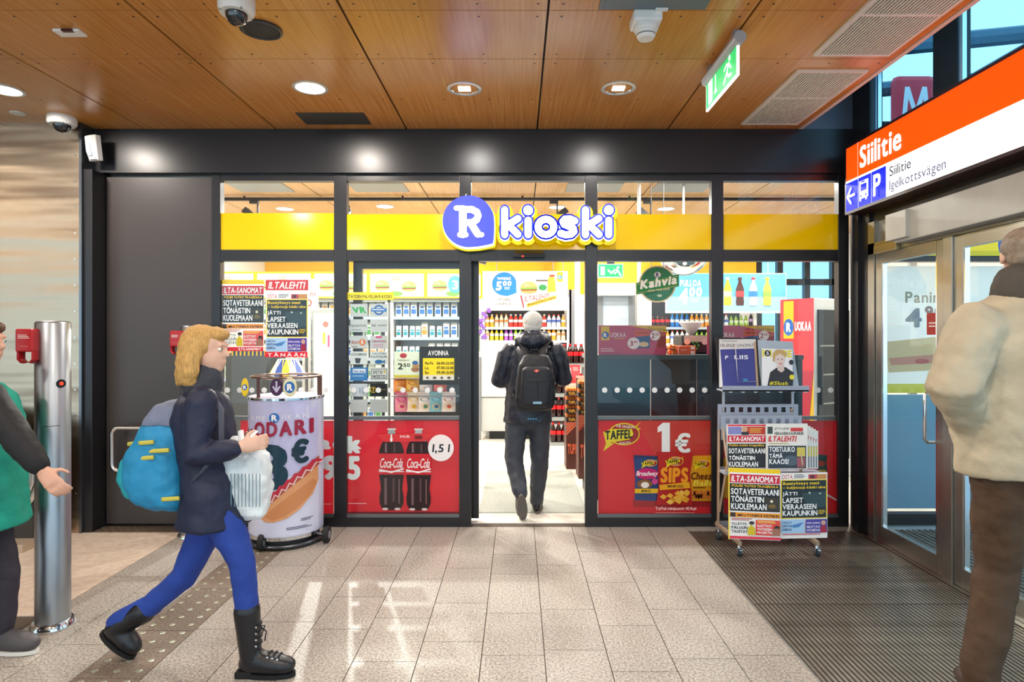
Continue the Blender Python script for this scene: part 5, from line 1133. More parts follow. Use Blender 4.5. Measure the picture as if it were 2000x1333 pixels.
# hanging round coffee sign
Yh = 6.2
t = thing('coffee_sign', 'round green hanging sign reading Kahvia', 'sign', tuple(W(1285, 588, Yh)))
MB().lathe([(.187, 0), (.187, .012)], tuple(W(1284, 555, Yh)), 40, 'y').build('disc', mat('sign_cream', '#e8d0a8', .5), t)
p = Print(lambda u, v, hh: (XW(u, Yh), Yh-hh, ZW(v, Yh))); p.ell(1284, 555, 33.5, 33.5, '#1d7a52', 40); p.poly([(1242, 553), (1326, 536), (1326, 560), (1243, 576)], '#238a4a'); p.line([(1244, 556), (1324, 540)], 1, '#c8b878', False); p.line([(1246, 573), (1325, 558)], 1, '#c8b878', False)
p.ell(1284, 537, 6.5, 5.5, '#e8e4ee', 16); p.text('R', 1281, 533, 1287, 541, '#2a3a8a', .05); p.text('Kahvia', 1250, 548, 1322, 566, '#ffffff', .06, .1, .0, dy=-11); p.text('AINA MUKANA', 1265, 567, 1308, 571, '#f0e8c8', .03, dy=-5); p.ell(1288, 578, 5, 2.5, '#c8e0c8', 10)
p.build('sign_print', PRN(), t, fix=False)
MB().cyl(W(1272, 524, Yh), (XW(1272, Yh), Yh, ZC), .004, n=6).cyl(W(1296, 524, Yh), (XW(1296, Yh), Yh, ZC), .004, n=6).build('wire', GREYP, t)
solo(MB().cyl((XW(1248, 6.5), 6.5, 0), (XW(1248, 6.5), 6.5, ZC), .02, n=12), 'shop_pole', WHT, 'thin white pole left of the round coffee sign', 'pole', smooth=40)
t = thing('exit_sign', 'green emergency exit sign with white pictogram inside the shop', 'sign', tuple(W(1192, 542, 8.0)))
MB().box(XW(1168, 8), XW(1217, 8), 8.0, 8.05, ZW(542, 8), ZW(516, 8)).build('light_box', MATS['exit_white'], t); MB().box(XW(1186, 8), XW(1200, 8), 8.0, 8.05, ZW(516, 8), ZC).build('bracket', BLACKP, t)
p = Print(front(7.998)); p.rect(1169, 517, 1216, 541, G); p.rect(1173, 521, 1181, 538, Wt); p.line([(1188, 528), (1194, 534), (1200, 528)], 3, Wt); p.ell(1207, 523, 2.5, 2.5, Wt, 10); p.line([(1204, 527), (1208, 531), (1212, 538)], 3, Wt); p.line([(1206, 530), (1200, 535)], 2.6, Wt); p.build('pictogram', MATS['print_lit_green'], t, fix=False)
t = thing('air_curtain', 'white air curtain unit above the grey back door', 'heater', tuple(W(1204, 577, 9.8))); MB().box(XW(1166, 9.8), XW(1242, 9.8), 9.8, 10.08, ZW(577, 9.8), ZW(553, 9.8)).build('casing', WHT, t, bevel=.01); MB().box(XW(1172, 9.8), XW(1236, 9.8), 9.79, 9.8, ZW(563, 9.8), ZW(557, 9.8)).build('grille', GRY, t)
t = thing('convex_mirror', 'half dome convex mirror hanging in the right part of the shop', 'mirror', tuple(W(1335, 540, 6.6)))
c_ = W(1335, 490, 6.6)
MB().lathe([(.27-.27*(1-cos(k*pi/2/8))*1.0, -.27*sin(k*pi/2/8)) for k in range(8)]+[(.005, -.27)], (c_.x, c_.y, c_.z), 32, cap=False).build('mirror_dome', mat('mirror_silver', '#dfe6ea', .03, 1), t, smooth=60)
MB().lathe([(.275, 0), (.275, .02)], tuple(c_), 32).build('rim', BLACKP, t); MB().cyl(c_, (c_.x, c_.y, ZC), .012).build('rod', GREYP, t)
# upright freezer with red side at the far right
t = thing('upright_freezer', 'upright freezer with red side panel and blue round emblem behind the last window', 'freezer', tuple(W(1592, 1000, 6.3)))
px_, py_ = XW(1592, 6.3), 6.3; zT = ZW(582, 6.3)
M_ = Matrix.Translation((px_, py_, 0)) @ Matrix.Rotation(radians(28), 4, 'Z')
def fz(n_, x0, x1, y0, y1, z0, z1, m_, **k): return MB().box(x0, x1, y0, y1, z0, z1, M_).build(n_, m_, t, **k)
fz('cabinet', .0, .62, .02, .42, 0, zT, WHT, bevel=.01); fz('glass_door', .06, .56, 0, .02, .2, zT-.12, mat('freezer_glass', '#1a2a34', .08)); fz('door_handle', .07, .09, -.03, 0, .8, 1.3, BLACKP)
for z in (.5, .8, 1.1, 1.4): fz('wire_shelf', .08, .54, -.002, 0.0, z, z+.015, GRY)
def rf(u, v, h): return tuple(M_ @ Vector((-.001-h, .42-u*.7, zT-v)))
p = Print(rf); p.rect(0, 0, .58, .75, '#d8303a'); p.rect(0, .75, .58, zT, '#e8b81c'); p.rect(.06, .02, .24, .42, '#f0b81c'); p.ell(.15, .30, .09, .09, '#1b66b8', 24); p.text('R', .11, .25, .19, .35, '#ffffff', .05); p.text('UOKAA', .26, .24, .54, .34, '#ffffff', .05); p.poly([(.3, .75), (.58, .75), (.5, 1.3), (.3, 1.5)], '#b8243a'); p.text('pauli', .1, .95, .3, 1.25, '#a83a1a', .03)
p.build('side_print', PRN(), t, fix=False)
# ================================================================== panini poster of the outer front, seen through the swing doors
Yp = YF+.1
def d_pan(p):
    p.rect(1725, 520, 1990, 768, '#fbfbf6'); p.rect(1725, 750, 1990, 768, '#f2e23a'); p.text('Panini', 1768, 570, 1842, 592, '#b8a88a', .03); p.text('4', 1768, 602, 1800, 640, '#7a8a90', .05); p.text('90', 1806, 598, 1842, 622, '#8a5a5a', .05)
    p.poly([(1730, 668), (1860, 655), (1990, 668), (1990, 730), (1860, 722), (1735, 728)], '#e8c890'); p.poly([(1735, 700), (1860, 690), (1990, 704), (1985, 718), (1860, 708), (1740, 714)], '#d88a6a'); p.ell(1800, 706, 14, 5, '#c85040', 12); p.ell(1900, 700, 18, 5, '#a8c070', 12)
wposter('panini_poster', 'large pale panini poster seen through the glass swing door', d_pan, Y=Yp)
def d_out(p): p.rect(1726, 430, 2060, 500, '#ffe21a'); p.ell(1985, 478, 36, 36, '#2f62c8', 28); p.text('R', 1970, 462, 1998, 496, '#ffffff', .05)
wposter('outer_fascia', 'yellow outer fascia with blue emblem seen above the swing door', d_out, Y=YF+.03, cat='fascia')
# street beyond: metro sign, lamp post and trees
t = thing('metro_sign', 'red rounded metro sign with white M outside the clerestory', 'sign', (7.2, 10.5, 0))
Ym = 7.0; c_ = W(1790, 195, Ym); MB().box(c_.x-.24, c_.x+.24, Ym, Ym+.15, c_.z-.3, c_.z+.3).build('sign_box', mat('metro_red', '#c8283a', .4, emit=.25), t, bevel=.08)
p = Print(front(Ym-.002)); p.line([(1766, 230), (1772, 170), (1789, 225), (1806, 170), (1812, 230)], 9, '#f4f0f0', False); p.build('letter_m', PRN(), t, fix=False); MB().box(c_.x-.04, c_.x+.04, Ym+.05, Ym+.1, 0, c_.z-.3).build('pole', GREYP, t)

solo(MB().box(2.9, 5.1, YF+.16, YF+.19, .1, ZW(772, 5.0)), 'reflection_panel', mat('reflection_blue', '#6f9db8', .25), 'added low blue panel imitating the street reflected in the outer shop window', 'screen')  # added panel, its blue stands in for the street mirrored in the glass
t = thing('street_canopy', 'steel canopy frame outside the clerestory windows', 'canopy', (6.5, 6.5, 0))
for k in range(5): MB().tube([(3.4, 2.5+1.2*k, 4.35), (7.5, 2.5+1.2*k, 4.75)], (.04, .09), 8, side=(0, 1, 0)).build('rafter', mat('canopy_steel', '#4a6a7c', .4, .5), t)
for x in (3.5, 5.4, 7.3): MB().cyl((x, 2.2, 4.40+(x-3.5)*.095), (x, 8.0, 4.40+(x-3.5)*.095), .05, n=10).build('purlin', MATS['canopy_steel'], t)
for (x, y) in ((7.4, 2.6), (7.4, 7.2)): MB().cyl((x, y, 0), (x, y, 4.72), .07, n=12).build('column', MATS['canopy_steel'], t)
# ================================================================== curved print helper
class CPrint(Print):
    """print on a curved sheet: drawn flat first, faces split, then wrapped by wrap(u, v, h)"""
    def __init__(s, wrap, lim, eps=EPS): super().__init__(lambda u, v, h: (u, v, h), eps); s.wrap = wrap; s.lim = lim
    def finish(s):
        V, Fc, Cc = [], [], []
        def emit(a, b, c, col, d=0):
            e = sorted(((abs(a[0]-b[0]), 0), (abs(b[0]-c[0]), 1), (abs(c[0]-a[0]), 2)))[-1]
            if e[0] > s.lim and d < 8:
                P = (a, b, c); i = e[1]; p, q, r = P[i], P[(i+1) % 3], P[(i+2) % 3]; m_ = tuple((x+y)/2 for x, y in zip(p, q))
                emit(p, m_, r, col, d+1); emit(m_, q, r, col, d+1)
            else:
                k = len(V); V.extend([s.wrap(*a), s.wrap(*b), s.wrap(*c)]); Fc.append((k, k+1, k+2)); Cc.append(col)
        for f, col in zip(s.f, s.c):
            for i in range(1, len(f)-1): emit(s.v[f[0]], s.v[f[i]], s.v[f[i+1]], col)
        s.v, s.f, s.c = V, Fc, Cc; return s
# ================================================================== hot dog stand
DX, DY, DR = XW(560, 4.57), 4.57, .262
def drum(u, v, h):
    q = max(-.999, min(.999, (u-560)/70.)); a = math.asin(q); return (DX+(DR+h)*sin(a), DY-(DR+h)*cos(a), ZW(v, 4.36))
t = thing('hot_dog_stand', 'round advertising drum on wheels with hot dog print and 3 euro price', 'advertising stand', (DX, DY, 0))
zt_ = ZW(779, 4.36); zb_ = ZW(1050, 4.36)
MB().lathe([(DR-.01, zb_-.005), (DR, zb_), (DR, zt_), (DR-.012, zt_+.006), (.001, zt_+.008)], (DX, DY, 0), 48, cap=False).build('drum', mat('drum_shell', '#cfd2ea', .3), t, smooth=40)
p = CPrint(drum, 6, .0007)
p.rect(492, 779, 628, 1050, '#c3c4ea'); p.rect(492, 930, 628, 1050, '#dcdff4')
p.text('AME', 512, 812, 545, 821, '#f0f0fa', .0, 0, .3); p.text('IIKAN', 577, 809, 617, 818, '#f0f0fa', .0, 0, .3); p.ell(563, 815, 9.5, 9.5, '#2a70c0', 24); p.text('R', 558, 809, 568.5, 821, '#ffffff', .05)
p.text('H', 497, 838, 518, 855, '#a02a48', .05); p.text('ODARI', 522, 824, 623, 854, '#a02444', .05, 0, .1, dy=-5)
p.text('3', 532, 866, 587, 955, '#123a4c', .055); p.text('€', 592, 858, 617, 906, '#123040', .06)
bun = [(538, 1010), (541, 992), (560, 972), (590, 945), (615, 925), (627, 915), (627.5, 945), (622, 970), (605, 995), (585, 1010), (562, 1017), (545, 1016)]
p.poly(bun, '#e0a070'); p.poly([(545, 1006), (560, 990), (595, 962), (622, 940), (626, 950), (618, 972), (600, 993), (580, 1006), (560, 1013)], '#d08a58')
p.poly([(535, 985), (548, 970), (580, 945), (612, 915), (628, 898), (628, 915), (612, 932), (585, 955), (560, 978), (545, 992)], '#b4503c')
sq = [(538+k*6, 984-k*5.4+(5 if k % 2 else -4)) for k in range(16)]; p.line(sq, 5, '#c42a44', n=6); p.line([(x+3, y+5) for x, y in sq], 2.2, '#e8c8c8', n=6)
p.lines(606, 1014, 624, 1020, 2, '#4a4a66'); p.lines(584, 1028, 626, 1034, 2, '#4a4a66')
p.finish().build('drum_print', mat('printed_sheet', rough=.22, attr=True), t, fix=False)
MB().lathe([(DR+.006, zt_-.012), (DR+.006, zt_+.004)], (DX, DY, 0), 48, cap=False).build('top_band', CHROME, t, smooth=40); MB().lathe([(DR+.008, zb_-.012), (DR+.008, zb_+.012)], (DX, DY, 0), 48, cap=False).build('bottom_band', CHROME, t, smooth=40)
MB().lathe([(DR-.02, .02), (DR-.02, zb_-.01)], (DX, DY, 0), 40).build('base', BLACKP, t); MB().lathe([(DR+.01, .018), (DR+.012, .03), (DR, .04)], (DX, DY, 0), 40).build('base_rim', mat('rim_dark_steel', '#5a5e64', .3, .8), t, smooth=40)
for (px, Y_, yb) in ((512, 4.33, 0), (638, 4.50, 0)):
    x = XW(px, Y_); rW = .058; w_ = MB().lathe([(rW*.6, -.02), (rW*.95, -.018), (rW, -.008), (rW, .008), (rW*.95, .018), (rW*.6, .02)], (x, Y_, rW), 28, 'x').build('wheel', RUBBER, t, smooth=40); MB().lathe([(.03, -.022), (.03, .022)], (x, Y_, rW), 20, 'x').build('hub', GREYP, w_)
    MB().cyl((x, Y_, rW), (DX, Y_+.08, rW+.01), .008, n=8).build('axle', GREYP, t)
# ring rail with little signs above the drum
zr = ZW(736, 4.5); R_ = .245
ring = [(DX+R_*cos(2*pi*k/32), DY+R_*sin(2*pi*k/32), zr) for k in range(32)]
MB().tube(ring, .008, 8, closed=True).build('top_ring', mat('ring_steel', '#8a7468', .25, .9), t, smooth=50)
for a in (0, 2.1, 4.2): MB().cyl((DX+R_*cos(a), DY+R_*sin(a), zt_), (DX+R_*cos(a), DY+R_*sin(a), zr), .012 if a else .018, n=10).build('ring_post', mat('post_brown', '#5a3a34', .4), t)
def tag_sign(px, Y_, rx, ry, edge, c1, c2, what, label):
    c_ = W(px, 757, Y_); g_ = thing('hanging_tag', label, 'sign', (c_.x, Y_, c_.z-ry), 'small oval tags on the hot dog stand')
    MB().lathe([(1, -.003), (1, .003)], (0, 0, 0), 28, 'y')
    q = MB(); q.prism([(rx*cos(2*pi*k/28), ry*sin(2*pi*k/28)) for k in range(28)], lambda u, v, h: (c_.x+u, Y_+h, c_.z+v), 0, .006); q.build('plate', mat('tag_'+edge, edge, .4), g_)
    p = Print(lambda u, v, h: (c_.x+u, Y_-h, c_.z-v)); p.ell(0, 0, rx*.88, ry*.9, c1, 24)
    if what == 'R': p.ell(0, 0, rx*.75, rx*.85, c2, 24); p.text('R', -rx*.4, -rx*.5, rx*.42, rx*.5, '#ffffff', .06)
    else: p.line([(0, -ry*.7), (0, ry*.3)], rx*.28, '#d8d0ec', False); p.line([(-rx*.5, -ry*.05), (0, ry*.5), (rx*.5, -ry*.05)], rx*.28, '#d8d0ec')
    p.build('tag_print', PRN(), g_, fix=False); MB().cyl((c_.x, Y_+.004, c_.z+ry*.9), (c_.x, Y_+.004, zr), .002, n=6).build('hook', CHROME, g_)
tag_sign(478, 4.53, .026, .068, '#e8c81c', '#f0d020', '#2a66b0', 'R', 'narrow yellow oval tag with R at the left of the stand ring'); tag_sign(540, 4.34, .045, .062, '#3a1a44', '#4a2450', '#fff', 'arrow', 'dark purple oval tag with white down arrow'); tag_sign(566, 4.31, .048, .066, '#e8e4b0', '#f0ecc8', '#2a70c0', 'R', 'pale oval tag with blue R disc on the stand')

# ================================================================== newspaper rack
RG = mat('rack_silver', '#b4b8c0', .4, .6); RGB = mat('rack_bluegrey', '#a9b0c0', .45, .2); BEI = mat('rack_beige_steel', '#b8a48c', .4, .3)
rk = thing('newspaper_rack', 'grey wheeled newspaper rack with tabloid posters on the entrance mat', 'rack', (XW(1505, 4.4), 4.4, 0))
xl, xr = XW(1415, 4.45), XW(1553, 4.45)+.02
zw = .055
for nm, x in (('side_frame', xl), ('side_frame', xr)):
    b = MB(); b.tube([(x-.01, 4.56, zw+.05), (x-.01, 4.54, ZW(800, 4.54))], (.008, .022), 8, side=(1, 0, 0)); b.tube([(x-.01, 4.60, zw+.05), (x+.02, 4.19, zw+.04)], (.012, .022), 8, side=(1, 0, 0)); b.tube([(x-.012, 4.52, ZW(1000, 4.5)), (x-.01, 4.36, ZW(905, 4.4)), (x-.01, 4.46, ZW(835, 4.5))], (.007, .015), 8, side=(1, 0, 0)); b.build(nm, BEI, rk)
MB().box(xl, xr, 4.55, 4.565, .1, .14).box(xl, xr, 4.55, 4.565, .5, .54).build('cross_bar', RG, rk)
for (x, y) in ((xl+.02, 4.21), (xr+.02, 4.21), (xl-.01, 4.55), (xr-.01, 4.55)):
    c_ = MB().lathe([(.012, -.011), (.026, -.011), (.028, 0), (.026, .011), (.012, .011)], (x, y, .028), 20, 'x').build('caster_wheel', mat('caster_dark', '#2c3438', .4), rk, smooth=40)
    f_ = MB(); f_.box(x-.017, x-.013, y-.015, y+.02, .022, .065).box(x+.013, x+.017, y-.015, y+.02, .022, .065).box(x-.017, x+.017, y-.018, y+.024, .06, .068); f_.cyl((x, y+.005, .065), (x, y+.005, .1), .008, n=8); f_.box(x-.01, x+.01, y-.045, y-.015, .05, .056); f_.build('caster_fork', CHROME, rk)
# perforated panels with square holes
def perf(px0, px1, y0, y1, Y_, n_, nm):
    b = MB(); x0, x1, z0, z1 = XW(px0, Y_), XW(px1, Y_), ZW(y1, Y_), ZW(y0, Y_); hz1 = z1-.022; hz0 = hz1-.038; w_ = (x1-x0-.03)/n_
    b.box(x0, x1, Y_, Y_+.003, hz1, z1).box(x0, x1, Y_, Y_+.003, z0, hz0)
    for k in range(n_+1):
        c_ = x0+.015+k*w_; a0 = x0 if k == 0 else c_-w_*.24; a1 = x1 if k == n_ else c_+w_*.24; b.box(a0, a1, Y_, Y_+.003, hz0, hz1)
    b.build(nm, RGB, rk)
perf(1402, 1559, 790, 840, 4.52, 9, 'perforated_panel'); perf(1409, 1566, 812, 860, 4.45, 9, 'perforated_panel')
MB().box(XW(1410, 4.42), XW(1600, 4.42), 4.36, 4.48, ZW(925, 4.42), ZW(921, 4.42)).build('paper_shelf', RGB, rk)
# posters of the rack
def slope(ya, Ya, yb, Yb):
    def fn(u, v, h): Y_ = Ya+(Yb-Ya)*(v-ya)/(yb-ya); return (XW(u, Y_), Y_-h, ZW(v, Y_))
    return fn
def sheet(nm, label, cat, fn, x0, y0, x1, y1, draw, parent=None, th=.004, group=None, skew=0):
    t_ = thing(nm, label, cat, tuple(fn((x0+x1)/2, y1, 0)), group)
    fn2 = (lambda u, v, h: fn(u, v+skew*(u-x0)/(x1-x0), h)) if skew else fn
    b = MB(); b.prism([(x0, y0), (x1, y0), (x1, y1), (x0, y1)], fn2, -th, -.0004); b.build('sheet', mat('paper_white', '#ece9e4', .7), t_)
    p_ = Print(fn2, .0004); draw(p_); p_.build('print', PRN(), t_, fix=False); return t_
low = slope(915, 4.30, 1058, 4.20)
sheet('headline_poster', 'tabloid poster with yellow top edge on the lower rack', 'poster', low, 1423, 914, 1524, 1053, lambda p: (page_sanomat(p, 1423, 914, 1524, 1053, foot=False), p.rect(1421.5, 914, 1424, 1053, '#ffe04a')), group='tabloid posters on the newspaper rack', skew=4)
sheet('headline_poster', 'tabloid poster without yellow top, right one on the lower rack', 'poster', slope(920, 4.31, 1052, 4.23), 1523, 925, 1616, 1053, lambda p: page_lehti(p, 1523, 900, 1616, 1053, head=False, foot=False, bg=.165), group='tabloid posters on the newspaper rack', skew=-2)
mid = slope(828, 4.44, 920, 4.37)
def np_left(p):
    x0, y0, x1, y1 = 1420, 830, 1496, 917; p.rect(x0, y0, x1, y1, '#f2f0ea'); p.rect(x0+1, y0, x1, y0+3, '#e8384a'); p.rect(x0+2, 834, 1448, 849, '#8a8cc8'); p.rect(1450, 834, 1494, 849, '#c83a2c'); p.ell(1454, 839, 6, 6, '#d8a888', 14); p.rect(1448, 844, 1462, 850, '#2a2a34'); p.lines(1464, 837, 1492, 847, 3, '#f0c040')
    p.rect(x0+1, 851, x1, 864, '#d3213a'); p.text('ILTA-SANOMAT', 1424, 853, 1493, 862, '#ffffff', .03, .15, .02); p.rect(x0+1, 867, x1, 914, '#1e2024'); p.text('Poliisi tutkii tragediaa', 1424, 868, 1492, 873, '#ffd21e', .03)
    for i, (s_, e) in enumerate((('SOTAVETERAANI', 1494), ('TÖNÄISTIIN', 1474), ('KUOLEMAAN', 1480))): p.text(s_, 1423, 876+13*i, e, 886+13*i, '#ffffff', .035, gap=.02)
def np_right(p):
    x0, y0, x1, y1 = 1496, 828, 1577, 917; p.rect(x0, y0, x1, y1, '#f2efe8'); p.rect(1499, 834, 1509, 848, '#3a4a44'); p.text('JÄTTI LAPSET', 1512, 835, 1542, 841, '#2a2a2a', .02); p.rect(1544, 836, 1568, 843, '#d83a3a'); p.text('VIERAASEEN KAUPUNKIIN', 1512, 844, 1569, 850, '#2a2a2a', .02)
    p.text('ILTALEHTI', 1500, 852, 1556, 863, '#d8202c', .04, .25, .02); p.lines(1502, 866, 1540, 869, 1, '#c8a820'); p.rect(1500, 871, 1574, 915, '#2c3846'); p.ell(1545, 900, 16, 10, '#52606e', 14)
    for i, (s_, e) in enumerate((('TOISTUUKO', 1552), ('TÄMÄ', 1528), ('KAAOS?', 1540))): p.text(s_, 1502, 873+12*i, e, 883+12*i, '#ffffff', .035, gap=.02)
    p.rect(1556, 874, 1572, 892, '#d8c85a'); p.rect(1556, 894, 1572, 913, '#a85a6a')
sheet('newspaper', 'folded tabloid newspaper with red masthead bar in the middle of the rack', 'newspaper', mid, 1420, 830, 1496, 917, np_left, th=.02, group='newspapers in the rack')
sheet('newspaper', 'folded tabloid newspaper with red lettering in the middle of the rack', 'newspaper', slope(828, 4.42, 920, 4.36), 1496, 828, 1577, 917, np_right, th=.006, group='newspapers in the rack')
for k in range(5):
    dx = 5*(k+1); sheet('newspaper', 'newspaper fanned out at the right of the rack, %s from the front' % ('first', 'second', 'third', 'fourth', 'fifth')[k], 'newspaper', slope(828, 4.43+.012*k, 920, 4.37+.012*k), 1500+dx, 830+3*k, 1573+dx, 916, lambda p, dx=dx, k=k: (p.rect(1500+dx, 830+3*k, 1573+dx, 916, '#f0ece6'), p.text('ILTALEHTI', 1504+dx, 850+2*k, 1570+dx, 861+2*k, '#d8202c', .04, .25, .02), p.rect(1504+dx, 872, 1571+dx, 914, '#8a9098'), p.rect(1566+dx, 873, 1571+dx, 892, '#d8c85a')), th=.006, group='newspapers in the rack')
# upper magazine holders
MB().cyl((XW(1413, 4.55), 4.55, ZW(840, 4.55)), (XW(1413, 4.55), 4.55, ZW(755, 4.55)), .011, n=10).build('upright_tube', RG, rk, smooth=40); MB().cyl((XW(1548, 4.55), 4.55, ZW(840, 4.55)), (XW(1548, 4.55), 4.55, ZW(755, 4.55)), .011, n=10).build('upright_tube', RG, rk, smooth=40)
MB().box(XW(1410, 4.44), XW(1579, 4.44), 4.42, 4.56, ZW(765, 4.44), ZW(762, 4.44)).box(XW(1410, 4.43), XW(1579, 4.43), 4.42, 4.426, ZW(765, 4.43), ZW(754, 4.43)).build('magazine_ledge', RGB, rk)
hs = slope(655, 4.58, 762, 4.47)
b = MB(); b.prism([(1397, 659), (1480, 661), (1486, 757), (1407, 760)], hs, -.012, -.006); b.build('black_backrest', mat('holder_black', '#1c1a20', .4), rk); b = MB(); b.prism([(1477, 664), (1549, 668), (1561, 757), (1489, 757)], hs, -.012, -.006); b.build('clear_backrest', mat('holder_clear', '#aebcc8', .2), rk)
def d_hs(p):
    p.poly([(1405, 663), (1474, 664), (1480, 755), (1412, 757)], '#3a3f8c'); p.poly([(1405, 663), (1474, 664), (1475, 681), (1406, 683)], '#d8d4d0'); p.text('HELSINGIN SANOMAT', 1407, 672, 1472, 678, '#2a2a30', -.005); p.lines(1410, 666, 1440, 669, 1, '#8a8688')
    p.text('P', 1416, 695, 1422, 702, '#e8e8f4', .03); p.text('LIIS', 1434, 694, 1461, 702, '#e8e8f4', .03); p.ring(1428, 698.5, 3.5, 4, .3, '#5a5ea8'); p.lines(1420, 711, 1462, 728, 4, '#5c62a8', .15); p.rect(1451, 740, 1460, 745, '#3a8ac0')
    p.poly([(1472, 668), (1476, 668), (1481, 754), (1477, 755)], '#b89a78')
sheet('newspaper', 'dark blue broadsheet newspaper in the upper left holder', 'newspaper', hs, 1405, 663, 1476, 757, d_hs, group='newspapers in the rack')
b = MB(); q = slope(655, 4.56, 762, 4.45); b.tube([q(1436, 675, 0), q(1441, 747, 0), q(1481, 745, 0)], .003, 6); b.build('holder_wire', CHROME, rk)
def d_im(p):
    p.rect(1488, 681, 1548, 754, '#f0f0f2'); p.text('IMAGE', 1489, 683, 1547, 697, '#e8dc3a', .05); p.ell(1499, 690, 6, 6, '#1c1c24', 18); p.text('5', 1496.5, 686.5, 1501.5, 693.5, '#f4f4f4', .02)
    p.poly([(1499, 752), (1504, 727), (1516, 718), (1534, 716), (1550, 726), (1548, 754), (1499, 754)], '#26262c')
    for i in range(6):
        for j in range(5):
            if (i+j) % 2: p.ell(1506+i*7.5, 724+j*6.5, 2.4, 2, '#f0f0f0', 6, h=p.n*p.eps)
    p.lay(); p.poly([(1518, 712), (1530, 712), (1532, 722), (1526, 727), (1518, 722)], '#d8c4bc'); p.ell(1523, 701, 9.5, 13.5, '#e4d0c8', 22); p.poly([(1509, 706), (1509, 690), (1516, 682), (1528, 682), (1537, 689), (1534, 696), (1523, 690), (1514, 695), (1512, 706)], '#c8a86a'); p.ell(1519, 701, 1.6, 1, '#3a2a2a', 8); p.ell(1527, 701, 1.6, 1, '#3a2a2a', 8); p.ell(1524, 709.5, 2.6, 1.2, '#c84a5a', 8)
    p.ell(1545, 706, 4.5, 5, '#2a3038', 14); p.ell(1546, 735, 5, 5, '#e8dc3a', 12); p.text('#Slush', 1502, 744, 1538, 752, '#e8dc3a', .03, .2)
sheet('magazine', 'white fashion magazine with short haired cover portrait in the upper right holder', 'magazine', slope(655, 4.555, 762, 4.465), 1488, 681, 1548, 754, d_im, skew=2)
# ================================================================== people
def shape(mb, name, m, parent, vox=.012, sm=3, label=None, wr=0, wsc=.12):
    """one continuous smooth skin over overlapping limbs"""
    me = mb.mesh(name+'_src'); o = bpy.data.objects.new(name+'_src', me); _fs.collection.objects.link(o)
    r = o.modifiers.new('r', 'REMESH'); r.mode = 'VOXEL'; r.voxel_size = vox
    s_ = o.modifiers.new('s', 'SMOOTH'); s_.iterations = sm; s_.factor = .5
    if wr:
        tx = bpy.data.textures.new('folds', 'CLOUDS'); tx.noise_scale = wsc; d = o.modifiers.new('d', 'DISPLACE'); d.texture = tx; d.strength = wr; d.texture_coords = 'GLOBAL'; d.mid_level = .5
    with bpy.context.temp_override(scene=_fs, view_layer=_fs.view_layers[0]): dg = bpy.context.evaluated_depsgraph_get()
    me2 = bpy.data.meshes.new_from_object(o.evaluated_get(dg)); me2.name = name; bpy.data.objects.remove(o); bpy.data.meshes.remove(me)
    off = ORG[parent.name]; me2.transform(Matrix.Translation((-off[0], -off[1], -off[2])))
    me2.polygons.foreach_set('use_smooth', [True]*len(me2.polygons)); me2.materials.clear(); me2.materials.append(m)
    q = bpy.data.objects.new(name, me2); C.objects.link(q); q.parent = parent; ORG[q.name] = off
    if label: q['label'] = label
    return q
UP = Vector((0, 0, 1))
def frame_of(f): f = Vector(f).normalized(); r = f.cross(UP).normalized(); return f, r
def rotm(f, r, u=UP): return Matrix((tuple(r), tuple(f), tuple(u))).transposed()       # local x=right, y=forward, z=up
def hand(mb, wr, d, palm_n, side, curl=.5, s=1.):
    """wrist, direction, palm normal, side=+1 thumb towards d x n"""
    d = Vector(d).normalized(); nn = Vector(palm_n); nn = (nn-d*nn.dot(d)).normalized(); t = d.cross(nn)*side
    mb.limb([wr-d*.02, wr+d*.03*s, wr+d*.075*s], [(.022*s, .017*s), (.036*s, .015*s), (.038*s, .013*s)], 10, side=t)
    for k, (ln, w_) in enumerate(((.070, 1.), (.078, 1.), (.073, 1.), (.058, .9))):
        b0 = wr+d*.08*s+t*((1.5-k)*.0195*s); a = curl*.6; c_ = curl*1.5
        p1 = b0+(d*cos(a)+nn*sin(a))*ln*.45*s; p2 = p1+(d*cos(c_)+nn*sin(c_))*ln*.32*s; p3 = p2+(d*cos(c_+curl*.7)+nn*sin(c_+curl*.7))*ln*.23*s
        mb.limb([b0-d*.01, p1, p2, p3], [.0088*w_*s, .0084*w_*s, .0078*w_*s, .0068*w_*s], 8)
    b0 = wr+d*.025*s+t*.028*s; p1 = b0+(d*.6+t*.7+nn*.3).normalized()*.035*s; p2 = p1+(d*.85+t*.25+nn*.5).normalized()*.03*s
    mb.limb([b0-t*.012, p1, p2], [.0115*s, .0098*s, .008*s], 8)
def head(mb, c, f, u, s=1.):
    f = Vector(f).normalized(); u = Vector(u).normalized(); r = f.cross(u).normalized(); u = r.cross(f); M_ = rotm(f, r, u)
    def L(x, y, z): return c+r*x*s+f*y*s+u*z*s
    mb.ball(L(0, -.012, .03), .076*s, .094*s, .085*s, 18, 12, M_); mb.ball(L(0, .015, -.03), .062*s, .076*s, .085*s, 16, 10, M_); mb.ball(L(0, .05, -.085), .032*s, .032*s, .028*s, 12, 8, M_)
    mb.limb([L(0, .086, .012), L(0, .096, -.012), L(0, .103, -.027)], [.008*s, .010*s, .0115*s], 8); mb.limb([L(-.03, .085, .025), L(.03, .085, .025)], [.011*s, .011*s], 8)
    mb.limb([L(-.02, .083, -.058), L(0, .088, -.056), L(.02, .083, -.058)], [.005*s, .0065*s, .005*s], 8); mb.limb([L(-.018, .081, -.067), L(0, .086, -.069), L(.018, .081, -.067)], [.005*s, .007*s, .005*s], 8)
    for q in (-1, 1): mb.ball(L(q*.078, -.008, -.005), .009*s, .02*s, .032*s, 10, 8, M_)
    return L
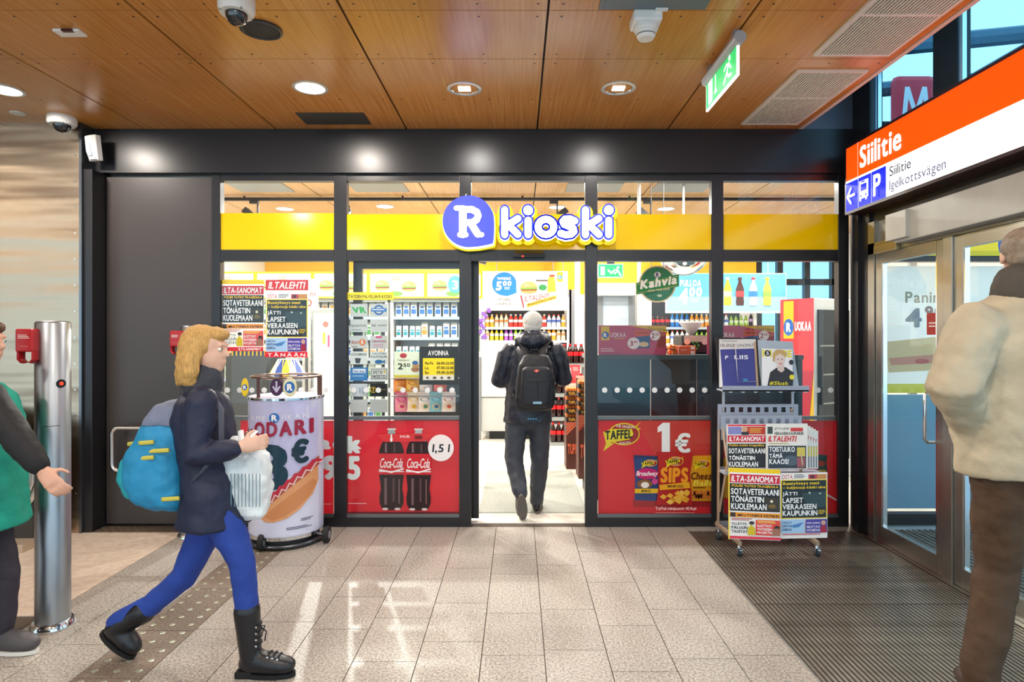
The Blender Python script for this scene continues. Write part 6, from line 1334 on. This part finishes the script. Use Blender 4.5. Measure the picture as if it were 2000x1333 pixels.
def eyes(L, parent, f):
    b = MB(); i = MB()
    for q in (-1, 1): b.ball(L(q*.03, .078, .003), .011, .011, .0075, 10, 6); i.ball(L(q*.03, .0865, .003), .0055, .0035, .0055, 8, 6)
    b.build('eyes', mat('eye_white', '#e8e4de', .3), parent, smooth=60, kind='stuff'); i.build('irises', mat('iris', '#3a4a5a', .2), parent, smooth=60, kind='stuff')
def body(mb, J, f, s=1.):
    f, r = frame_of(f); pv, ch, nk, hd = J['pelvis'], J['chest'], J['neck'], J['head']
    mb.limb([pv-UP*.05, pv+UP*.08, pv.lerp(ch, .5), ch, ch.lerp(nk, .55), nk], [(.13*s, .10*s), (.14*s, .10*s), (.125*s, .09*s), (.15*s, .105*s), (.13*s, .085*s), (.055*s, .055*s)], 16, side=r)
    mb.limb([nk-UP*.02, hd-UP*.05*s], [.055*s, .05*s], 12)
    for q in 'LR':
        mb.limb([J['sh'+q], J['el'+q], J['wr'+q]], [.05*s, .04*s, .027*s], 12)
        mb.limb([J['hip'+q], J['kn'+q], J['an'+q]], [.08*s, .052*s, .036*s], 12); sole = J['heel'+q].lerp(J['toe'+q], .25); upv = (J['an'+q]-sole).normalized()
        mb.limb([J['an'+q], sole+upv*.05, J['heel'+q].lerp(J['toe'+q], .55)+upv*.05], [.03*s, .025, .018], 10)
def sleeves(mb, J, ra, rb, rc):
    for q in 'LR': mb.limb([J['sh'+q], J['sh'+q].lerp(J['el'+q], .5), J['el'+q], J['el'+q].lerp(J['wr'+q], .5), J['wr'+q]+(J['el'+q]-J['wr'+q]).normalized()*.03], [ra, (ra+rb)/2, rb, (rb+rc)/2, rc], 14)
def trousers(mb, J, f, rt, rk_, ra, hipw=.16, hipd=.115, low=.03):
    f, r = frame_of(f); pv = J['pelvis']; mb.limb([pv-UP*.03, pv+UP*.06, pv+UP*.13], [(hipw, hipd), (hipw, hipd), (hipw*.9, hipd*.95)], 16, side=r)
    for q in 'LR': mb.limb([J['hip'+q], J['hip'+q].lerp(J['kn'+q], .5), J['kn'+q], J['kn'+q].lerp(J['an'+q], .5), J['an'+q]+UP*low], [rt, (rt+rk_)/2, rk_, (rk_+ra)/2, ra], 14)
def shoe(J, q, parent, m, sole_m, nm='shoe', w_=.045, shaft=None, label=None):
    an, toe, heel = J['an'+q], J['toe'+q], J['heel'+q]; b = MB(); d = (toe-heel).normalized(); up = (an-heel.lerp(toe, .25)); up = (up-d*up.dot(d)).normalized(); sd = d.cross(up)
    b.limb([heel+d*.038+up*.048, heel.lerp(toe, .35)+up*.056, heel.lerp(toe, .62)+up*.05, toe-d*.036+up*.044], [(w_*.85, .045), (w_*.95, .056), (w_*1.12, .046), (w_*1.0, .036)], 14, side=sd)
    b.limb([heel.lerp(toe, .22)+up*.06, an+up*.02 if shaft is None else an.lerp(J['kn'+q], shaft)], [.045, .045 if shaft is None else .058], 14)
    o = shape(b, nm, m, parent, .009, 4, label)
    s_ = MB(); R = []
    for h_ in (-.002, .016): R.append([heel+d*((toe-heel).length*(.5-.5*cos(a)*1.0))+sd*(w_*(.86+.16*(.5-.5*cos(a)))*sin(a))*1.0+up*h_ for a in [2*pi*k/28 for k in range(28)]])
    R2 = []
    for ring_, kk in zip(R, (1., 1.)): R2.append([v for v in ring_])
    s_.rings(R2); s_.build('sole', sole_m, o, smooth=50); return o
P3 = W
SKIN = mat('skin', '#d8a48a', .5); SKIN2 = mat('skin_pale', '#e0b49c', .5)
def folds(name, col, rough=.7, **k): return mat(name, col, rough, noise=.12, nscale=9, bump=.25, bscale=40, **k)

# ------------------------------------------------------------------ man with black backpack entering the shop
f = (0, 1, 0); Ym = 5.16
J = dict(head=P3(1040, 634, Ym+.03), neck=P3(1040, 664, Ym), chest=P3(1038, 712, Ym), pelvis=P3(1031, 806, Ym),
         shL=P3(993, 690, Ym), elL=P3(976, 745, Ym+.02), wrL=P3(988, 742, Ym+.27), shR=P3(1087, 688, Ym), elR=P3(1101, 741, Ym+.02), wrR=P3(1083, 738, Ym+.27),
         hipL=P3(1009, 818, Ym), knL=P3(1004, 897, Ym-.03), anL=P3(1017, 972, 4.97), heelL=P3(1018, 968, 4.90), toeL=P3(1022, 1017, 5.06),
         hipR=P3(1053, 818, Ym), knR=P3(1054, 900, Ym+.05), anR=P3(1048, 984, 5.27))
J['heelR'] = Vector((J['anR'].x, 5.20, .008)); J['toeR'] = Vector((J['anR'].x+.03, 5.47, .008))
man = thing('person', 'man with white hair, dark jacket and black backpack walking into the shop', 'person', (.09, Ym, 0))
b = MB(); body(b, J, f); Lh = head(b, J['head'], f, UP, .97)
for q, sd in (('L', 1), ('R', -1)): hand(b, J['wr'+q], J['wr'+q]-J['el'+q], (0, 0, -1) if False else (1 if q == 'L' else -1, .2, 0), sd, .8)
shape(b, 'body', SKIN, man, .0075, 3)
eyes(Lh, man, f)
b = MB(); b.ball(Lh(0, -.026, .032), .085, .088, .083, 18, 12); b.ball(Lh(0, -.042, -.015), .076, .062, .07, 16, 10); b.ball(Lh(0, .03, .072), .066, .055, .04, 14, 8)
shape(b, 'hair', mat('hair_white', '#d6d2cc', .75, noise=.25, nscale=60, stretch=(3, 3, 1), bump=.5, bscale=120), man, .008, 2, 'short white hair', wr=.006, wsc=.02)
JK = folds('jacket_navy_black', '#1d2230', .42)
b = MB(); cx = J['pelvis'].x
b.tube([Vector((cx, Ym, .785)), Vector((cx, Ym, .90)), Vector((cx+.005, Ym, 1.05)), J['chest']-UP*.03, J['chest']+UP*.09, J['neck']-UP*.02], [(.205, .155), (.195, .15), (.19, .145), (.205, .15), (.185, .125), (.08, .085)], 20, side=(1, 0, 0))
sleeves(b, J, .085, .075, .052)
b.limb([J['neck']-UP*.03, J['neck']+UP*.03], [.075, .068], 14)
shape(b, 'jacket', JK, man, .012, 3, 'dark navy hooded jacket', wr=.022, wsc=.09)
b = MB(); b.limb([P3(1013, 666, Ym-.05), P3(1026, 664, Ym-.11), P3(1040, 667, Ym-.13), P3(1056, 664, Ym-.11), P3(1069, 664, Ym-.05)], [(.05, .035), (.06, .055), (.065, .06), (.06, .055), (.05, .035)], 14, side=(0, 0, 1)); b.limb([P3(1016, 656, Ym), P3(1040, 652, Ym-.07), P3(1066, 654, Ym)], [.03, .03, .03], 10)
shape(b, 'hood', JK, man, .01, 3, 'bunched hood', wr=.02, wsc=.05)
b = MB(); trousers(b, J, f, .098, .078, .062, .175, .125); shape(b, 'trousers', folds('trousers_charcoal', '#353a44', .6), man, .012, 3, 'charcoal trousers', wr=.022, wsc=.08)
SHB = mat('shoe_black', '#17171a', .4); SOL = mat('sole_grey', '#6a655e', .7)
for q in 'LR': shoe(J, q, man, SHB, SOL)
p = Print(front(Ym-.165)); [p.poly([(1030+k*5, 820), (1032+k*5, 816), (1034+k*5, 820)], '#5ab0d8') for k in range(4)]; p.build('jacket_emblem', PRN(), man, fix=False)
# his backpack
bp = thing('backpack', 'black backpack with red diamond patch on the man in the doorway', 'backpack', tuple(P3(1045, 804, Ym-.24)))
BPM = folds('backpack_black', '#111318', .55)
def rbox(mb, prof, cy, fn_side=1, n_=24, e=.55):
    R = []
    for (px, py, hw, d) in prof:
        c_ = P3(px, py, cy); R.append([(c_.x+hw*(abs(cos(a))**e)*(1 if cos(a) > 0 else -1), cy+d*(abs(sin(a))**e)*(1 if sin(a) > 0 else -1), c_.z) for a in [2*pi*k/n_ for k in range(n_)]])
    return mb.rings(R)
b = MB(); rbox(b, [(1047, 692, .06, .03), (1047, 696, .10, .06), (1046, 712, .135, .085), (1046, 740, .155, .095), (1045, 775, .162, .10), (1044, 795, .155, .095), (1044, 802, .12, .06)], Ym-.24); shape(b, 'main_body', BPM, bp, .01, 3, wr=.012, wsc=.08)
b = MB(); rbox(b, [(1047, 716, .08, .03), (1047, 722, .11, .045), (1047, 752, .12, .05), (1046, 790, .11, .045), (1046, 797, .08, .02)], Ym-.335); shape(b, 'front_pocket', mat('pocket_navy', '#14161f', .55, bump=.2, bscale=60), bp, .009, 3)
b = MB(); b.tube([P3(1028, 742, Ym-.385), P3(1040, 744, Ym-.392), P3(1055, 744, Ym-.392), P3(1068, 741, Ym-.385)], .004, 6); b.tube([P3(1050, 745, Ym-.388), P3(1051, 790, Ym-.378)], .003, 6); b.build('zip', BLACKP, bp)
p = Print(front(Ym-.383)); p.poly([(1042, 725), (1048, 721.5), (1054, 724), (1048, 728.5)], '#d84a3a'); p.poly([(1045, 725), (1048, 723.4), (1051, 724.6), (1048, 726.6)], '#e8a898'); p.build('red_patch', PRN(), bp, fix=False)
b = MB().box(XW(1041, 4.78), XW(1058, 4.78), Ym-.382, Ym-.378, ZW(789.5, 4.78), ZW(785, 4.78)); b.build('reflective_strip', mat('reflective_blue', '#8ab4cc', .3), bp)
b = MB()
for s_ in (-1, 1):
    c = 1043; b.tube([P3(c+s_*12, 697, Ym-.19), P3(c+s_*17, 683, Ym-.165), P3(c+s_*24, 671, Ym-.11), P3(c+s_*30, 668, Ym-.02), P3(c+s_*33, 680, Ym+.10), P3(c+s_*36, 720, Ym+.16)], (.028, .007), 8, side=(1, 0, .3*s_))
    b.tube([P3(c+s_*40, 725, Ym+.13), P3(c+s_*46, 745, Ym+.0), P3(c+s_*38, 775, Ym-.18)], (.012, .005), 8)
b.build('shoulder_straps', mat('strap_black', '#0d0e12', .6), bp, smooth=50, kind='stuff')
MB().tube([P3(1038, 692, Ym-.2), P3(1038, 684, Ym-.21), P3(1050, 683, Ym-.21), P3(1052, 692, Ym-.2)], .008, 8).build('grab_handle', MATS['strap_black'], bp, smooth=50)

# ------------------------------------------------------------------ woman striding past with blue backpack
f = (1, 0, 0); Yw = 2.80
J = dict(head=P3(404, 684, Yw), neck=P3(394, 752, Yw), chest=P3(396, 820, Yw), pelvis=P3(424, 978, Yw),
         shR=P3(394, 785, Yw-.15), elR=P3(382, 892, Yw-.19), wrR=P3(468, 874, Yw-.16), shL=P3(396, 785, Yw+.15), elL=P3(392, 892, Yw+.19), wrL=P3(474, 870, Yw+.12),
         hipR=P3(430, 1000, Yw-.07), knR=P3(474, 1100, Yw-.07), anR=P3(488, 1255, Yw-.06), hipL=P3(420, 1000, Yw+.07), knL=P3(358, 1128, Yw+.07), anL=P3(228, 1240, Yw+.07))
J['heelR'] = Vector((XW(466, Yw-.06), Yw-.06, .004)); J['toeR'] = Vector((XW(578, Yw-.06), Yw-.065, .004))
J['toeL'] = Vector((XW(262, Yw+.07), Yw+.07, .006)); J['heelL'] = P3(196, 1236, Yw+.07)
wom = thing('person', 'blonde woman in dark jacket and blue jeans striding past the shop', 'person', (XW(424, Yw), Yw, 0))
b = MB(); body(b, J, f, .9); hu = Vector((.05, 0, 1)); Lh = head(b, J['head'], f, hu, .93)
for q, sd in (('R', 1), ('L', -1)): hand(b, J['wr'+q], J['wr'+q]-J['el'+q], (0, 1 if q == 'R' else -1, 0), sd, .8, .92)
shape(b, 'body', SKIN2, wom, .007, 3)
eyes(Lh, wom, f)
b = MB(); b.ball(Lh(0, -.03, .036), .088, .09, .085, 18, 12); b.ball(Lh(0, .035, .075), .07, .055, .036, 14, 8)
for k in range(13):
    a = radians(-108+k*18); x, y = .082*sin(a), -.03-.075*cos(a)
    b.limb([Lh(x*.9, y, .04), Lh(x*1.08, y-.006, -.04), Lh(x*1.12, y-.012, -.11), Lh(x*1.0, y-.02, -.165)], [.022, .024, .023, .012], 8)
shape(b, 'hair', mat('hair_blonde', '#c89c58', .55, noise=.3, nscale=40, stretch=(4, 4, .6), bump=.6, bscale=60), wom, .009, 2, 'shoulder length blonde hair', wr=.012, wsc=.03)
JW = folds('jacket_navy', '#141c38', .6)
b = MB(); b.tube([J['pelvis']-UP*.10, J['pelvis']+UP*.05, J['pelvis'].lerp(J['chest'], .5), J['chest'], J['chest']+UP*.09, J['neck']-UP*.02], [(.195, .165), (.185, .14), (.155, .115), (.17, .125), (.16, .10), (.07, .075)], 18, side=(0, 1, 0)); sleeves(b, J, .07, .06, .045); b.limb([J['neck']-UP*.03, J['neck']+UP*.03], [.068, .066], 12)
shape(b, 'jacket', JW, wom, .012, 3, 'dark navy jacket', wr=.018, wsc=.08)
b = MB(); b.limb([J['neck']+Vector((-.0, 0, -.02)), J['neck']+Vector((.02, 0, .03))], [.085, .078], 14); shape(b, 'scarf', folds('scarf_grey', '#3c3f48', .9), wom, .01, 3, wr=.02, wsc=.04)
b = MB(); trousers(b, J, f, .085, .058, .045, .15, .115, .06); shape(b, 'jeans', folds('jeans_blue', '#1e3f96', .75), wom, .011, 3, 'blue jeans', wr=.012, wsc=.07)
BT = mat('boot_leather', '#14151a', .35, bump=.15, bscale=50); BSO = mat('boot_sole', '#0c0c0e', .8)
for q in 'RL':
    o = shoe(J, q, wom, BT, BSO, 'boot', .045, .42, 'black lace-up ankle boot')
    hb = J['heel'+q]; d = (J['toe'+q]-hb).normalized(); up = d.cross(Vector((0, 1, 0)))*-1
    if up.dot(J['an'+q]-hb) < 0: up = -up
    if q == 'R':
        from mathutils.bvhtree import BVHTree
        of = Vector(ORG[wom.name]); bv = BVHTree.FromPolygons([v.co+of for v in o.data.vertices], [tuple(p_.vertices) for p_ in o.data.polygons])
        st_ = MB(); ey = MB()
        for k in range(7):
            pts = []
            for dy in (-.03, -.012, .012, .03):
                if k < 3: org = hb+d*(.185-.022*k)+Vector((0, dy, 0))+UP*.35; dr = -UP
                else: org = hb+d*.4+Vector((0, dy, 0))+UP*(.112+.028*(k-2)); dr = -d
                h_ = bv.ray_cast(org, dr)[0]
                if h_ is not None: pts.append(h_-dr*.003)
            if len(pts) == 4:
                st_.tube(pts, .0042, 6); ey.ball(pts[0], .006, .004, .006, 8, 5); ey.ball(pts[3], .006, .004, .006, 8, 5)
                if k == 6: st_.tube([pts[1], pts[1]+Vector((.03, -.012, .006)), pts[1]+Vector((.02, -.02, -.025))], .003, 6); st_.tube([pts[1], pts[1]+Vector((.035, -.01, -.02)), pts[1]+Vector((.03, -.015, -.06))], .003, 6)
        st_.build('laces', mat('lace_black', '#1c1c20', .8), o, kind='stuff'); ey.build('eyelets', CHROME, o, kind='stuff')
        MB().box(hb.x-.004, hb.x+.07, hb.y-.036, hb.y+.036, .0, .03).build('heel_block', BSO, o, bevel=.004)
bp = thing('backpack', 'teal blue backpack with yellow straps on the striding woman', 'backpack', tuple(P3(335, 992, Yw)))
def sbox(mb, prof, n_=24, e=.6):
    R = []
    for (px, py, hw, hy) in prof:
        c_ = P3(px, py, Yw); R.append([(c_.x+hw*(abs(cos(a))**e)*(1 if cos(a) > 0 else -1), c_.y+hy*(abs(sin(a))**e)*(1 if sin(a) > 0 else -1), c_.z) for a in [2*pi*k/n_ for k in range(n_)]])
    return mb.rings(R)
b = MB(); sbox(b, [(352, 792, .05, .07), (350, 800, .085, .11), (336, 840, .11, .14), (320, 890, .135, .155), (322, 940, .14, .155), (335, 975, .12, .14), (345, 988, .08, .1)]); shape(b, 'main_body', folds('pack_blue', '#1c86b4', .6), bp, .011, 3, wr=.02, wsc=.07)
b = MB(); sbox(b, [(298, 880, .05, .09), (286, 892, .075, .11), (282, 930, .085, .12), (292, 962, .07, .11), (300, 975, .04, .08)]); shape(b, 'front_pocket', folds('pack_teal', '#1a9aa6', .6), bp, .01, 3, wr=.012, wsc=.06)
b = MB(); sbox(b, [(352, 782, .04, .06), (352, 788, .08, .105), (344, 815, .105, .135), (340, 826, .105, .135)]); shape(b, 'top_lid', folds('pack_grey', '#6f7890', .7), bp, .01, 3, wr=.012, wsc=.06)
YS_ = mat('strap_yellow', '#c8bc4a', .6)
for (y, x0, x1) in ((868, 250, 300), (884, 252, 330), (898, 246, 300), (978, 288, 350)):
    MB().tube([P3(x0, y, Yw-.07), P3((x0+x1)/2, y-2, Yw-.148), P3(x1, y-4, Yw-.158)], (.009, .0035), 8, side=(0, 0, 1)).build('yellow_strap', YS_, bp)
for s_ in (-1, 1): MB().tube([P3(368, 800, Yw+s_*.08), P3(384, 776, Yw+s_*.10), P3(410, 768, Yw+s_*.105), P3(432, 800, Yw+s_*.11), P3(432, 860, Yw+s_*.13), P3(400, 915, Yw+s_*.17), P3(375, 945, Yw+s_*.14)], (.024, .007), 8, side=(0, 1, 0)).build('shoulder_strap', mat('strap_grey', '#4a5060', .7), bp, smooth=50)
# white carrier bag in her hands
cb = thing('carrier_bag', 'white plastic carrier bag held in front of the striding woman', 'bag', tuple(P3(500, 1010, Yw)))
b = MB(); R = []
for (y, xa, xb, d) in ((852, 456, 490, .015), (862, 448, 505, .05), (895, 442, 522, .07), (950, 436, 528, .08), (1000, 438, 522, .065), (1012, 446, 512, .03)):
    c_ = P3((xa+xb)/2, y, Yw-.02); hw = (xb-xa)/2/F*Yw; R.append([(c_.x+hw*(abs(cos(a))**.6)*(1 if cos(a) > 0 else -1), c_.y+d*(abs(sin(a))**.6)*(1 if sin(a) > 0 else -1), c_.z) for a in [2*pi*k/20 for k in range(20)]])
b.rings(R); shape(b, 'bag_body', folds('bag_white', '#e4ecee', .45), cb, .01, 2, wr=.03, wsc=.06)
MB().tube([P3(470, 842, Yw-.05), P3(472, 868, Yw-.12), P3(478, 866, Yw-.12), P3(500, 842, Yw-.05)], (.012, .004), 8).build('bag_handle', MATS['bag_white'], cb)
MB().tube([P3(440, 985, Yw-.02), P3(430, 1010, Yw-.02)], .004, 6).build('bag_tie', MATS['bag_white'], cb)
p = Print(lambda u, v, h: (XW(u, Yw-.105), Yw-.112-h, ZW(v, Yw-.105)));
[p.rect(452+k*7, 925, 454+k*7, 990, '#6a8a98', h=.001) for k in range(9)]; p.build('bag_stripes', PRN(), cb, fix=False)

# ------------------------------------------------------------------ person in green at the left edge
f = (1, 0, 0); Yg = 2.88
J = dict(head=P3(-34, 668, Yg), neck=P3(-36, 745, Yg), chest=P3(-34, 815, Yg), pelvis=P3(-32, 990, Yg),
         shR=P3(-28, 775, Yg-.17), elR=P3(38, 862, Yg-.24), wrR=P3(82, 918, Yg-.26), shL=P3(-30, 775, Yg+.17), elL=P3(-60, 890, Yg+.2), wrL=P3(-30, 960, Yg+.2),
         hipR=P3(-40, 1005, Yg-.08), knR=P3(-75, 1130, Yg-.08), anR=P3(-150, 1260, Yg-.08), hipL=P3(-24, 1005, Yg+.08), knL=P3(8, 1120, Yg+.08), anL=P3(4, 1248, Yg+.06))
J['heelL'] = Vector((XW(-22, Yg+.06), Yg+.06, .004)); J['toeL'] = Vector((XW(78, Yg+.06), Yg+.05, .004)); J['heelR'] = P3(-185, 1250, Yg-.08); J['toeR'] = Vector((XW(-120, Yg-.08), Yg-.08, .006))
grn = thing('person', 'person in green top with black sleeves at the left edge of the photo', 'person', (XW(-32, Yg), Yg, 0))
b = MB(); body(b, J, f, .95); Lh = head(b, J['head'], f, UP, .95); hand(b, J['wrR'], J['wrR']-J['elR'], (-.3, 1, 0), 1, .5); hand(b, J['wrL'], J['wrL']-J['elL'], (0, -1, 0), -1, .5); shape(b, 'body', SKIN, grn, .0075, 3); eyes(Lh, grn, f)
b = MB(); b.ball(Lh(0, -.03, .036), .086, .088, .083, 18, 12); b.ball(Lh(0, .03, .07), .068, .055, .038, 14, 8); b.ball(Lh(0, -.05, -.03), .075, .06, .07, 14, 8); shape(b, 'hair', mat('hair_brown', '#5a3a2a', .6, noise=.3, nscale=40), grn, .009, 2, wr=.01, wsc=.03)
b = MB(); b.tube([J['pelvis']-UP*.09, J['pelvis']+UP*.1, J['chest'], J['chest']+UP*.09, J['neck']-UP*.01], [(.21, .16), (.19, .145), (.185, .135), (.165, .105), (.08, .08)], 18, side=(0, 1, 0)); shape(b, 'green_top', folds('top_green', '#0f9a84', .7), grn, .012, 3, wr=.02, wsc=.08)
b = MB(); sleeves(b, J, .075, .06, .045); shape(b, 'sleeves', folds('sleeve_black', '#101014', .7), grn, .011, 3, wr=.015, wsc=.06)
b = MB(); trousers(b, J, f, .09, .065, .05, .16, .12, .05); shape(b, 'trousers', folds('trousers_dark', '#2a2430', .7), grn, .012, 3, wr=.015, wsc=.08)
WS = mat('shoe_grey_white', '#4a4648', .6); 
for q in 'LR': shoe(J, q, grn, WS, mat('sole_white', '#d8d4cc', .6), 'shoe', .046)

# ------------------------------------------------------------------ man in beige jacket at the right edge
f = Vector((.35, 1, 0)).normalized(); Yb_ = 2.5; r_ = f.cross(UP)
pv = P3(1992, 915, Yb_)
def Q(px, py, dy=0): return P3(px, py, Yb_+dy)
J = dict(head=Q(2000, 500, .05), neck=Q(1990, 582), chest=Q(1985, 680), pelvis=pv, shL=Q(1905, 640, -.05), elL=Q(1862, 755, -.08), wrL=Q(1905, 845, .05), shR=Q(2085, 632, -.02), elR=Q(2115, 760), wrR=Q(2075, 850, .15),
         hipL=Q(1955, 930), knL=Q(1948, 1110, .04), anL=Q(1914, 1290, .0), hipR=Q(2040, 930), knR=Q(2075, 1105, .1), anR=Q(2080, 1270, .1))
for q, yy in (('L', 0), ('R', .1)):
    a = J['an'+q]; J['heel'+q] = Vector((a.x-f.x*.07, a.y-f.y*.07, .004)); J['toe'+q] = Vector((a.x+f.x*.21, a.y+f.y*.21, .004)); J['an'+q] = Vector((a.x, a.y, .10))
bei = thing('person', 'tall person in beige jacket and brown trousers at the right edge', 'person', (pv.x, pv.y, 0))
b = MB(); body(b, J, f, 1.05); Lh = head(b, J['head'], f, UP, 1.0); hand(b, J['wrL'], J['wrL']-J['elL'], r_, 1, .6); hand(b, J['wrR'], J['wrR']-J['elR'], -r_, -1, .6); shape(b, 'body', SKIN2, bei, .008, 3); eyes(Lh, bei, f)
b = MB(); b.ball(Lh(0, -.028, .034), .088, .09, .085, 18, 12); b.ball(Lh(0, -.045, -.012), .078, .062, .07, 16, 10); b.ball(Lh(0, .03, .072), .068, .055, .04, 14, 8); shape(b, 'hair', mat('hair_ash', '#8a7a68', .6, noise=.3, nscale=40), bei, .009, 2, wr=.008, wsc=.03)
BJ = folds('jacket_beige', '#b8ac92', .65)
b = MB(); b.tube([pv-UP*.03, pv+UP*.12, pv.lerp(J['chest'], .55), J['chest'], J['chest']+UP*.13, J['neck']-UP*.01], [(.225, .17), (.24, .185), (.24, .185), (.245, .18), (.215, .14), (.10, .10)], 20, side=r_); sleeves(b, J, .105, .10, .065); b.limb([J['neck']-UP*.03, J['neck']+UP*.035], [.09, .085], 14)
shape(b, 'jacket', BJ, bei, .013, 3, 'puffy beige jacket', wr=.03, wsc=.1)
b = MB(); b.limb([J['neck']+UP*.0, J['neck']+UP*.05], [.10, .095], 14); shape(b, 'collar', folds('collar_brown', '#4a443c', .8), bei, .011, 3, wr=.015, wsc=.05)
b = MB(); trousers(b, J, f, .105, .085, .07, .18, .135, .03); shape(b, 'trousers', folds('trousers_brown', '#4a3420', .75), bei, .012, 3, 'brown trousers', wr=.022, wsc=.09)
for q in 'LR': shoe(J, q, bei, mat('shoe_brown', '#3a2a20', .5), SOL)
bpy.data.objects.remove(_fo); bpy.data.scenes.remove(_fs)
for o in C.objects:
    if o.type == 'MESH' and 'label' not in o and o.parent is None: print('NO LABEL', o.name)
